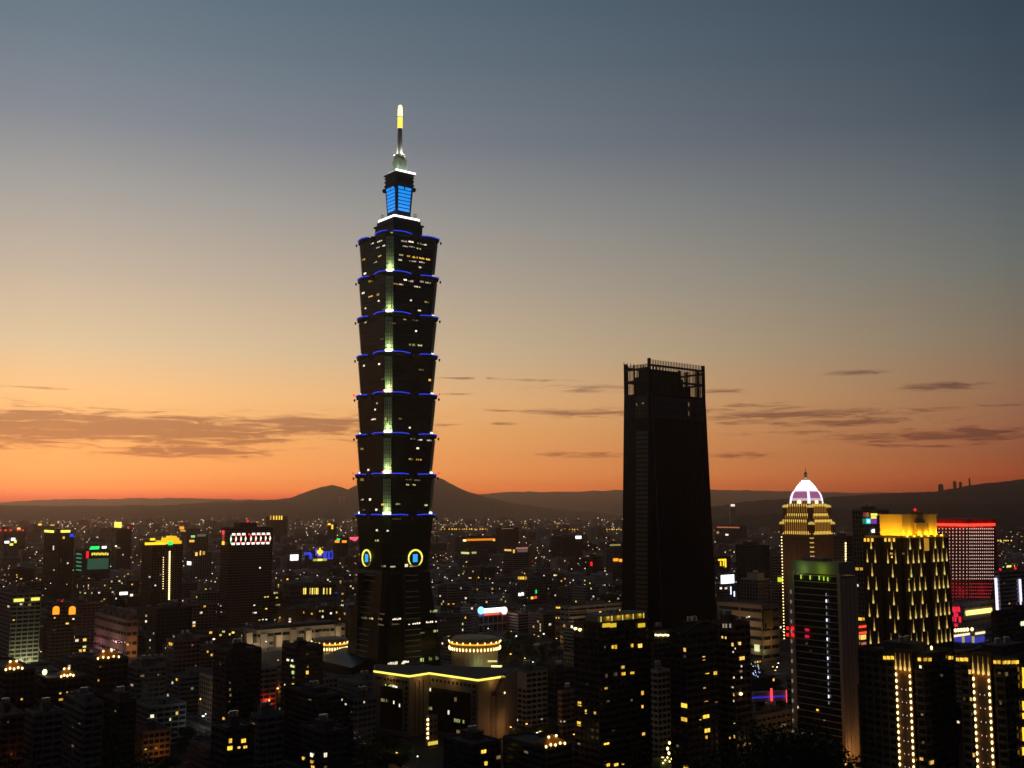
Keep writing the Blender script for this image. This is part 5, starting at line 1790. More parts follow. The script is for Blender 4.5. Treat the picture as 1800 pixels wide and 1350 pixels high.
# the two lamp-strung residential towers in the foreground
def strung(px0, px1, pxc, yt, Y, s0, s1, label, lm, sh, extra):
    b = Bld('lamp_strung_tower', label, 'apartment tower', px0, px1, yt, Y, pxc=pxc, lm=lm)
    b.fl = 3.2
    b.shell('dark', 'grid', 3.2, 3.4)
    b.roof(.45, 3.5, wall='dark')
    f = 'L' if s1 <= pxc else 'R'
    u0, _ = b.hit(f, s0, yt + 60); u1, _ = b.hit(f, s1, yt + 60)
    lo, hi = sorted((u0, u1))
    m = MB()
    if f == 'L': m.box(-b.a - 1.2, -b.a + .3, lo - .6, hi + .6, 0, b.h + 2)
    else: m.box(lo - .6, hi + .6, -b.b - 1.2, -b.b + .3, 0, b.h + 2)
    m.build('lift_bay', mat('lift_bay_brick', (0.16, 0.095, 0.06), .7), b.root)
    zt_ = b.h - 2
    for k in range(26):
        z = zt_ - 6.5 - k * 2.62
        if z < 3: break
        for u in (lo, hi):
            inst('string_lamp', BULB, b.root, b.loc(f, u, z, 1.6), (.42, .42, .75))
        if k % 2 == 0 and k > 1:
            for t_ in (.35, .65): inst('small_lamp', DOT, b.root, b.loc(f, lo + (hi - lo) * t_, z - .6, 1.3), (.12, .12, .3))
    for t_ in (0, .34, .66, 1):
        u = lo + (hi - lo) * t_
        inst('crown_drop_glow', DROP, b.root, b.loc(f, u, zt_ - 4.4, 1.5), (3.6, 3.6, 7))
        point_light(b.loc(f, u, zt_ - 4.5, 2.2), (255, 180, 60), 45, .2, b.root)
    for k in range(0, 26, 4):
        for u in (lo, hi): point_light(b.loc(f, u, zt_ - 8 - k * 2.62, 2.4), (255, 176, 70), 22, .2, b.root)
    for (px, py, w, h_) in sh:
        n = max(1, int(w / 6))
        for j in range(n):
            b.put('crown_window', WIN['gold'], px - w / 2 + w * (j + .5) / n, py, w / n - 1.4, h_, .5)
    for it in extra: b.wins([it])
    return b


strung(1508, 1676, 1622, 1154, 445, 1580, 1604, 'dark apartment tower with twin lamp strings in front of the drop-glow tower', 'lamp-strung tower', [(1563, 1146 + 10, 20, 6)],
       [(1623 - 3, 1334, 'warm', 7, 6), (1605, 1334, 'gold', 16, 4), (1596, 1322, 'dim', 4, 4), (1618, 1172, 'white', 4, 6), (1655, 1187, 'dim', 4, 5), (1623, 1305, 'dim', 4, 5), (1621, 1256, 'dim', 4, 4), (1638, 1340, 'warm', 7, 8)])
b = BL[-1]
for px in (1617, 1625, 1633): b.put('crown_window', WIN['gold'], px, 1159, 5, 6, .5)
for px in (1668, 1672): b.put('crown_window', WIN['gold'], px, 1156, 3, 6, .5)
for px in (1619, 1635): 
    u, z = b.hit('L', px, 1150); inst('roof_lamp', BULB, b.root, (0, -b.b + 3 if px > 1625 else b.b * .1 - 6, b.h + 2.2), (.5, .5, .9))
b.beacon(b.a * .8, -b.b * .6, b.h - 14, .4)
b = strung(1686, 1850, 1764, 1160, 420, 1716, 1743, 'dark apartment tower with twin lamp strings at the right edge of the view', 'edge lamp-strung tower', [(1692, 1159, 22, 6)],
           [(1705, 1181, 'warm', 5, 9), (1769, 1185, 'dim', 5, 8), (1757, 1183, 'dim', 6, 4), (1695, 1228, 'dim', 3, 6), (1707, 1229, 'warm', 4, 7), (1709, 1255, 'dim', 3, 6), (1712, 1327, 'warm', 4, 8), (1759, 1235, 'dim', 4, 8)])
for px in (1750, 1757, 1764, 1771, 1779, 1786): b.put('crown_window', WIN['gold'], px, 1164 - abs(px - 1764) * .02, 5, 6, .5)
for (py, hh_) in ((1185, 24), (1203, 12), (1240, 16), (1258, 10), (1290, 24), (1320, 14)): b.put('string_lamp', panel_mesh(S_gold), 1796, py, 2, hh_, .6)
b = Bld('podium_block', 'plain brown block of small square windows at the foot of the lamp-strung tower', 'apartment block', 1508, 1560, 1212, 470, pxc=1546, yb=1350)
b.shell('brown', 'grid', 3.2, 3.2)
b.roof(.3, 2.5, wall='brown')
point_light(b.loc('L', -b.b * .3, b.h + 1, 2.0), (255, 170, 40), 60, .2, b.root)
for u in (-.5, .5):
    point_light((-b.a * .4, b.b * u, b.h + 4.5), (255, 176, 104), 1500, .4, b.root)  # added light standing in for general city glow on the banded tower
    MB().box(-.3, .3, -.3, .3, 0, 4).build('flood_or_fill_lamp', steel, b.root, (-b.a * .4, b.b * u, b.h))  # post made up to carry the added light

# dark apartment towers in the middle foreground
b = Bld('lantern_roof_tower', 'dark apartment tower whose roof pavilion glows yellow behind white posts', 'apartment tower', 1009, 1142, 1098, 520, pxc=1052, yb=1350, lm='yellow-pavilion apartment tower')
b.shell('dark', 'balcony', 3.3, 3.6)
b.roof(.3, 3, wall='dark')
a, bb, h = b.a, b.b, b.h
m = MB(); m.box(-a + 2, a - 3, -bb + 2.5, bb * .3, h, h + 3.6); m.build('roof_pavilion', mat('pavilion_render', (0.5, 0.42, 0.22), .7), b.root)
MB().box(-a * .8, a * .9, -bb + .4, bb * .4, h + 3.6, h + 4.1).build('pavilion_roof', WALLS['grey'], b.root)
for j in range(5):
    x = -a + 2.5 + (2 * a - 6) * j / 4
    MB().box(x - .2, x + .2, -bb + .6, -bb + 1, h, h + 3.6).build('pavilion_post', lamp('post_glow', (240, 226, 120), .7), b.root)
for x in (-a * .5, -a * .1, a * .25, a * .75): point_light((x, -bb + 1.6, h + 2.6), (255, 214, 60), 60, .2, b.root)
for (px, py) in ((1013, 1105), (1021, 1107)): b.put('garden_lamp', BULB, px, py, 2.2, 2.6, .5, face='L')
for (px, w) in ((1065, 13), (1077, 11), (1127, 12)): b.put('lit_opening', panel_mesh(lamp('pavilion_gold', (240, 200, 50), .85)), px, 1094 + 5, w, 7, .3)
b.wins([(1063, 1136, 'dim', 3, 7), (1077, 1137, 'gold', 3, 7), (1082, 1137, 'gold', 5, 8), (1111, 1135, 'gold', 4, 8), (1125, 1135, 'warm', 8, 8), (1095, 1173, 'warm', 6, 7), (1096, 1185, 'gold', 7, 8), (1082, 1185, 'dim', 6, 7), (1111, 1184, 'gold', 8, 8), (1065, 1208, 'gold', 6, 8), (1066, 1188, 'dim', 4, 8), (1129, 1218, 'gold', 5, 8), (1129, 1242, 'warm', 4, 6), (1019, 1237, 'gold', 7, 9), (1018, 1272, 'gold', 7, 9), (1030, 1251, 'warm', 3, 8), (1046, 1253, 'warm', 4, 5), (1069, 1231, 'dim', 4, 5), (1110, 1231, 'dim', 4, 5), (1131, 1290, 'warm', 6, 6), (1066, 1305, 'gold', 10, 9), (1069, 1343, 'gold', 6, 9), (1083, 1345, 'gold', 8, 8), (1095, 1345, 'warm', 4, 6), (1063, 1341, 'dim', 3, 8), (1018, 1308, 'dim', 5, 5), (1032, 1203, 'dim', 3, 4), (1078, 1284, 'dim', 4, 2)])
b = Bld('apartment_tower', 'black apartment tower with a curved roof parapet and scattered golden windows', 'apartment tower', 1177, 1262, 1112, 515, pxc=1206, yb=1350, lm='curved-parapet apartment tower')
b.shell('dark', 'balcony', 3.3, 3.8)
b.roof(.4, 4, wall='dark')
m = MB(); n = 12
pts = [(-b.a + 2 * b.a * k / n, -b.b - .1, b.h + 1 + 3.6 * math.sin(math.pi * k / n * .9)) for k in range(n + 1)]
m.tube(pts, .3, 5); m.build('roof_arc', WALLS['grey'], b.root)
b.wins([(1204, 1142, 'warm', 5, 8), (1204, 1154, 'dim', 5, 5), (1237, 1157, 'warm', 5, 8), (1243, 1182, 'gold', 7, 6), (1257, 1183, 'gold', 7, 7), (1238, 1207, 'warm', 5, 8), (1241, 1231, 'warm', 7, 6), (1203, 1240, 'gold', 12, 9), (1203, 1264, 'gold', 12, 9), (1241, 1258, 'gold', 12, 10), (1243, 1283, 'gold', 11, 10), (1231, 1267, 'warm', 3, 6), (1242, 1295, 'gold', 3, 8), (1231, 1279, 'dim', 3, 4), (1206, 1349, 'gold', 10, 7), (1191, 1311, 'dim', 4, 5), (1259, 1234, 'dim', 5, 3)])
b = Bld('apartment_tower', 'reddish-black apartment tower of square windows right of the curved-parapet tower', 'apartment tower', 1252, 1318, 1098, 530, pxc=1290, yb=1335, lm='reddish apartment tower')
b.shell('brown', 'grid', 3.3, 4)
b.roof(.4, 3.5, wall='brown')
for px in (1272, 1277, 1284): b.put('lit_opening', panel_mesh(lamp('pale_slot', (180, 168, 150), .6)), px, 1095 + 5, 2.4, 7, .2)
b.wins([(1252, 1121, 'gold', 5, 6), (1258, 1122, 'gold', 5, 8), (1257, 1134, 'gold', 8, 7), (1270, 1120, 'warm', 3, 5), (1276, 1121, 'warm', 3, 5), (1288, 1133, 'warm', 4, 7), (1300, 1131, 'warm', 5, 6), (1304, 1157, 'warm', 10, 7), (1292, 1140, 'white', 2, 3), (1289, 1146, 'white', 2, 3), (1302, 1180, 'dim', 6, 4), (1303, 1191, 'white', 3, 4), (1290, 1221, 'warm', 2, 6), (1290, 1232, 'white', 2, 4), (1291, 1273, 'white', 2, 5), (1291, 1295, 'warm', 2, 7), (1283, 1297, 'warm', 2, 4), (1288, 1208, 'white', 4, 3), (1290, 1191, 'white', 2, 4), (1303, 1171, 'white', 3, 4)])
b.put('red_lamp', BULB, 1301, 1219.5, 2, 2.6, .4)
b.root['label'] = 'reddish-black apartment tower of square windows right of the curved-parapet tower'
b = Bld('apartment_block', 'black block with a short row of cream roof-edge lamps between the dark apartment towers', 'apartment block', 1144, 1184, 1112, 690, pxc=1150, yb=1350)
b.shell('dark', 'grid', 3.3)
b.roof(.3, 3, wall='dark')
for j in range(6): b.put('roof_lamp', BULB, 1152 + j * 4.2, 1116 + (j % 2) * .6, 1.6, 1.8, .4, face='R')
b = Bld('apartment_block', 'pale narrow block squeezed between the two dark apartment towers', 'apartment block', 1139, 1178, 1182, 620, pxc=1156, yb=1330)
b.shell('pale', 'grid', 3.3)
b.roof(.3, 3, wall='pale')
b.wins([(1141, 1254, 'dim', 3, 3)])
# street stalls glowing between those towers
p = at(1165, 1338, 600)
r0 = empty('night_market_stall', (p.x, 600, 0), PHI, 'brightly lit street stall with green awning between the dark apartment towers', 'stall')
m = MB(); m.box(-5, 5, -3, 3, 0, 2.6); m.loft([[(-5.6, -3.8, 2.6), (5.6, -3.8, 2.6), (5.6, 3.4, 2.9), (-5.6, 3.4, 2.9)], [(-4.6, -2.8, 3.4), (4.6, -2.8, 3.4), (4.6, 2.6, 3.6), (-4.6, 2.6, 3.6)]])
m.build('awning', mat('green_canvas', (0.12, 0.22, 0.10), .8), r0)
for j in range(6): inst('stall_lamp', BULB, r0, (-4 + j * 1.7, -4.1, 2.2 + (j % 3) * 1.2), (.45, .45, .5))
point_light((0, -6, 4), (255, 200, 110), 260, .4, r0)
for (dx, z) in ((2.5, 9), (3.2, 6.5), (3.6, 12)):
    q = empty('street_lantern', (p.x + dx, 597.5 + dx * .2, 0), 0, None, 'lantern', 'lantern poles by the stall')
    q['label'] = {9: 'white lantern pole, middle height of those beside the lit stall', 6.5: 'shortest white lantern pole beside the lit stall', 12: 'tallest white lantern pole beside the lit stall'}[z]
    MB().lathe([(.1, 0), (.08, z)], 6).build('pole', steel, q); inst('lantern_head', BULB, q, (0, 0, z), (.7, .7, .9))

# ------------------------------------------------------------------ dark apartment blocks of the near left
def lantern_pavilion(b, px, w, d, label=None):
    """A small tiled roof pavilion with glowing lanterns, on the roof of block b."""
    u, _ = b.hit('R', px, b.yt); u = max(-b.a + w, min(b.a - w, u))
    v = -b.b + d + 1
    h = b.h
    m = MB(); m.box(u - w, u + w, v - d, v + d, h, h + 2.6, 0)
    m.build('pavilion_wall', mat('pavilion_brown', (0.25, 0.10, 0.03), .7), b.root)
    m = MB()
    m.loft([[(u - w - .8, v - d - .8, h + 2.6), (u + w + .8, v - d - .8, h + 2.6), (u + w + .8, v + d + .8, h + 2.6), (u - w - .8, v + d + .8, h + 2.6)], [(u - w * .5, v - d * .5, h + 4.4), (u + w * .5, v - d * .5, h + 4.4), (u + w * .5, v + d * .5, h + 4.4), (u - w * .5, v + d * .5, h + 4.4)]])
    m.box(u - w * .35, u + w * .35, v - d * .35, v + d * .35, h + 4.4, h + 5.6); m.build('pavilion_roof', mat('pavilion_tile', (0.30, 0.16, 0.05), .7), b.root)
    for k in range(5):
        inst('lantern', BULB, b.root, (u - w + 2 * w * k / 4, v - d - 1.0, h + 1.4 + (k % 2) * .5), (.55, .55, .7))
    for k in (-1, 1):
        inst('lantern', BULB, b.root, (u + k * w * .4, v - d * .6, h + 5.1), (.6, .6, .6))
    point_light((u - w * .5, v - d - 2.2, h + 3.4), (255, 170, 30), 160, .3, b.root)
    point_light((u + w * .5, v - d - 2.0, h + 6.4), (255, 180, 40), 140, .3, b.root)


NEAR = [
    # left, right, roof row, depth, corner, wall, style, label, windows, landmark
    (-30, 62, 1182, 560, 10, 'dark', 'grid', 'dark apartment block at the left edge with a lantern-lit roof pavilion', [(38, 1229, 'warm', 4, 4), (60, 1262, 'dim', 3, 4)], 'edge pavilion block'),
    (60, 152, 1196, 585, 84, 'dark', 'balcony', 'dark apartment block with a small golden pavilion and a dazzling white roof lamp', [(106, 1218, 'warm', 4, 5), (118, 1216, 'warm', 3, 4), (107, 1228, 'gold', 8, 8), (105, 1255, 'warm', 4, 4), (148, 1256, 'white', 4, 4), (126, 1216, 'dim', 3, 4), (139, 1214, 'dim', 3, 4), (134, 1281, 'dim', 4, 3), (145, 1284, 'dim', 4, 3), (144, 1310, 'green', 6, 6), (111, 1310, 'dim', 4, 4), (96, 1328, 'white', 5, 3), (126, 1330, 'warm', 5, 4)], 'white-lamp pavilion block'),
    (146, 226, 1162, 625, 172, 'dark', 'grid', 'dark apartment tower crowned by a wide pavilion of golden lanterns', [(173, 1196, 'warm', 3, 4), (176, 1172, 'dim', 3, 3), (203, 1250, 'dim', 4, 3), (217, 1288, 'dim', 4, 3), (188, 1226, 'dim', 3, 3)], 'wide lantern-pavilion tower'),
    (222, 292, 1176, 690, 240, 'grey', 'grid', 'grey apartment tower with a bare flat roof beside the wide lantern-pavilion tower', [(232, 1204, 'white', 4, 4), (278, 1166 + 20, 'dim', 3, 3), (250, 1180 + 8, 'dim', 8, 4)], 'bare-roofed grey tower'),
    (292, 352, 1128, 790, 306, 'rosy', 'grid', 'rosy apartment block with orange street light at its foot', [(300, 1132, 'gold', 7, 6), (338, 1124 + 10, 'dim', 3, 4), (344, 1170, 'dim', 3, 3), (358, 1187, 'dim', 3, 4), (351, 1206, 'warm', 5, 4)], 'rosy foot-lit block'),
    (376, 460, 1146, 620, 400, 'dark', 'balcony', 'broad black apartment tower with faint lamps down one stair bay', [(388, 1167, 'dim', 3, 4), (404, 1212, 'dim', 3, 5), (405, 1222, 'dim', 3, 5), (393, 1263, 'warm', 4, 5), (392, 1271, 'warm', 4, 5), (417, 1250, 'dim', 5, 3), (403, 1233, 'dim', 2, 3), (402, 1253, 'dim', 2, 3), (404, 1200, 'dim', 2, 3)], 'stair-bay black tower'),
    (496, 568, 1140, 650, 520, 'dark', 'grid', 'black apartment tower with a lemon-lit column of windows, left of the dark swept-roof hall', [(506, 1160, 'white', 4, 4), (514, 1161, 'white', 4, 4), (514, 1171, 'green', 8, 5), (515, 1182, 'green', 4, 7), (540, 1182, 'gold', 5, 7), (541, 1172, 'dim', 3, 4), (516, 1191, 'dim', 3, 4), (515, 1203, 'warm', 3, 5), (501, 1204, 'white', 2, 4), (515, 1211, 'warm', 4, 4), (523, 1208, 'green', 7, 4), (554, 1215, 'white', 3, 4), (540, 1150, 'dim', 4, 3)], 'lemon-column black tower'),
    (-20, 44, 1262, 500, 4, 'brown', 'grid', 'brown apartment block at the lower left corner washed by orange light', [(14, 1269, 'dim', 3, 3)], 'corner brown block'),
    (44, 112, 1258, 520, 60, 'grey', 'grid', 'unlit grey block in front of the white-lamp pavilion block', [], None),
    (112, 182, 1240, 540, 150, 'grey', 'balcony', 'grey block with balconies and a trickle of weak window lights, near the lower left', [(128, 1279, 'dim', 3, 3), (140, 1272, 'dim', 3, 3), (128, 1311, 'dim', 4, 4)], None),
    (182, 240, 1234, 560, 210, 'dark', 'grid', 'narrow black block right of the grey balcony block, lower left', [(203, 1250, 'dim', 4, 2)], None),
    (236, 300, 1290, 600, 252, 'tan', 'grid', 'low tan block lit orange from the street below', [(256, 1317, 'warm', 4, 3)], 'orange-lit low block'),
    (372, 446, 1284, 480, 398, 'dark', 'grid', 'dark block whose top two storeys glow amber', [(405, 1302, 'gold', 6, 9), (428, 1302, 'gold', 9, 8), (404, 1315, 'gold', 10, 8), (420, 1314, 'warm', 5, 4), (431, 1313, 'gold', 7, 5)], 'amber-storey block'),
    (440, 500, 1262, 540, 456, 'grey', 'grid', 'grey block with a pale blank end wall behind the amber-storey block', [(434 + 12, 1272, 'dim', 4, 3)], None),
    (500, 606, 1226, 590, 560, 'dark', 'band', 'long black office slab below the dark swept-roof hall', [(545, 1230, 'dim', 5, 2), (609 - 8, 1210 + 20, 'white', 2, 4)], None),
    (528, 612, 1290, 500, 572, 'dark', 'grid', 'black block with three bright stair windows low in the picture', [(548, 1327, 'white', 5, 8), (572, 1327, 'white', 6, 9), (548, 1339, 'warm', 5, 6), (533, 1333, 'warm', 4, 6), (550, 1348, 'warm', 6, 5), (572, 1348, 'dim', 5, 4)], None),
    (606, 662, 1232, 600, 622, 'grey', 'balcony', 'shadowy grey block of stepped balconies left of the zigzag-fronted building', [(640, 1234, 'white', 3, 4), (608, 1210 + 28, 'white', 3, 4), (618, 1252, 'dim', 2, 3)], None),
    (780, 880, 1312, 540, 830, 'dark', 'grid', 'low dark block in front of the zigzag-fronted building', [(850, 1321, 'gold', 10, 7), (854, 1342, 'gold', 6, 8), (878 - 2, 1331, 'dim', 8, 7)], None),
    (884, 1006, 1318, 520, 960, 'dark', 'band', 'wide flat-roofed black building left of the yellow-pavilion apartment tower', [(925, 1322, 'dim', 8, 5)], None),
    (1312, 1390, 1262, 560, 1330, 'tan', 'plain', 'low tan sports building behind the leafy park, left of the banded tower', [(1376, 1275, 'dim', 12, 6)], None),
]
for (x0, x1, yt, Y, pxc, wall, sty, lab, ws, lm) in NEAR:
    b = Bld('apartment_block' if 'tower' not in lab.split(' with')[0] else 'apartment_tower', lab, 'apartment block', x0, x1, yt, Y, pxc=pxc, lm=lm)
    b.shell(wall, sty, 3.2, rng.choice((3.2, 3.6, 4.0)))
    pav = 'pavilion' in lab and 'front' not in lab and 'beside' not in lab
    b.roof(0 if pav else rng.uniform(.3, .5), rng.uniform(2.6, 4), not pav, wall=wall)
    b.wins(ws)
    if pav:
        if x0 < 0: lantern_pavilion(b, 22, 4, 2.6)
        elif x0 < 100:
            lantern_pavilion(b, 118, 3.2, 2.4)
            inst('roof_lamp', BULB, b.root, (-b.a + 2, b.b * .1 - 1, b.h + 2.5), (1.3, 1.3, 1.6)); point_light((-b.a + .5, b.b * .1 - 3, b.h + 4.4), (235, 255, 245), 260, .3, b.root)
        else: lantern_pavilion(b, 190, 6.0, 3)
    if 'orange light' in lab:
        point_light((b.a * .2, -b.b - 5, b.h - 18), (255, 120, 60), 110, .5, b.root)
    if 'foot' in lab or 'street below' in lab:
        point_light((b.a * .3, -b.b - 6, 6), (255, 150, 60), 420, .5, b.root)
b = BL[-1]
# blue light line and two red masts on the sports building
p = at(1355, 1222, 720)
r0 = empty('canopy_bridge', (p.x, 720, 0), R(14), 'pale canopy bridge with a blue light line and two red lit masts', 'footbridge')
MB().box(-14, 14, -2, 2, p.z - 3.4, p.z + 2.6).build('deck', WALLS['pale'], r0)
MB().box(-16, 13.5, -2.5, -2.1, p.z - 1.2, p.z - .1).build('blue_light_line', lamp('dusk_blue', (40, 40, 190), .8), r0)
for x, zt_ in ((-1.0, 5.0), (10.5, 3.4)):
    MB().box(x - .6, x + .6, -3.4, -2.4, p.z - 4.6, p.z + zt_).build('lit_mast', lamp('coral_mast', (255, 70, 74), 1.3), r0)
for x in (-12, 12): MB().box(x - .8, x + .8, -1, 1, 0, p.z - 3.4).build('pillar', WALLS['grey'], r0)

# construction crane in front of the zigzag building
p = at(868, 1222, 622)
r0 = empty('tower_crane', (p.x, 622, 0), R(20), 'rust-red lattice tower crane with its jib raised, in front of the zigzag-fronted building', 'crane')
crm = mat('crane_paint', (0.30, 0.10, 0.06), .6)


def lattice(name, p0, p1, w, n, parent):
    m = MB(); p0, p1 = Vector(p0), Vector(p1); d_ = (p1 - p0).normalized()
    s_ = d_.cross(Vector((0, 1, 0)));  s_ = s_.normalized() if s_.length > .01 else Vector((1, 0, 0))
    t_ = d_.cross(s_).normalized()
    cs = [(s_ * i + t_ * j) * w / 2 for i, j in ((-1, -1), (1, -1), (1, 1), (-1, 1))]
    for c in cs: m.tube([p0 + c, p1 + c], .16, 4)
    L_ = (p1 - p0)
    for k in range(n):
        for i in range(4):
            m.tube([p0 + L_ * (k / n) + cs[i], p0 + L_ * ((k + 1) / n) + cs[(i + 1) % 4]], .09, 3)
            m.tube([p0 + L_ * (k / n) + cs[i], p0 + L_ * (k / n) + cs[(i + 1) % 4]], .07, 3)
    return m.build(name, crm, parent)


lattice('mast', (0, 0, 0), (0, 0, p.z), 3.0, 11, r0)
lattice('jib', (1, 0, p.z + 1), (6.5, 0, p.z + 12), 1.2, 8, r0)
lattice('counter_jib', (-1, 0, p.z + .8), (7.5, 2, p.z - 1), 1.6, 5, r0)
MB().box(-1.4, 1.4, -1.5, 1.2, p.z - .2, p.z + 2.2).build('cab', crm, r0)
MB().tube([(6.5, 0, p.z + 12), (6.5, 0, p.z + 3)], .07, 4).build('hoist_rope', steel, r0)
inst('work_lamp', BULB, r0, (7.4, 2, p.z + .6), (.4, .4, .6))
point_light((-4, -7, 6), (255, 120, 60), 300, .4, r0)

# far blocks that carry a readable light or sign
FAR = [
    (0, 44, 936, 2900, 'dark', 'far dark block with a row of red roof lamps at the left edge', [('red_lamp', S_red, x, 931 + (x % 3), 3, 3) for x in (1, 10, 19, 31, 40)] + [('amber_lamp', S_gold, 33, 929, 5, 3)]),
    (6, 34, 950, 2300, 'grey', 'far grey block with a cluster of white roof lights at the left edge', [('roof_light', S_white, 12, 953, 8, 4), ('roof_light', S_white, 23, 948, 7, 5), ('roof_light', S_lem, 27, 952, 4, 5), ('roof_light', S_lem, 20, 957, 6, 4)]),
    (50, 104, 922, 4200, 'grey', 'far slab with a thin yellow row of lit windows left of the yellow-bar twin tower', [('lit_row', L_gold, 70, 922, 6, 3), ('lit_row', L_dim, 80, 922.5, 12, 2.4), ('lit_row', L_warm, 92, 923, 8, 2.4)]),
    (318, 352, 930, 3200, 'grey', 'far block with an orange roof lantern behind the golden-crowned tower', [('roof_lantern', S_orange, 320, 928, 8, 5), ('lit_row', L_warm, 322, 933, 9, 3)]),
    (328, 366, 942, 2400, 'dark', 'far block with pale green roof letters left of the digit-sign tower', [('roof_letter', lamp('mint', (170, 235, 160), .9), 339, 943, 7, 4), ('roof_letter', L_gold, 337, 951, 9, 4), ('lit_row', lamp('pale_bar', (120, 112, 84), .6), 354, 941, 15, 4)]),
    (326, 372, 972, 1900, 'grey', 'grey block with a round white lamp and lit stair slots left of the digit-sign tower', [('round_lamp', S_white, 333, 990, 7, 6), ('lit_slot', L_warm, 345, 974, 4, 6), ('lit_slot', L_warm, 352, 972, 2, 8), ('lit_slot', L_warm, 358, 969 + 3, 4, 6)]),
    (468, 506, 908, 3600, 'dark', 'far tall block whose crown is a comb of yellow vertical lights', [('crown_light', L_gold, x, 910, 2.2, 7) for x in (476, 481, 486, 491, 495)]),
    (576, 592, 921, 3400, 'dark', 'far block with a broken yellow sign left of the tiered skyscraper', [('neon_sign', S_yel, 579, 921.5, 5, 3), ('neon_sign', S_yel, 584, 926, 3, 8)]),
    (586, 612, 947, 2200, 'dark', 'block with a green and orange sign left of the red pole sign', [('neon_sign', S_orange, 593, 952, 8, 4), ('neon_sign', S_orange, 605, 952, 8, 4), ('neon_sign', S_green, 594.5, 948, 6, 3)]),
    (800, 872, 945, 2500, 'dark', 'long block with a glowing amber band along its roof, right of the tiered skyscraper', [('light_band', lamp('amber_neon', (255, 140, 10), .95), 844, 948.5, 50, 3.6), ('roof_light', S_goldw, 817, 950, 5, 3), ('roof_light', L_warm, 868, 949, 4, 4)]),
    (872, 912, 928, 2700, 'brown', 'squat dark cylinder-like block right of the amber-band block', [('roof_light', L_dim, 892, 926 + 3, 20, 1)]),
    (806, 858, 968, 2100, 'grey', 'grey block with a broken line of lemon windows, right of the tiered skyscraper', [('lit_row', L_green, 812 + 6, 972, 14, 3.4), ('lit_row', L_green, 833, 971.5, 8, 3.4)]),
    (884, 930, 962, 2000, 'grey', 'grey block with a salmon-lit parapet and slanting warm windows', [('light_band', lamp('salmon_band', (200, 120, 100), .7), 917, 963.5, 21, 3), ('lit_row', L_warm, 893, 967, 12, 3), ('lit_row', L_warm, 903, 969, 3, 6), ('lit_row', lamp('grey_glow', (120, 110, 100), .5), 918, 968, 18, 5)]),
    (968, 1024, 944, 2300, 'dark', 'broad dark far block beneath a small white screen left of the finned black tower', [('white_screen', S_white, 1016.5, 937.5 + 7, 10, 5)]),
    (1030, 1060, 980, 1800, 'dark', 'dark block with one red vertical neon lamp left of the finned black tower', [('neon_sign', S_red, 1040, 991, 3.4, 7)]),
    (1066, 1096, 955, 1900, 'grey', 'grey block with an olive light band and orange shop letters beside the finned black tower', [('light_band', lamp('olive_band', (170, 170, 90), .7), 1081, 958, 19, 2.6), ('neon_letter', S_orange, 1082, 984, 9, 5), ('neon_letter', S_orange, 1091, 985, 6, 5)]),
    (908, 960, 1016, 1550, 'grey', 'grey block with a yellow comb of lit windows in the middle distance', [('lit_window', L_gold, x, 1016, 1.8, 5) for x in (912, 915, 918, 921, 925)] + [('white_lamp', S_white, 914, 1045, 4, 5), ('white_lamp', S_white, 919, 1044, 4, 5), ('neon_sign', S_green, 942, 1040, 2, 6), ('neon_sign', S_redo, 941, 1050, 4, 4), ('neon_sign', S_gold, 935, 1051, 4, 4)]),
    (206, 232, 1034, 1500, 'dark', 'low block with a glaring white sign in the dark left of the golden-crowned tower', [('white_sign', S_white, 217, 1043, 14, 5), ('white_sign', L_white, 231, 1046, 5, 4)]),
    (1256, 1312, 925, 3300, 'grey', 'far slab with an orange-topped row of lights right of the finned black tower', [('light_band', lamp('rust_band', (200, 110, 70), .8), 1280, 927, 40, 2), ('lit_row', L_warm, 1262, 936, 4, 4), ('lit_row', L_white, 1278, 940, 5, 3)]),
]
for (x0, x1, yt, Y, wall, lab, items) in FAR:
    b = Bld('office_block' if x0 % 2 else 'commercial_block', lab, 'office block', x0, x1, yt, Y, r=.7, lm=None)
    b.shell(wall, rng.choice(('grid', 'band', 'fin')), 3.8, 4.5)
    b.roof(.35, 3.5, False, wall=wall)
    for (nm, mm, px, py, w, h) in items:
        b.put(nm, panel_mesh(mm), px, py, w, h, .6)

# ------------------------------------------------------------------ the rest of the city on its street grid
def gcoord(p): q = Vector((p[0], p[1], 0)) - Vector((0, 950, 0)); return q.dot(EX), q.dot(EY)


OCC = [(*gcoord(b.c), b.a + 3, b.b + 3) for b in BL]
OCC.append((*gcoord((tcx, TY)), 48, 48))
OCC.append((*gcoord((cen.x, cen.y + 15)), 44, 44))
for (px, Y) in ((580, 985), (835, 930), (868, 622), (1355, 720), (622, 1750)): OCC.append((*gcoord(at(px, 1100, Y)), 24, 24))
PROT = [(b.px0, b.px1, b.yb if b.yb < 1350 else b.yt + (26 if b.Y > 1700 else 60), b.Y) for b in BL] + [(606, 780, 1172, 950), (548, 612, 1172, 985), (790, 880, 1190, 930), (655, 890, 1300, 650), (1312, 1380, 1240, 720)]

# coarse sight buffer: how much of a lot's outline is left to see behind what stands before it
GW, GH = 360, 270
DEPTH = [[1e9] * GW for _ in range(GH)]


def cover(x0, x1, y0, y1, Y, write=True):
    n = 0
    for j in range(max(0, int(y0 / 5)), min(GH, int(y1 / 5) + 1)):
        row = DEPTH[j]
        for i in range(max(0, int(x0 / 5)), min(GW, int(x1 / 5) + 1)):
            if row[i] > Y:
                n += 1
                if write: row[i] = Y
    return n


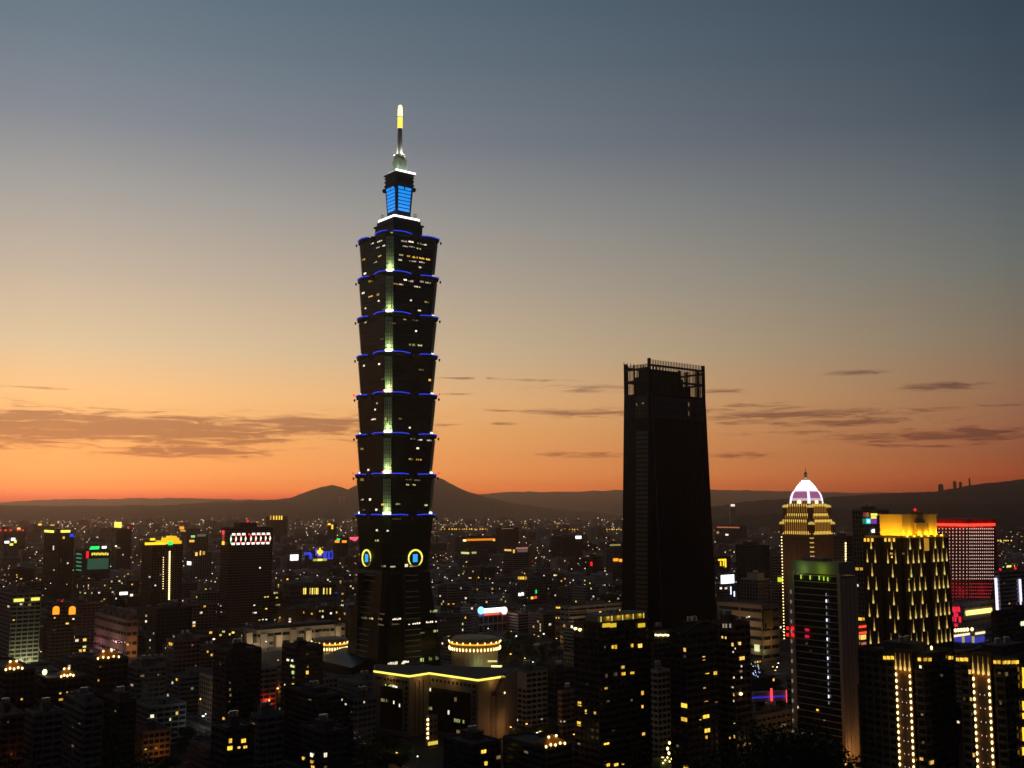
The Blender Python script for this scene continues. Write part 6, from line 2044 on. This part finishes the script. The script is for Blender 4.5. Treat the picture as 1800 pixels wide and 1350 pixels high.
for b in sorted(BL, key=lambda q: q.Y): cover(b.px0 + 2, b.px1 - 2, b.yt, 1350 if b.Y < 700 else proj((b.c.x, b.Y, 0))[1], b.Y)
cover(640, 755, 430, 1000, 950); cover(610, 775, 1000, 1175, 950); cover(657, 886, 1192, 1310, 650)

lots = []
for gi in range(-60, 90):
    for gj in range(-40, 120):
        gx = gi * 43 + (gi // 3) * 16 + rng.uniform(-3, 3)
        gy = gj * 40 + (gj // 3) * 15 + rng.uniform(-3, 3)
        c = Vector((0, 950, 0)) + EX * gx + EY * gy
        if c.y < 560 or c.y > 3600: continue
        pp = proj((c.x, c.y, 8))
        if pp[0] < -40 or pp[0] > 1840: continue
        lots.append((c.y, gx, gy, c))
lots.sort(key=lambda q: q[0])
FILL, STUFF = [], []
park = [(880, 990, 800, 1150), (1325, 1395, 600, 830), (640, 730, 560, 640), (1180, 1330, 560, 700)]
for (Y, gx, gy, c) in lots:
    a, bb = rng.uniform(11, 18), rng.uniform(10, 17)
    u_ = rng.random()
    h = rng.uniform(11, 22) if u_ < .5 else rng.uniform(20, 36) if u_ < .88 else rng.uniform(36, 58)
    if Y > 1300: h *= .8
    if any(abs(gx - ox) < a + oa and abs(gy - oy) < bb + ob for ox, oy, oa, ob in OCC): continue
    xs = [proj((c.x + EX.x * sx * a + EY.x * sy * bb, c.y + EX.y * sx * a + EY.y * sy * bb, h * .5))[0] for sx in (-1, 1) for sy in (-1, 1)]
    x0, x1 = min(xs), max(xs)
    mid = (x0 + x1) / 2
    if any(p0 < mid < p1 and ya < Y < yb_ for p0, p1, ya, yb_ in park): continue
    Yn = Y - 14
    for (p0, p1, yb_, hy) in PROT:
        if hy > Yn and p0 < x1 and p1 > x0:
            h = min(h, max(0, at(mid, yb_ + 3, Yn).z))
    if h < 7: continue
    h = round(h / 3.2) * 3.2
    yt = proj((c.x, Yn, h))[1]; yg = proj((c.x, Yn, 0))[1]
    seen = cover(x0, x1, yt, yg, Yn, False)
    if Y < 1750 and seen >= 5 and len(FILL) < 215:
        cover(x0 + 2, x1 - 2, yt, yg, Yn)
        FILL.append((Y, gx, gy, c, a, bb, h, mid, seen))
    elif Y > 1100:
        STUFF.append((Y, gx, gy, c, a, bb, h))

NUM = ['no', 'one', 'two', 'three', 'four', 'five', 'six', 'seven', 'eight', 'nine', 'ten', 'eleven', 'twelve', 'thirteen', 'fourteen', 'fifteen', 'sixteen', 'seventeen', 'eighteen', 'nineteen', 'twenty']
LMS = [b for b in BL if b.lm]
LMX = [((b.px0 + b.px1) / 2, (b.px1 - b.px0) / 2, b.Y, b.lm) for b in LMS] + [(693, 82, 950, 'tiered skyscraper'), (770, 115, 660, 'zigzag yellow-lined building'), (580, 30, 985, 'left lantern turret'), (835, 43, 930, 'right lantern turret')]
WALLK = ['grey', 'pale', 'tan', 'brown', 'dark', 'cream', 'rosy']
WORD = {'grey': 'grey', 'pale': 'pale', 'tan': 'tan', 'brown': 'brown', 'dark': 'black', 'cream': 'cream', 'rosy': 'rosy'}
used = set()
SHEDS = [mat('shed_green', (0.08, 0.16, 0.11), .6), mat('shed_red', (0.20, 0.07, 0.05), .6), mat('shed_blue', (0.08, 0.11, 0.18), .6), mat('shed_zinc', (0.25, 0.25, 0.25), .5)]
STYW = {'grid': 'gridded', 'band': 'ribbon-windowed', 'balcony': 'balconied', 'plain': 'blank-walled'}
for i, (Y, gx, gy, c, a, bb, h, mid, seen) in enumerate(FILL):
    storeys = max(2, int(round(h / 3.2)))
    near = sorted(LMX, key=lambda q: abs(q[0] - mid) + abs(q[2] - Y) * .25)
    for tr in range(80):
        wall = rng.choice(WALLK); sty = rng.choice(('grid', 'band', 'balcony', 'plain', 'grid'))
        top = rng.choice(('roof tanks', 'a stair head', 'a bare roof'))
        nl = rng.choice((0, 1, 2, 3, 4, 5, 6)) if Y < 900 else rng.choice((2, 3, 4, 5, 6, 7, 8, 9, 10))
        lmx, lw, ly, lname = near[0 if tr < 50 else 1]
        rel = ('behind the ' if Y > ly else 'before the ') if abs(lmx - mid) < lw else ('left of the ' if mid < lmx else 'right of the ')
        lit = 'no lit window' if nl == 0 else NUM[nl] + ' lit window' + ('s' if nl > 1 else '')
        st = NUM[storeys] + '-storey'
        lab = f"{WORD[wall]} {STYW[sty]} {st} block with {top}, {lit}, {rel}{lname}"
        if lab not in used and len(lab.split()) <= 16: break
    used.add(lab)
    b = Bld.__new__(Bld)
    b.a, b.b, b.h, b.c, b.Y = a, bb, h, c, Y
    b.root = empty('city_block' if storeys < 9 else 'apartment_block', c, PHI, lab, 'apartment block' if storeys > 5 else 'low block', 'blocks of the city floor')
    b.M = Matrix.Translation(c) @ Matrix.Rotation(PHI, 4, 'Z'); b.MI = b.M.inverted()
    b.fl = h / storeys
    sh = shell(a, bb, h, 3.2, sty, rng.choice((3.4, 4.0, 4.6)))
    for _ in range(int(storeys * 1.6)):
        z = (rng.randrange(1, max(2, storeys)) + .12) * h / storeys
        if rng.random() < .6: u = rng.uniform(-.9, .9) * a; sh.box(u - .45, u + .45, -bb - .55, -bb - .07, z, z + .65, 0)
        else: u = rng.uniform(-.9, .9) * bb; sh.box(-a - .55, -a - .08, u - .45, u + .45, z, z + .65, 0)
    sh.build('wall', [WALLS[wall], glass_far], b.root)
    b.roof(0 if top == 'a bare roof' else rng.uniform(.25, .45), rng.uniform(2.4, 3.2), top == 'roof tanks', wall=wall)
    if rng.random() < .45:
        q = MB(); x = rng.uniform(-.2, .3) * a; y = rng.uniform(-.6, -.2) * bb; w_, d_ = a * rng.uniform(.25, .5), bb * rng.uniform(.18, .3)
        q.loft([[(x - w_, y - d_, h + .1), (x + w_, y - d_, h + .1), (x + w_, y + d_, h + .1), (x - w_, y + d_, h + .1)], [(x - w_, y - d_, h + 2.2), (x + w_, y - d_, h + 2.2), (x + w_, y + d_, h + 2.2), (x - w_, y + d_, h + 2.2)]], 0)
        q.loft([[(x - w_ - .3, y - d_ - .3, h + 2.2), (x + w_ + .3, y - d_ - .3, h + 2.2), (x + w_ + .3, y + d_ + .3, h + 2.2), (x - w_ - .3, y + d_ + .3, h + 2.2)], [(x - w_ - .3, y - .1, h + 3.2), (x + w_ + .3, y - .1, h + 3.2), (x + w_ + .3, y + .1, h + 3.2), (x - w_ - .3, y + .1, h + 3.2)]], 1)
        q.build('roof_shed', [WALLS['grey'], rng.choice(SHEDS)], b.root)
    if rng.random() < .3:
        q = MB(); x, y = rng.uniform(-.6, .6) * a, rng.uniform(-.5, .5) * bb
        q.tube([(x, y, h), (x, y, h + 6.5)], .09, 4); q.tube([(x - .9, y, h + 5.6), (x + .9, y, h + 5.6)], .05, 4); q.tube([(x - .6, y, h + 6.1), (x + .6, y, h + 6.1)], .05, 4)
        q.build('antenna', steel, b.root)
    b.randwins(nl, rng, kinds=('warm', 'gold', 'white', 'white', 'green'), size=(1.9, 1.7) if Y < 1000 else (2.6, 2.2))

# everything farther out reads as one carpet of roofs
m = MB()
lightm = [lamp('far_warm', (255, 208, 146), 1.4), lamp('far_white', (255, 244, 230), 1.5), lamp('far_gold', (255, 190, 60), 1.5), lamp('far_dim', (200, 160, 120), .7), lamp('far_red', (255, 40, 50), 1.1), lamp('far_green', (90, 240, 170), .8)]
lg = MB()
for k in range(2600):
    Y = 2600 * math.exp(rng.random() * 1.28)
    px = rng.uniform(-30, 1830)
    p = at(px, HOR, Y)
    if any(abs((p.x - q.c.x)) < 60 and abs(Y - q.Y) < 60 for q in BL if q.Y > 1800): continue
    STUFF.append((Y, 0, 0, Vector((p.x, Y, 0)), rng.uniform(12, 30), rng.uniform(12, 26), rng.uniform(9, 26) if rng.random() < .86 else rng.uniform(26, 60)))
wk = [WALLS[k] for k in WALLK]
for (Y, gx, gy, c, a, bb, h) in STUFF:
    k = rng.randrange(len(wk))
    rr = PHI if Y < 3600 else PHI + rng.uniform(-.3, .3)
    ex, ey = Vector((math.cos(rr), math.sin(rr), 0)), Vector((-math.sin(rr), math.cos(rr), 0))
    def W_(x, y, z): q = c + ex * x + ey * y; return (q.x, q.y, z)
    def bx(x0, x1, y0, y1, z0, z1, mi):
        m.loft([[W_(x0, y0, z0), W_(x1, y0, z0), W_(x1, y1, z0), W_(x0, y1, z0)], [W_(x0, y0, z1), W_(x1, y0, z1), W_(x1, y1, z1), W_(x0, y1, z1)]], mi)
    bx(-a, a, -bb, bb, 0, h, k)
    for f in range(1, int(h / 3.6)):
        if Y < 2400:
            bx(-a - .12, a + .12, -bb - .12, bb + .12, f * 3.6 - .5, f * 3.6 + .5, k)
    bx(-a * .3, a * .2, -bb * .3, bb * .4, h, h + 3, k)
    nl = rng.choice((1, 2, 3, 4, 5, 6, 8)) if Y < 3000 else rng.choice((0, 1, 2, 3, 4)) if Y < 5200 else rng.choice((0, 1, 1, 2, 3))
    for _ in range(nl):
        r_ = Y * rng.uniform(.32, .72) / F
        ci = rng.choices(range(6), (32, 38, 9, 22, 2, 1))[0]
        z = rng.uniform(.15, .98) * h
        if rng.random() < .65:
            u = rng.uniform(-a, a); p0 = W_(u, -bb - .3, z)
        else:
            u = rng.uniform(-bb, bb); p0 = W_(-a - .3, u, z)
        lg.box(p0[0] - r_ * rng.uniform(.8, 1.8), p0[0] + r_, p0[1] - .6, p0[1], p0[2] - r_ * .8, p0[2] + r_ * rng.uniform(.8, 1.6), ci)
tag(m.build('distant_roofs', wk), kind='stuff')
# lights of streets and lanes between them, and a few farms of lights on the hill feet
for k in range(2000):
    Y = 1500 * math.exp(rng.random() * 1.9); px = rng.uniform(0, 1800)
    p = at(px, HOR, Y); r_ = Y * rng.uniform(.3, .62) / F; z = rng.uniform(8, 34)
    lg.box(p.x - r_ * rng.uniform(.8, 2.4), p.x + r_, Y, Y + .6, z - r_, z + r_, rng.choices(range(6), (32, 36, 18, 14, 4, 1))[0])
tag(lg.build('city_lights', lightm), kind='stuff')

# mountainside cottages with a light each, read from the dark slopes
for i, (px, py, Y, w, lab) in enumerate(((597, 874, 11200, 4, 'single lit hut on the left shoulder of the twin-peaked mountain'), (604, 873, 11200, 3, 'smaller lit hut just right of another on the twin-peaked mountain'), (870, 881, 11300, 3, 'lit hut on the long right slope of the twin-peaked mountain'), (1288, 888, 5300, 7, 'brightly lit white house on the wooded hill right of the finned tower'))):
    p = at(px, py, Y); s_ = w * Y / F / 2
    r0 = empty('hillside_hut', (p.x, Y, 0), 0, lab, 'hut')
    MB().box(-s_ * 1.3, s_ * 1.3, 0, 30, -1, p.z + s_ * .8).build('wall', WALLS['pale'], r0)
    MB().box(-s_, s_, -.6, .2, p.z - s_ * .6, p.z + s_ * .5).build('lit_front', L_white if w > 4 else L_dim, r0)
# tower blocks on the right-hand ridge
for (px, w, yt, lab) in ((1653.5, 9, 852, 'squat block at the left end of the ridge-top towers'), (1678, 6, 846.5, 'tallest slab of the ridge-top group, between squat block and thin mast'), (1688, 5, 848, 'shorter slab right of the tallest ridge-top slab'), (1704, 3, 841, 'thin mast-like tower at the right end of the ridge-top group')):
    p = at(px, yt, 8000); s_ = w * 8000 / F / 2
    zb_ = at(px, 868, 8000).z
    r0 = empty('ridge_tower', (p.x, 8000, 0), PHI, lab, 'tower block', 'tower blocks on the ridge')
    m = MB(); m.box(-s_ * .7, s_ * .7, -s_ * .7, s_ * .7, zb_ - 60, p.z)
    for k in range(1, 6): m.box(-s_ * .74, s_ * .74, -s_ * .74, s_ * .74, zb_ + (p.z - zb_) * k / 6, zb_ + (p.z - zb_) * k / 6 + 2)
    m.build('wall', WALLS['dark'], r0)
    MB().box(-s_ * .3, s_ * .3, -s_ * .3, s_ * .3, p.z, p.z + 6).build('plant_room', WALLS['dark'], r0)

# ------------------------------------------------------------------ streets and lamps
for k in (-12, -9, -6, -3, 0, 3, 6, 9):
    gx = k * 43 + (k // 3) * 16 - 29
    road('road', grid(gx, -420), grid(gx, 900), 9)
for k in (-6, -3, 0, 3, 6, 9, 12):
    gy = k * 40 + (k // 3) * 15 - 27
    o = road('road', grid(-620, gy), grid(760, gy), 9)
    o.location.z += .02
POLE = MB().lathe([(.14, 0), (.10, 8), (.06, 8.4)], 6).tube([(0, 0, 8.2), (1.4, 0, 8.7), (2.2, 0, 8.6)], .07, 5).mesh('pole', steel)
LHEAD = MB().box(1.6, 2.9, -.3, .3, 8.45, 8.75).box(1.7, 2.8, -.26, .26, 8.36, 8.45).mesh('lamp_head', lamp('sodium_lamp', (255, 190, 90), 3.0))
LHEADW = MB().box(1.6, 2.9, -.3, .3, 8.45, 8.75).box(1.7, 2.8, -.26, .26, 8.36, 8.45).mesh('lamp_head', lamp('led_lamp', (240, 250, 255), 3.0))
LAMPS = [(362, 1258, 660, 'w', 500, 'bright white street lamp between the rosy foot-lit block and stair-bay black tower'),
         (353, 1228, 700, 's', 380, 'orange street lamp in the lane beside the rosy foot-lit block'),
         (371, 1222, 720, 's', 300, 'upper orange street lamp in the lane left of the stair-bay black tower'),
         (472, 1226, 690, 'r', 420, 'street lamp over the red glow between two black apartment towers'),
         (484, 1210, 730, 's', 380, 'orange street lamp right above the red glow between two black towers'),
         (245, 1332, 590, 's', 160, 'orange street lamp at the foot of the orange-lit low block'),
         (666, 1332, 585, 's', 180, 'street lamp in the trees left below the zigzag-fronted building'),
         (735, 1328, 590, 'w', 200, 'white street lamp in the trees below the zigzag-fronted building'),
         (700, 1322, 600, 's', 260, 'orange street lamp below the left wing of the zigzag-fronted building'),
         (902, 1320, 655, 's', 800, 'added warm fill lamp at the front corner of the off-white office'),  # lamp added to brighten the office walls
         (436, 1166, 1010, 's', 1300, 'added warm fill lamp before the left end of the exhibition hall'),  # lamp added to brighten the hall, left end
         (520, 1160, 1020, 's', 1300, 'added warm fill lamp before the right end of the exhibition hall'),  # lamp added to brighten the hall, right end
         (1492, 1346, 533, 's', 1100, 'added warm fill lamp at the foot of the green-topped banded tower'),  # added lamp, stands in for city glow on the tower piers
         (1512, 1338, 552, 's', 1100, 'added warm fill lamp right beside the beige piers of the banded tower'),  # second added lamp, also replacing city glow on the piers
         (940, 1308, 640, 'w', 120, 'small white street lamp in front of the off-white office'),
         (956, 1306, 645, 's', 160, 'orange street lamp right in front of the off-white office'),
         (905, 1112, 1020, 'g', 200, 'greenish street lamp in the park right of the pillared sign block'),
         (952, 1112, 1040, 'w', 160, 'white street lamp in the park left of the golden pavilion'),
         (924, 1158, 900, 's', 420, 'orange street lamp over the lit square right of the lantern turret'),
         (893, 1150, 930, 's', 240, 'orange street lamp beside the right lantern turret'),
         (1365, 1172, 850, 'w', 160, 'white street lamp in the park left of the banded tower'),
         (1358, 1173, 860, 's', 160, 'yellow street lamp in the park before the sandy banner hall')]
for (px, py, Y, kind, pw, lab) in LAMPS:
    p = at(px, py, Y)
    k = max(.4, p.z / 8.5) if p.z > 3 else 1.0
    r0 = empty('street_lamp', (p.x, Y, 0), R(rng.uniform(0, 360)), lab, 'street lamp')
    r0.scale = (1, 1, min(k, 2.2))
    inst('pole', POLE, r0, (0, 0, 0)); inst('lamp_head', LHEADW if kind in 'wg' else LHEAD, r0, (0, 0, 0))
    pw *= 2.2
    point_light((2.2, 0, 8.0), {'w': (225, 245, 255), 's': (255, 186, 112), 'r': (255, 50, 30), 'g': (190, 255, 120)}[kind], pw, .3, r0)
# sodium lamps along the nearer streets: they give the dark walls their brown cast
SPOTS = []
for k in (-12, -9, -6, -3, 0, 3, 6, 9):
    gx = k * 43 + (k // 3) * 16 - 29
    for j in range(-10, 22): SPOTS.append(grid(gx + 5.5, j * 38))
for k in (-6, -3, 0, 3, 6, 9, 12):
    gy = k * 40 + (k // 3) * 15 - 27
    for j in range(-14, 18): SPOTS.append(grid(j * 40, gy - 5.5))
rng.shuffle(SPOTS)
nlit = 0
seenl = {}
for p in SPOTS:
    if not 570 < p.y < 1450: continue
    pp = proj((p.x, p.y, 8))
    if not -20 < pp[0] < 1820 or pp[1] > 1346: continue
    g_ = gcoord(p)
    if any(abs(g_[0] - ox) < oa and abs(g_[1] - oy) < ob for ox, oy, oa, ob in OCC): continue
    if any(abs(g_[0] - q[1]) < q[4] + 1 and abs(g_[1] - q[2]) < q[5] + 1 for q in FILL): continue
    vis = cover(pp[0] - 1, pp[0] + 1, pp[1] - 2, pp[1] + 2, p.y, False) > 0
    if not vis and rng.random() < .55: continue
    near = min(LMX, key=lambda q: abs(q[0] - pp[0]) + abs(q[2] - p.y) * .25)
    rel = ('behind the ' if p.y > near[2] else 'before the ') if abs(near[0] - pp[0]) < near[1] else ('left of the ' if pp[0] < near[0] else 'right of the ')
    if vis:
        white = rng.random() < .22
        r0 = empty('street_lamp', (p.x, p.y, .1), rng.uniform(0, 6.28), f"{'white' if white else 'orange'} street lamp on the dark street {rel}{near[3]}", 'street lamp', 'street lamps of the city floor')
        inst('pole', POLE, r0, (0, 0, 0)); inst('lamp_head', LHEADW if white else LHEAD, r0, (0, 0, 0))
        point_light((2.2, 0, 8.0), (255, 182, 104) if not white else (235, 245, 255), rng.uniform(250, 700), .3, r0, 'street_light')
        nlit += 1
    if nlit > 75: break
# the lit expressway far across the basin
GL = MB().lathe([(.4, 0), (.3, 12)], 5).mesh('pole', steel)
GH_ = MB().ball((0, 0, 13), 2.6, 0, 6).mesh('lamp_head', lamp('expressway_gold', (255, 196, 70), 1.6))
for (xa, xb, py, Y, n) in ((772, 875, 929, 4300, 24), (950, 1092, 929.5, 4600, 34), (1256, 1308, 931, 4400, 10), (1752, 1800, 949, 3000, 12)):
    pa, pb = at(xa, py, Y), at(xb, py + 1, Y)
    zd = min(pa.z, pb.z) - 13
    m = MB(); m.box(pa.x - 40, pb.x + 40, Y - 12, Y + 12, zd - 2.5, zd); m.box(pa.x - 40, pb.x + 40, Y - 12.4, Y - 12, zd - .4, zd + 1.1)
    for k in range(7):
        x = pa.x + (pb.x - pa.x) * k / 6; m.box(x - 3, x + 3, Y - 5, Y + 5, 0, zd - 2.5)
    tag(m.build('elevated_road', WALLS['grey']), kind='structure')
    for k in range(n):
        if rng.random() < .12: continue
        x = pa.x + (pb.x - pa.x) * (k + rng.uniform(-.25, .25)) / (n - 1)
        r0 = empty('street_lamp', (x, Y - 10, zd), 0, 'tiny golden lamp in a long row on a far elevated road', 'street lamp', 'lamp rows on the far elevated roads')
        s_ = rng.uniform(.6, 1.15)
        inst('pole', GL, r0, (0, 0, 0)); inst('lamp_head', GH_, r0, (0, 0, 13 * (1 - s_)), (s_, s_, s_))

# ------------------------------------------------------------------ trees
barkm = mat('bark', (0.06, 0.045, 0.035), .9, nscale=2)
leafm = [mat('leaf_dark', (0.022, 0.045, 0.014), .8, nscale=1.2, vary=.5), mat('leaf_mid', (0.04, 0.075, 0.02), .8, nscale=1.2, vary=.5), mat('leaf_pale', (0.06, 0.10, 0.03), .8, nscale=1.2, vary=.5)]


def tree_meshes(seed, leaves, lsz):
    r = random.Random(seed)
    t = MB()
    H = 1.0
    pts = [(0, 0, 0), (r.uniform(-.02, .02), 0, .2), (r.uniform(-.03, .03), r.uniform(-.03, .03), .42), (0.02, .01, .7)]
    t.tube(pts, [.035, .028, .02, .008], 7)
    cl = []
    for k in range(9):
        an = 2 * math.pi * k / 9 + r.uniform(-.4, .4); z0 = r.uniform(.28, .5); L_ = r.uniform(.18, .34); z1 = r.uniform(.5, .85)
        e = (L_ * math.cos(an), L_ * math.sin(an), z1)
        t.tube([(0, 0, z0), (e[0] * .5, e[1] * .5, (z0 + z1) / 2 + .03), e], [.016, .010, .004], 5)
        cl.append((Vector(e), r.uniform(.11, .17), k % 3))
        cl.append((Vector((e[0] * .55, e[1] * .55, z1 + r.uniform(-.12, .12))), r.uniform(.10, .15), r.randrange(3)))
    cl.append((Vector((0, 0, .88)), .13, 1))
    c = MB()
    for k in range(leaves):
        p0, rad, mi = r.choice(cl)
        d_ = Vector((r.gauss(0, 1), r.gauss(0, 1), r.gauss(0, .8))).normalized() * rad * (r.random() ** .4)
        q = p0 + d_
        a_ = Vector((r.gauss(0, 1), r.gauss(0, 1), r.gauss(0, 1))).normalized() * lsz * r.uniform(.6, 1.3)
        b_ = a_.cross(Vector((r.gauss(0, 1), r.gauss(0, 1), r.gauss(0, 1)))).normalized() * lsz * .55
        c.quad(q - a_, q + b_ * .9, q + a_, q - b_ * .9, mi if r.random() < .8 else r.randrange(3))
    return t.mesh('trunk', barkm), c.mesh('crown', leafm)


TV = [tree_meshes(k, 1500, .028) for k in range(5)]
TF = [tree_meshes(20 + k, 9000, .012) for k in range(3)]


def tree(x, y, z, H, lab, grp=None, fine=False, name='leafy_tree', wide=1.0):
    tm, cm = rng.choice(TF if fine else TV)
    r0 = empty(name, (x, y, z), rng.uniform(0, 6.28), lab, 'tree', grp)
    s_ = H * rng.uniform(.9, 1.15)
    for nm, me in (('trunk', tm), ('crown', cm)):
        inst(nm, me, r0, (0, 0, 0), (s_ * wide, s_ * wide, s_))


def grove(n, x0, x1, Y0, Y1, H0, H1, lab, grp):
    k = 0
    for _ in range(n * 6):
        Y = rng.uniform(Y0, Y1); px = rng.uniform(x0, x1)
        p = at(px, HOR, Y)
        g_ = gcoord((p.x, Y))
        if any(abs(g_[0] - ox) < oa + 1 and abs(g_[1] - oy) < ob + 1 for ox, oy, oa, ob in OCC): continue
        tree(p.x, Y, 0, rng.uniform(H0, H1), lab, grp, wide=1.25)
        k += 1
        if k >= n: break


grove(34, 884, 985, 830, 1120, 9, 15, 'dark leafy tree in the park right of the pillared sign block', 'trees of the dark park')
grove(22, 1326, 1392, 610, 820, 9, 14, 'leafy tree in the park between the reddish tower and the banded tower', 'trees of the park by the banded tower')
grove(14, 640, 735, 570, 640, 9, 14, 'dark tree in the lane below the zigzag-fronted building', 'trees below the zigzag building')
grove(10, 880, 985, 600, 660, 8, 12, 'dark tree at the foot of the off-white office', 'trees by the off-white office')
grove(10, 460, 505, 600, 740, 8, 12, 'dark tree in the gap between two black apartment towers', 'trees between the black towers')
grove(10, 285, 380, 560, 690, 8, 12, 'dark tree in the lane by the rosy foot-lit block', 'trees by the rosy block')
for (px, py, Y, lab) in ((1268, 1330, 84, 'big black tree at the bottom edge, leftmost of the foreground trees before the dark towers'), (1330, 1306, 92, 'big black foreground tree, second from the left before the reddish tower'), (1385, 1302, 86, 'big black foreground tree before the banded tower, tallest of its clump'), (1445, 1318, 95, 'big black foreground tree at the right end of its clump, before the banded tower'), (1500, 1344, 88, 'lowest black foreground treetop right of the banded tower'), (30, 1344, 90, 'black foreground treetop in the lower left corner'), (150, 1336, 96, 'black foreground treetop below the grey balcony block'), (262, 1330, 92, 'black foreground treetop before the orange-lit low block'), (330, 1342, 90, 'black foreground treetop left of the amber-storey block')):
    p = at(px, py, Y); zg = hill_z(p.x, Y)
    tree(p.x, Y, zg - .3, (p.z - zg) / .98, lab, 'foreground trees', True, 'hillside_tree', 1.0)
# a tree wrapped in white fairy lights
p = at(1322, 1190, 800)
r0 = empty('lit_tree', (p.x, 800, 0), 0, 'tree wrapped in blue-white fairy lights beside the sandy banner hall', 'tree')
tm, cm = TV[0]
Hh_ = at(1322, 1166, 800).z
inst('trunk', tm, r0, (0, 0, 0), (Hh_,) * 3); inst('crown', cm, r0, (0, 0, 0), (Hh_,) * 3)
for k in range(60):
    an = rng.uniform(0, 6.28); rr = rng.uniform(.1, .34) * Hh_
    inst('fairy_light', panel_mesh(lamp('fairy', (190, 205, 255), 2.0)), r0, (rr * math.cos(an), rr * math.sin(an), rng.uniform(.42, .95) * Hh_), (.5, 2, .5))
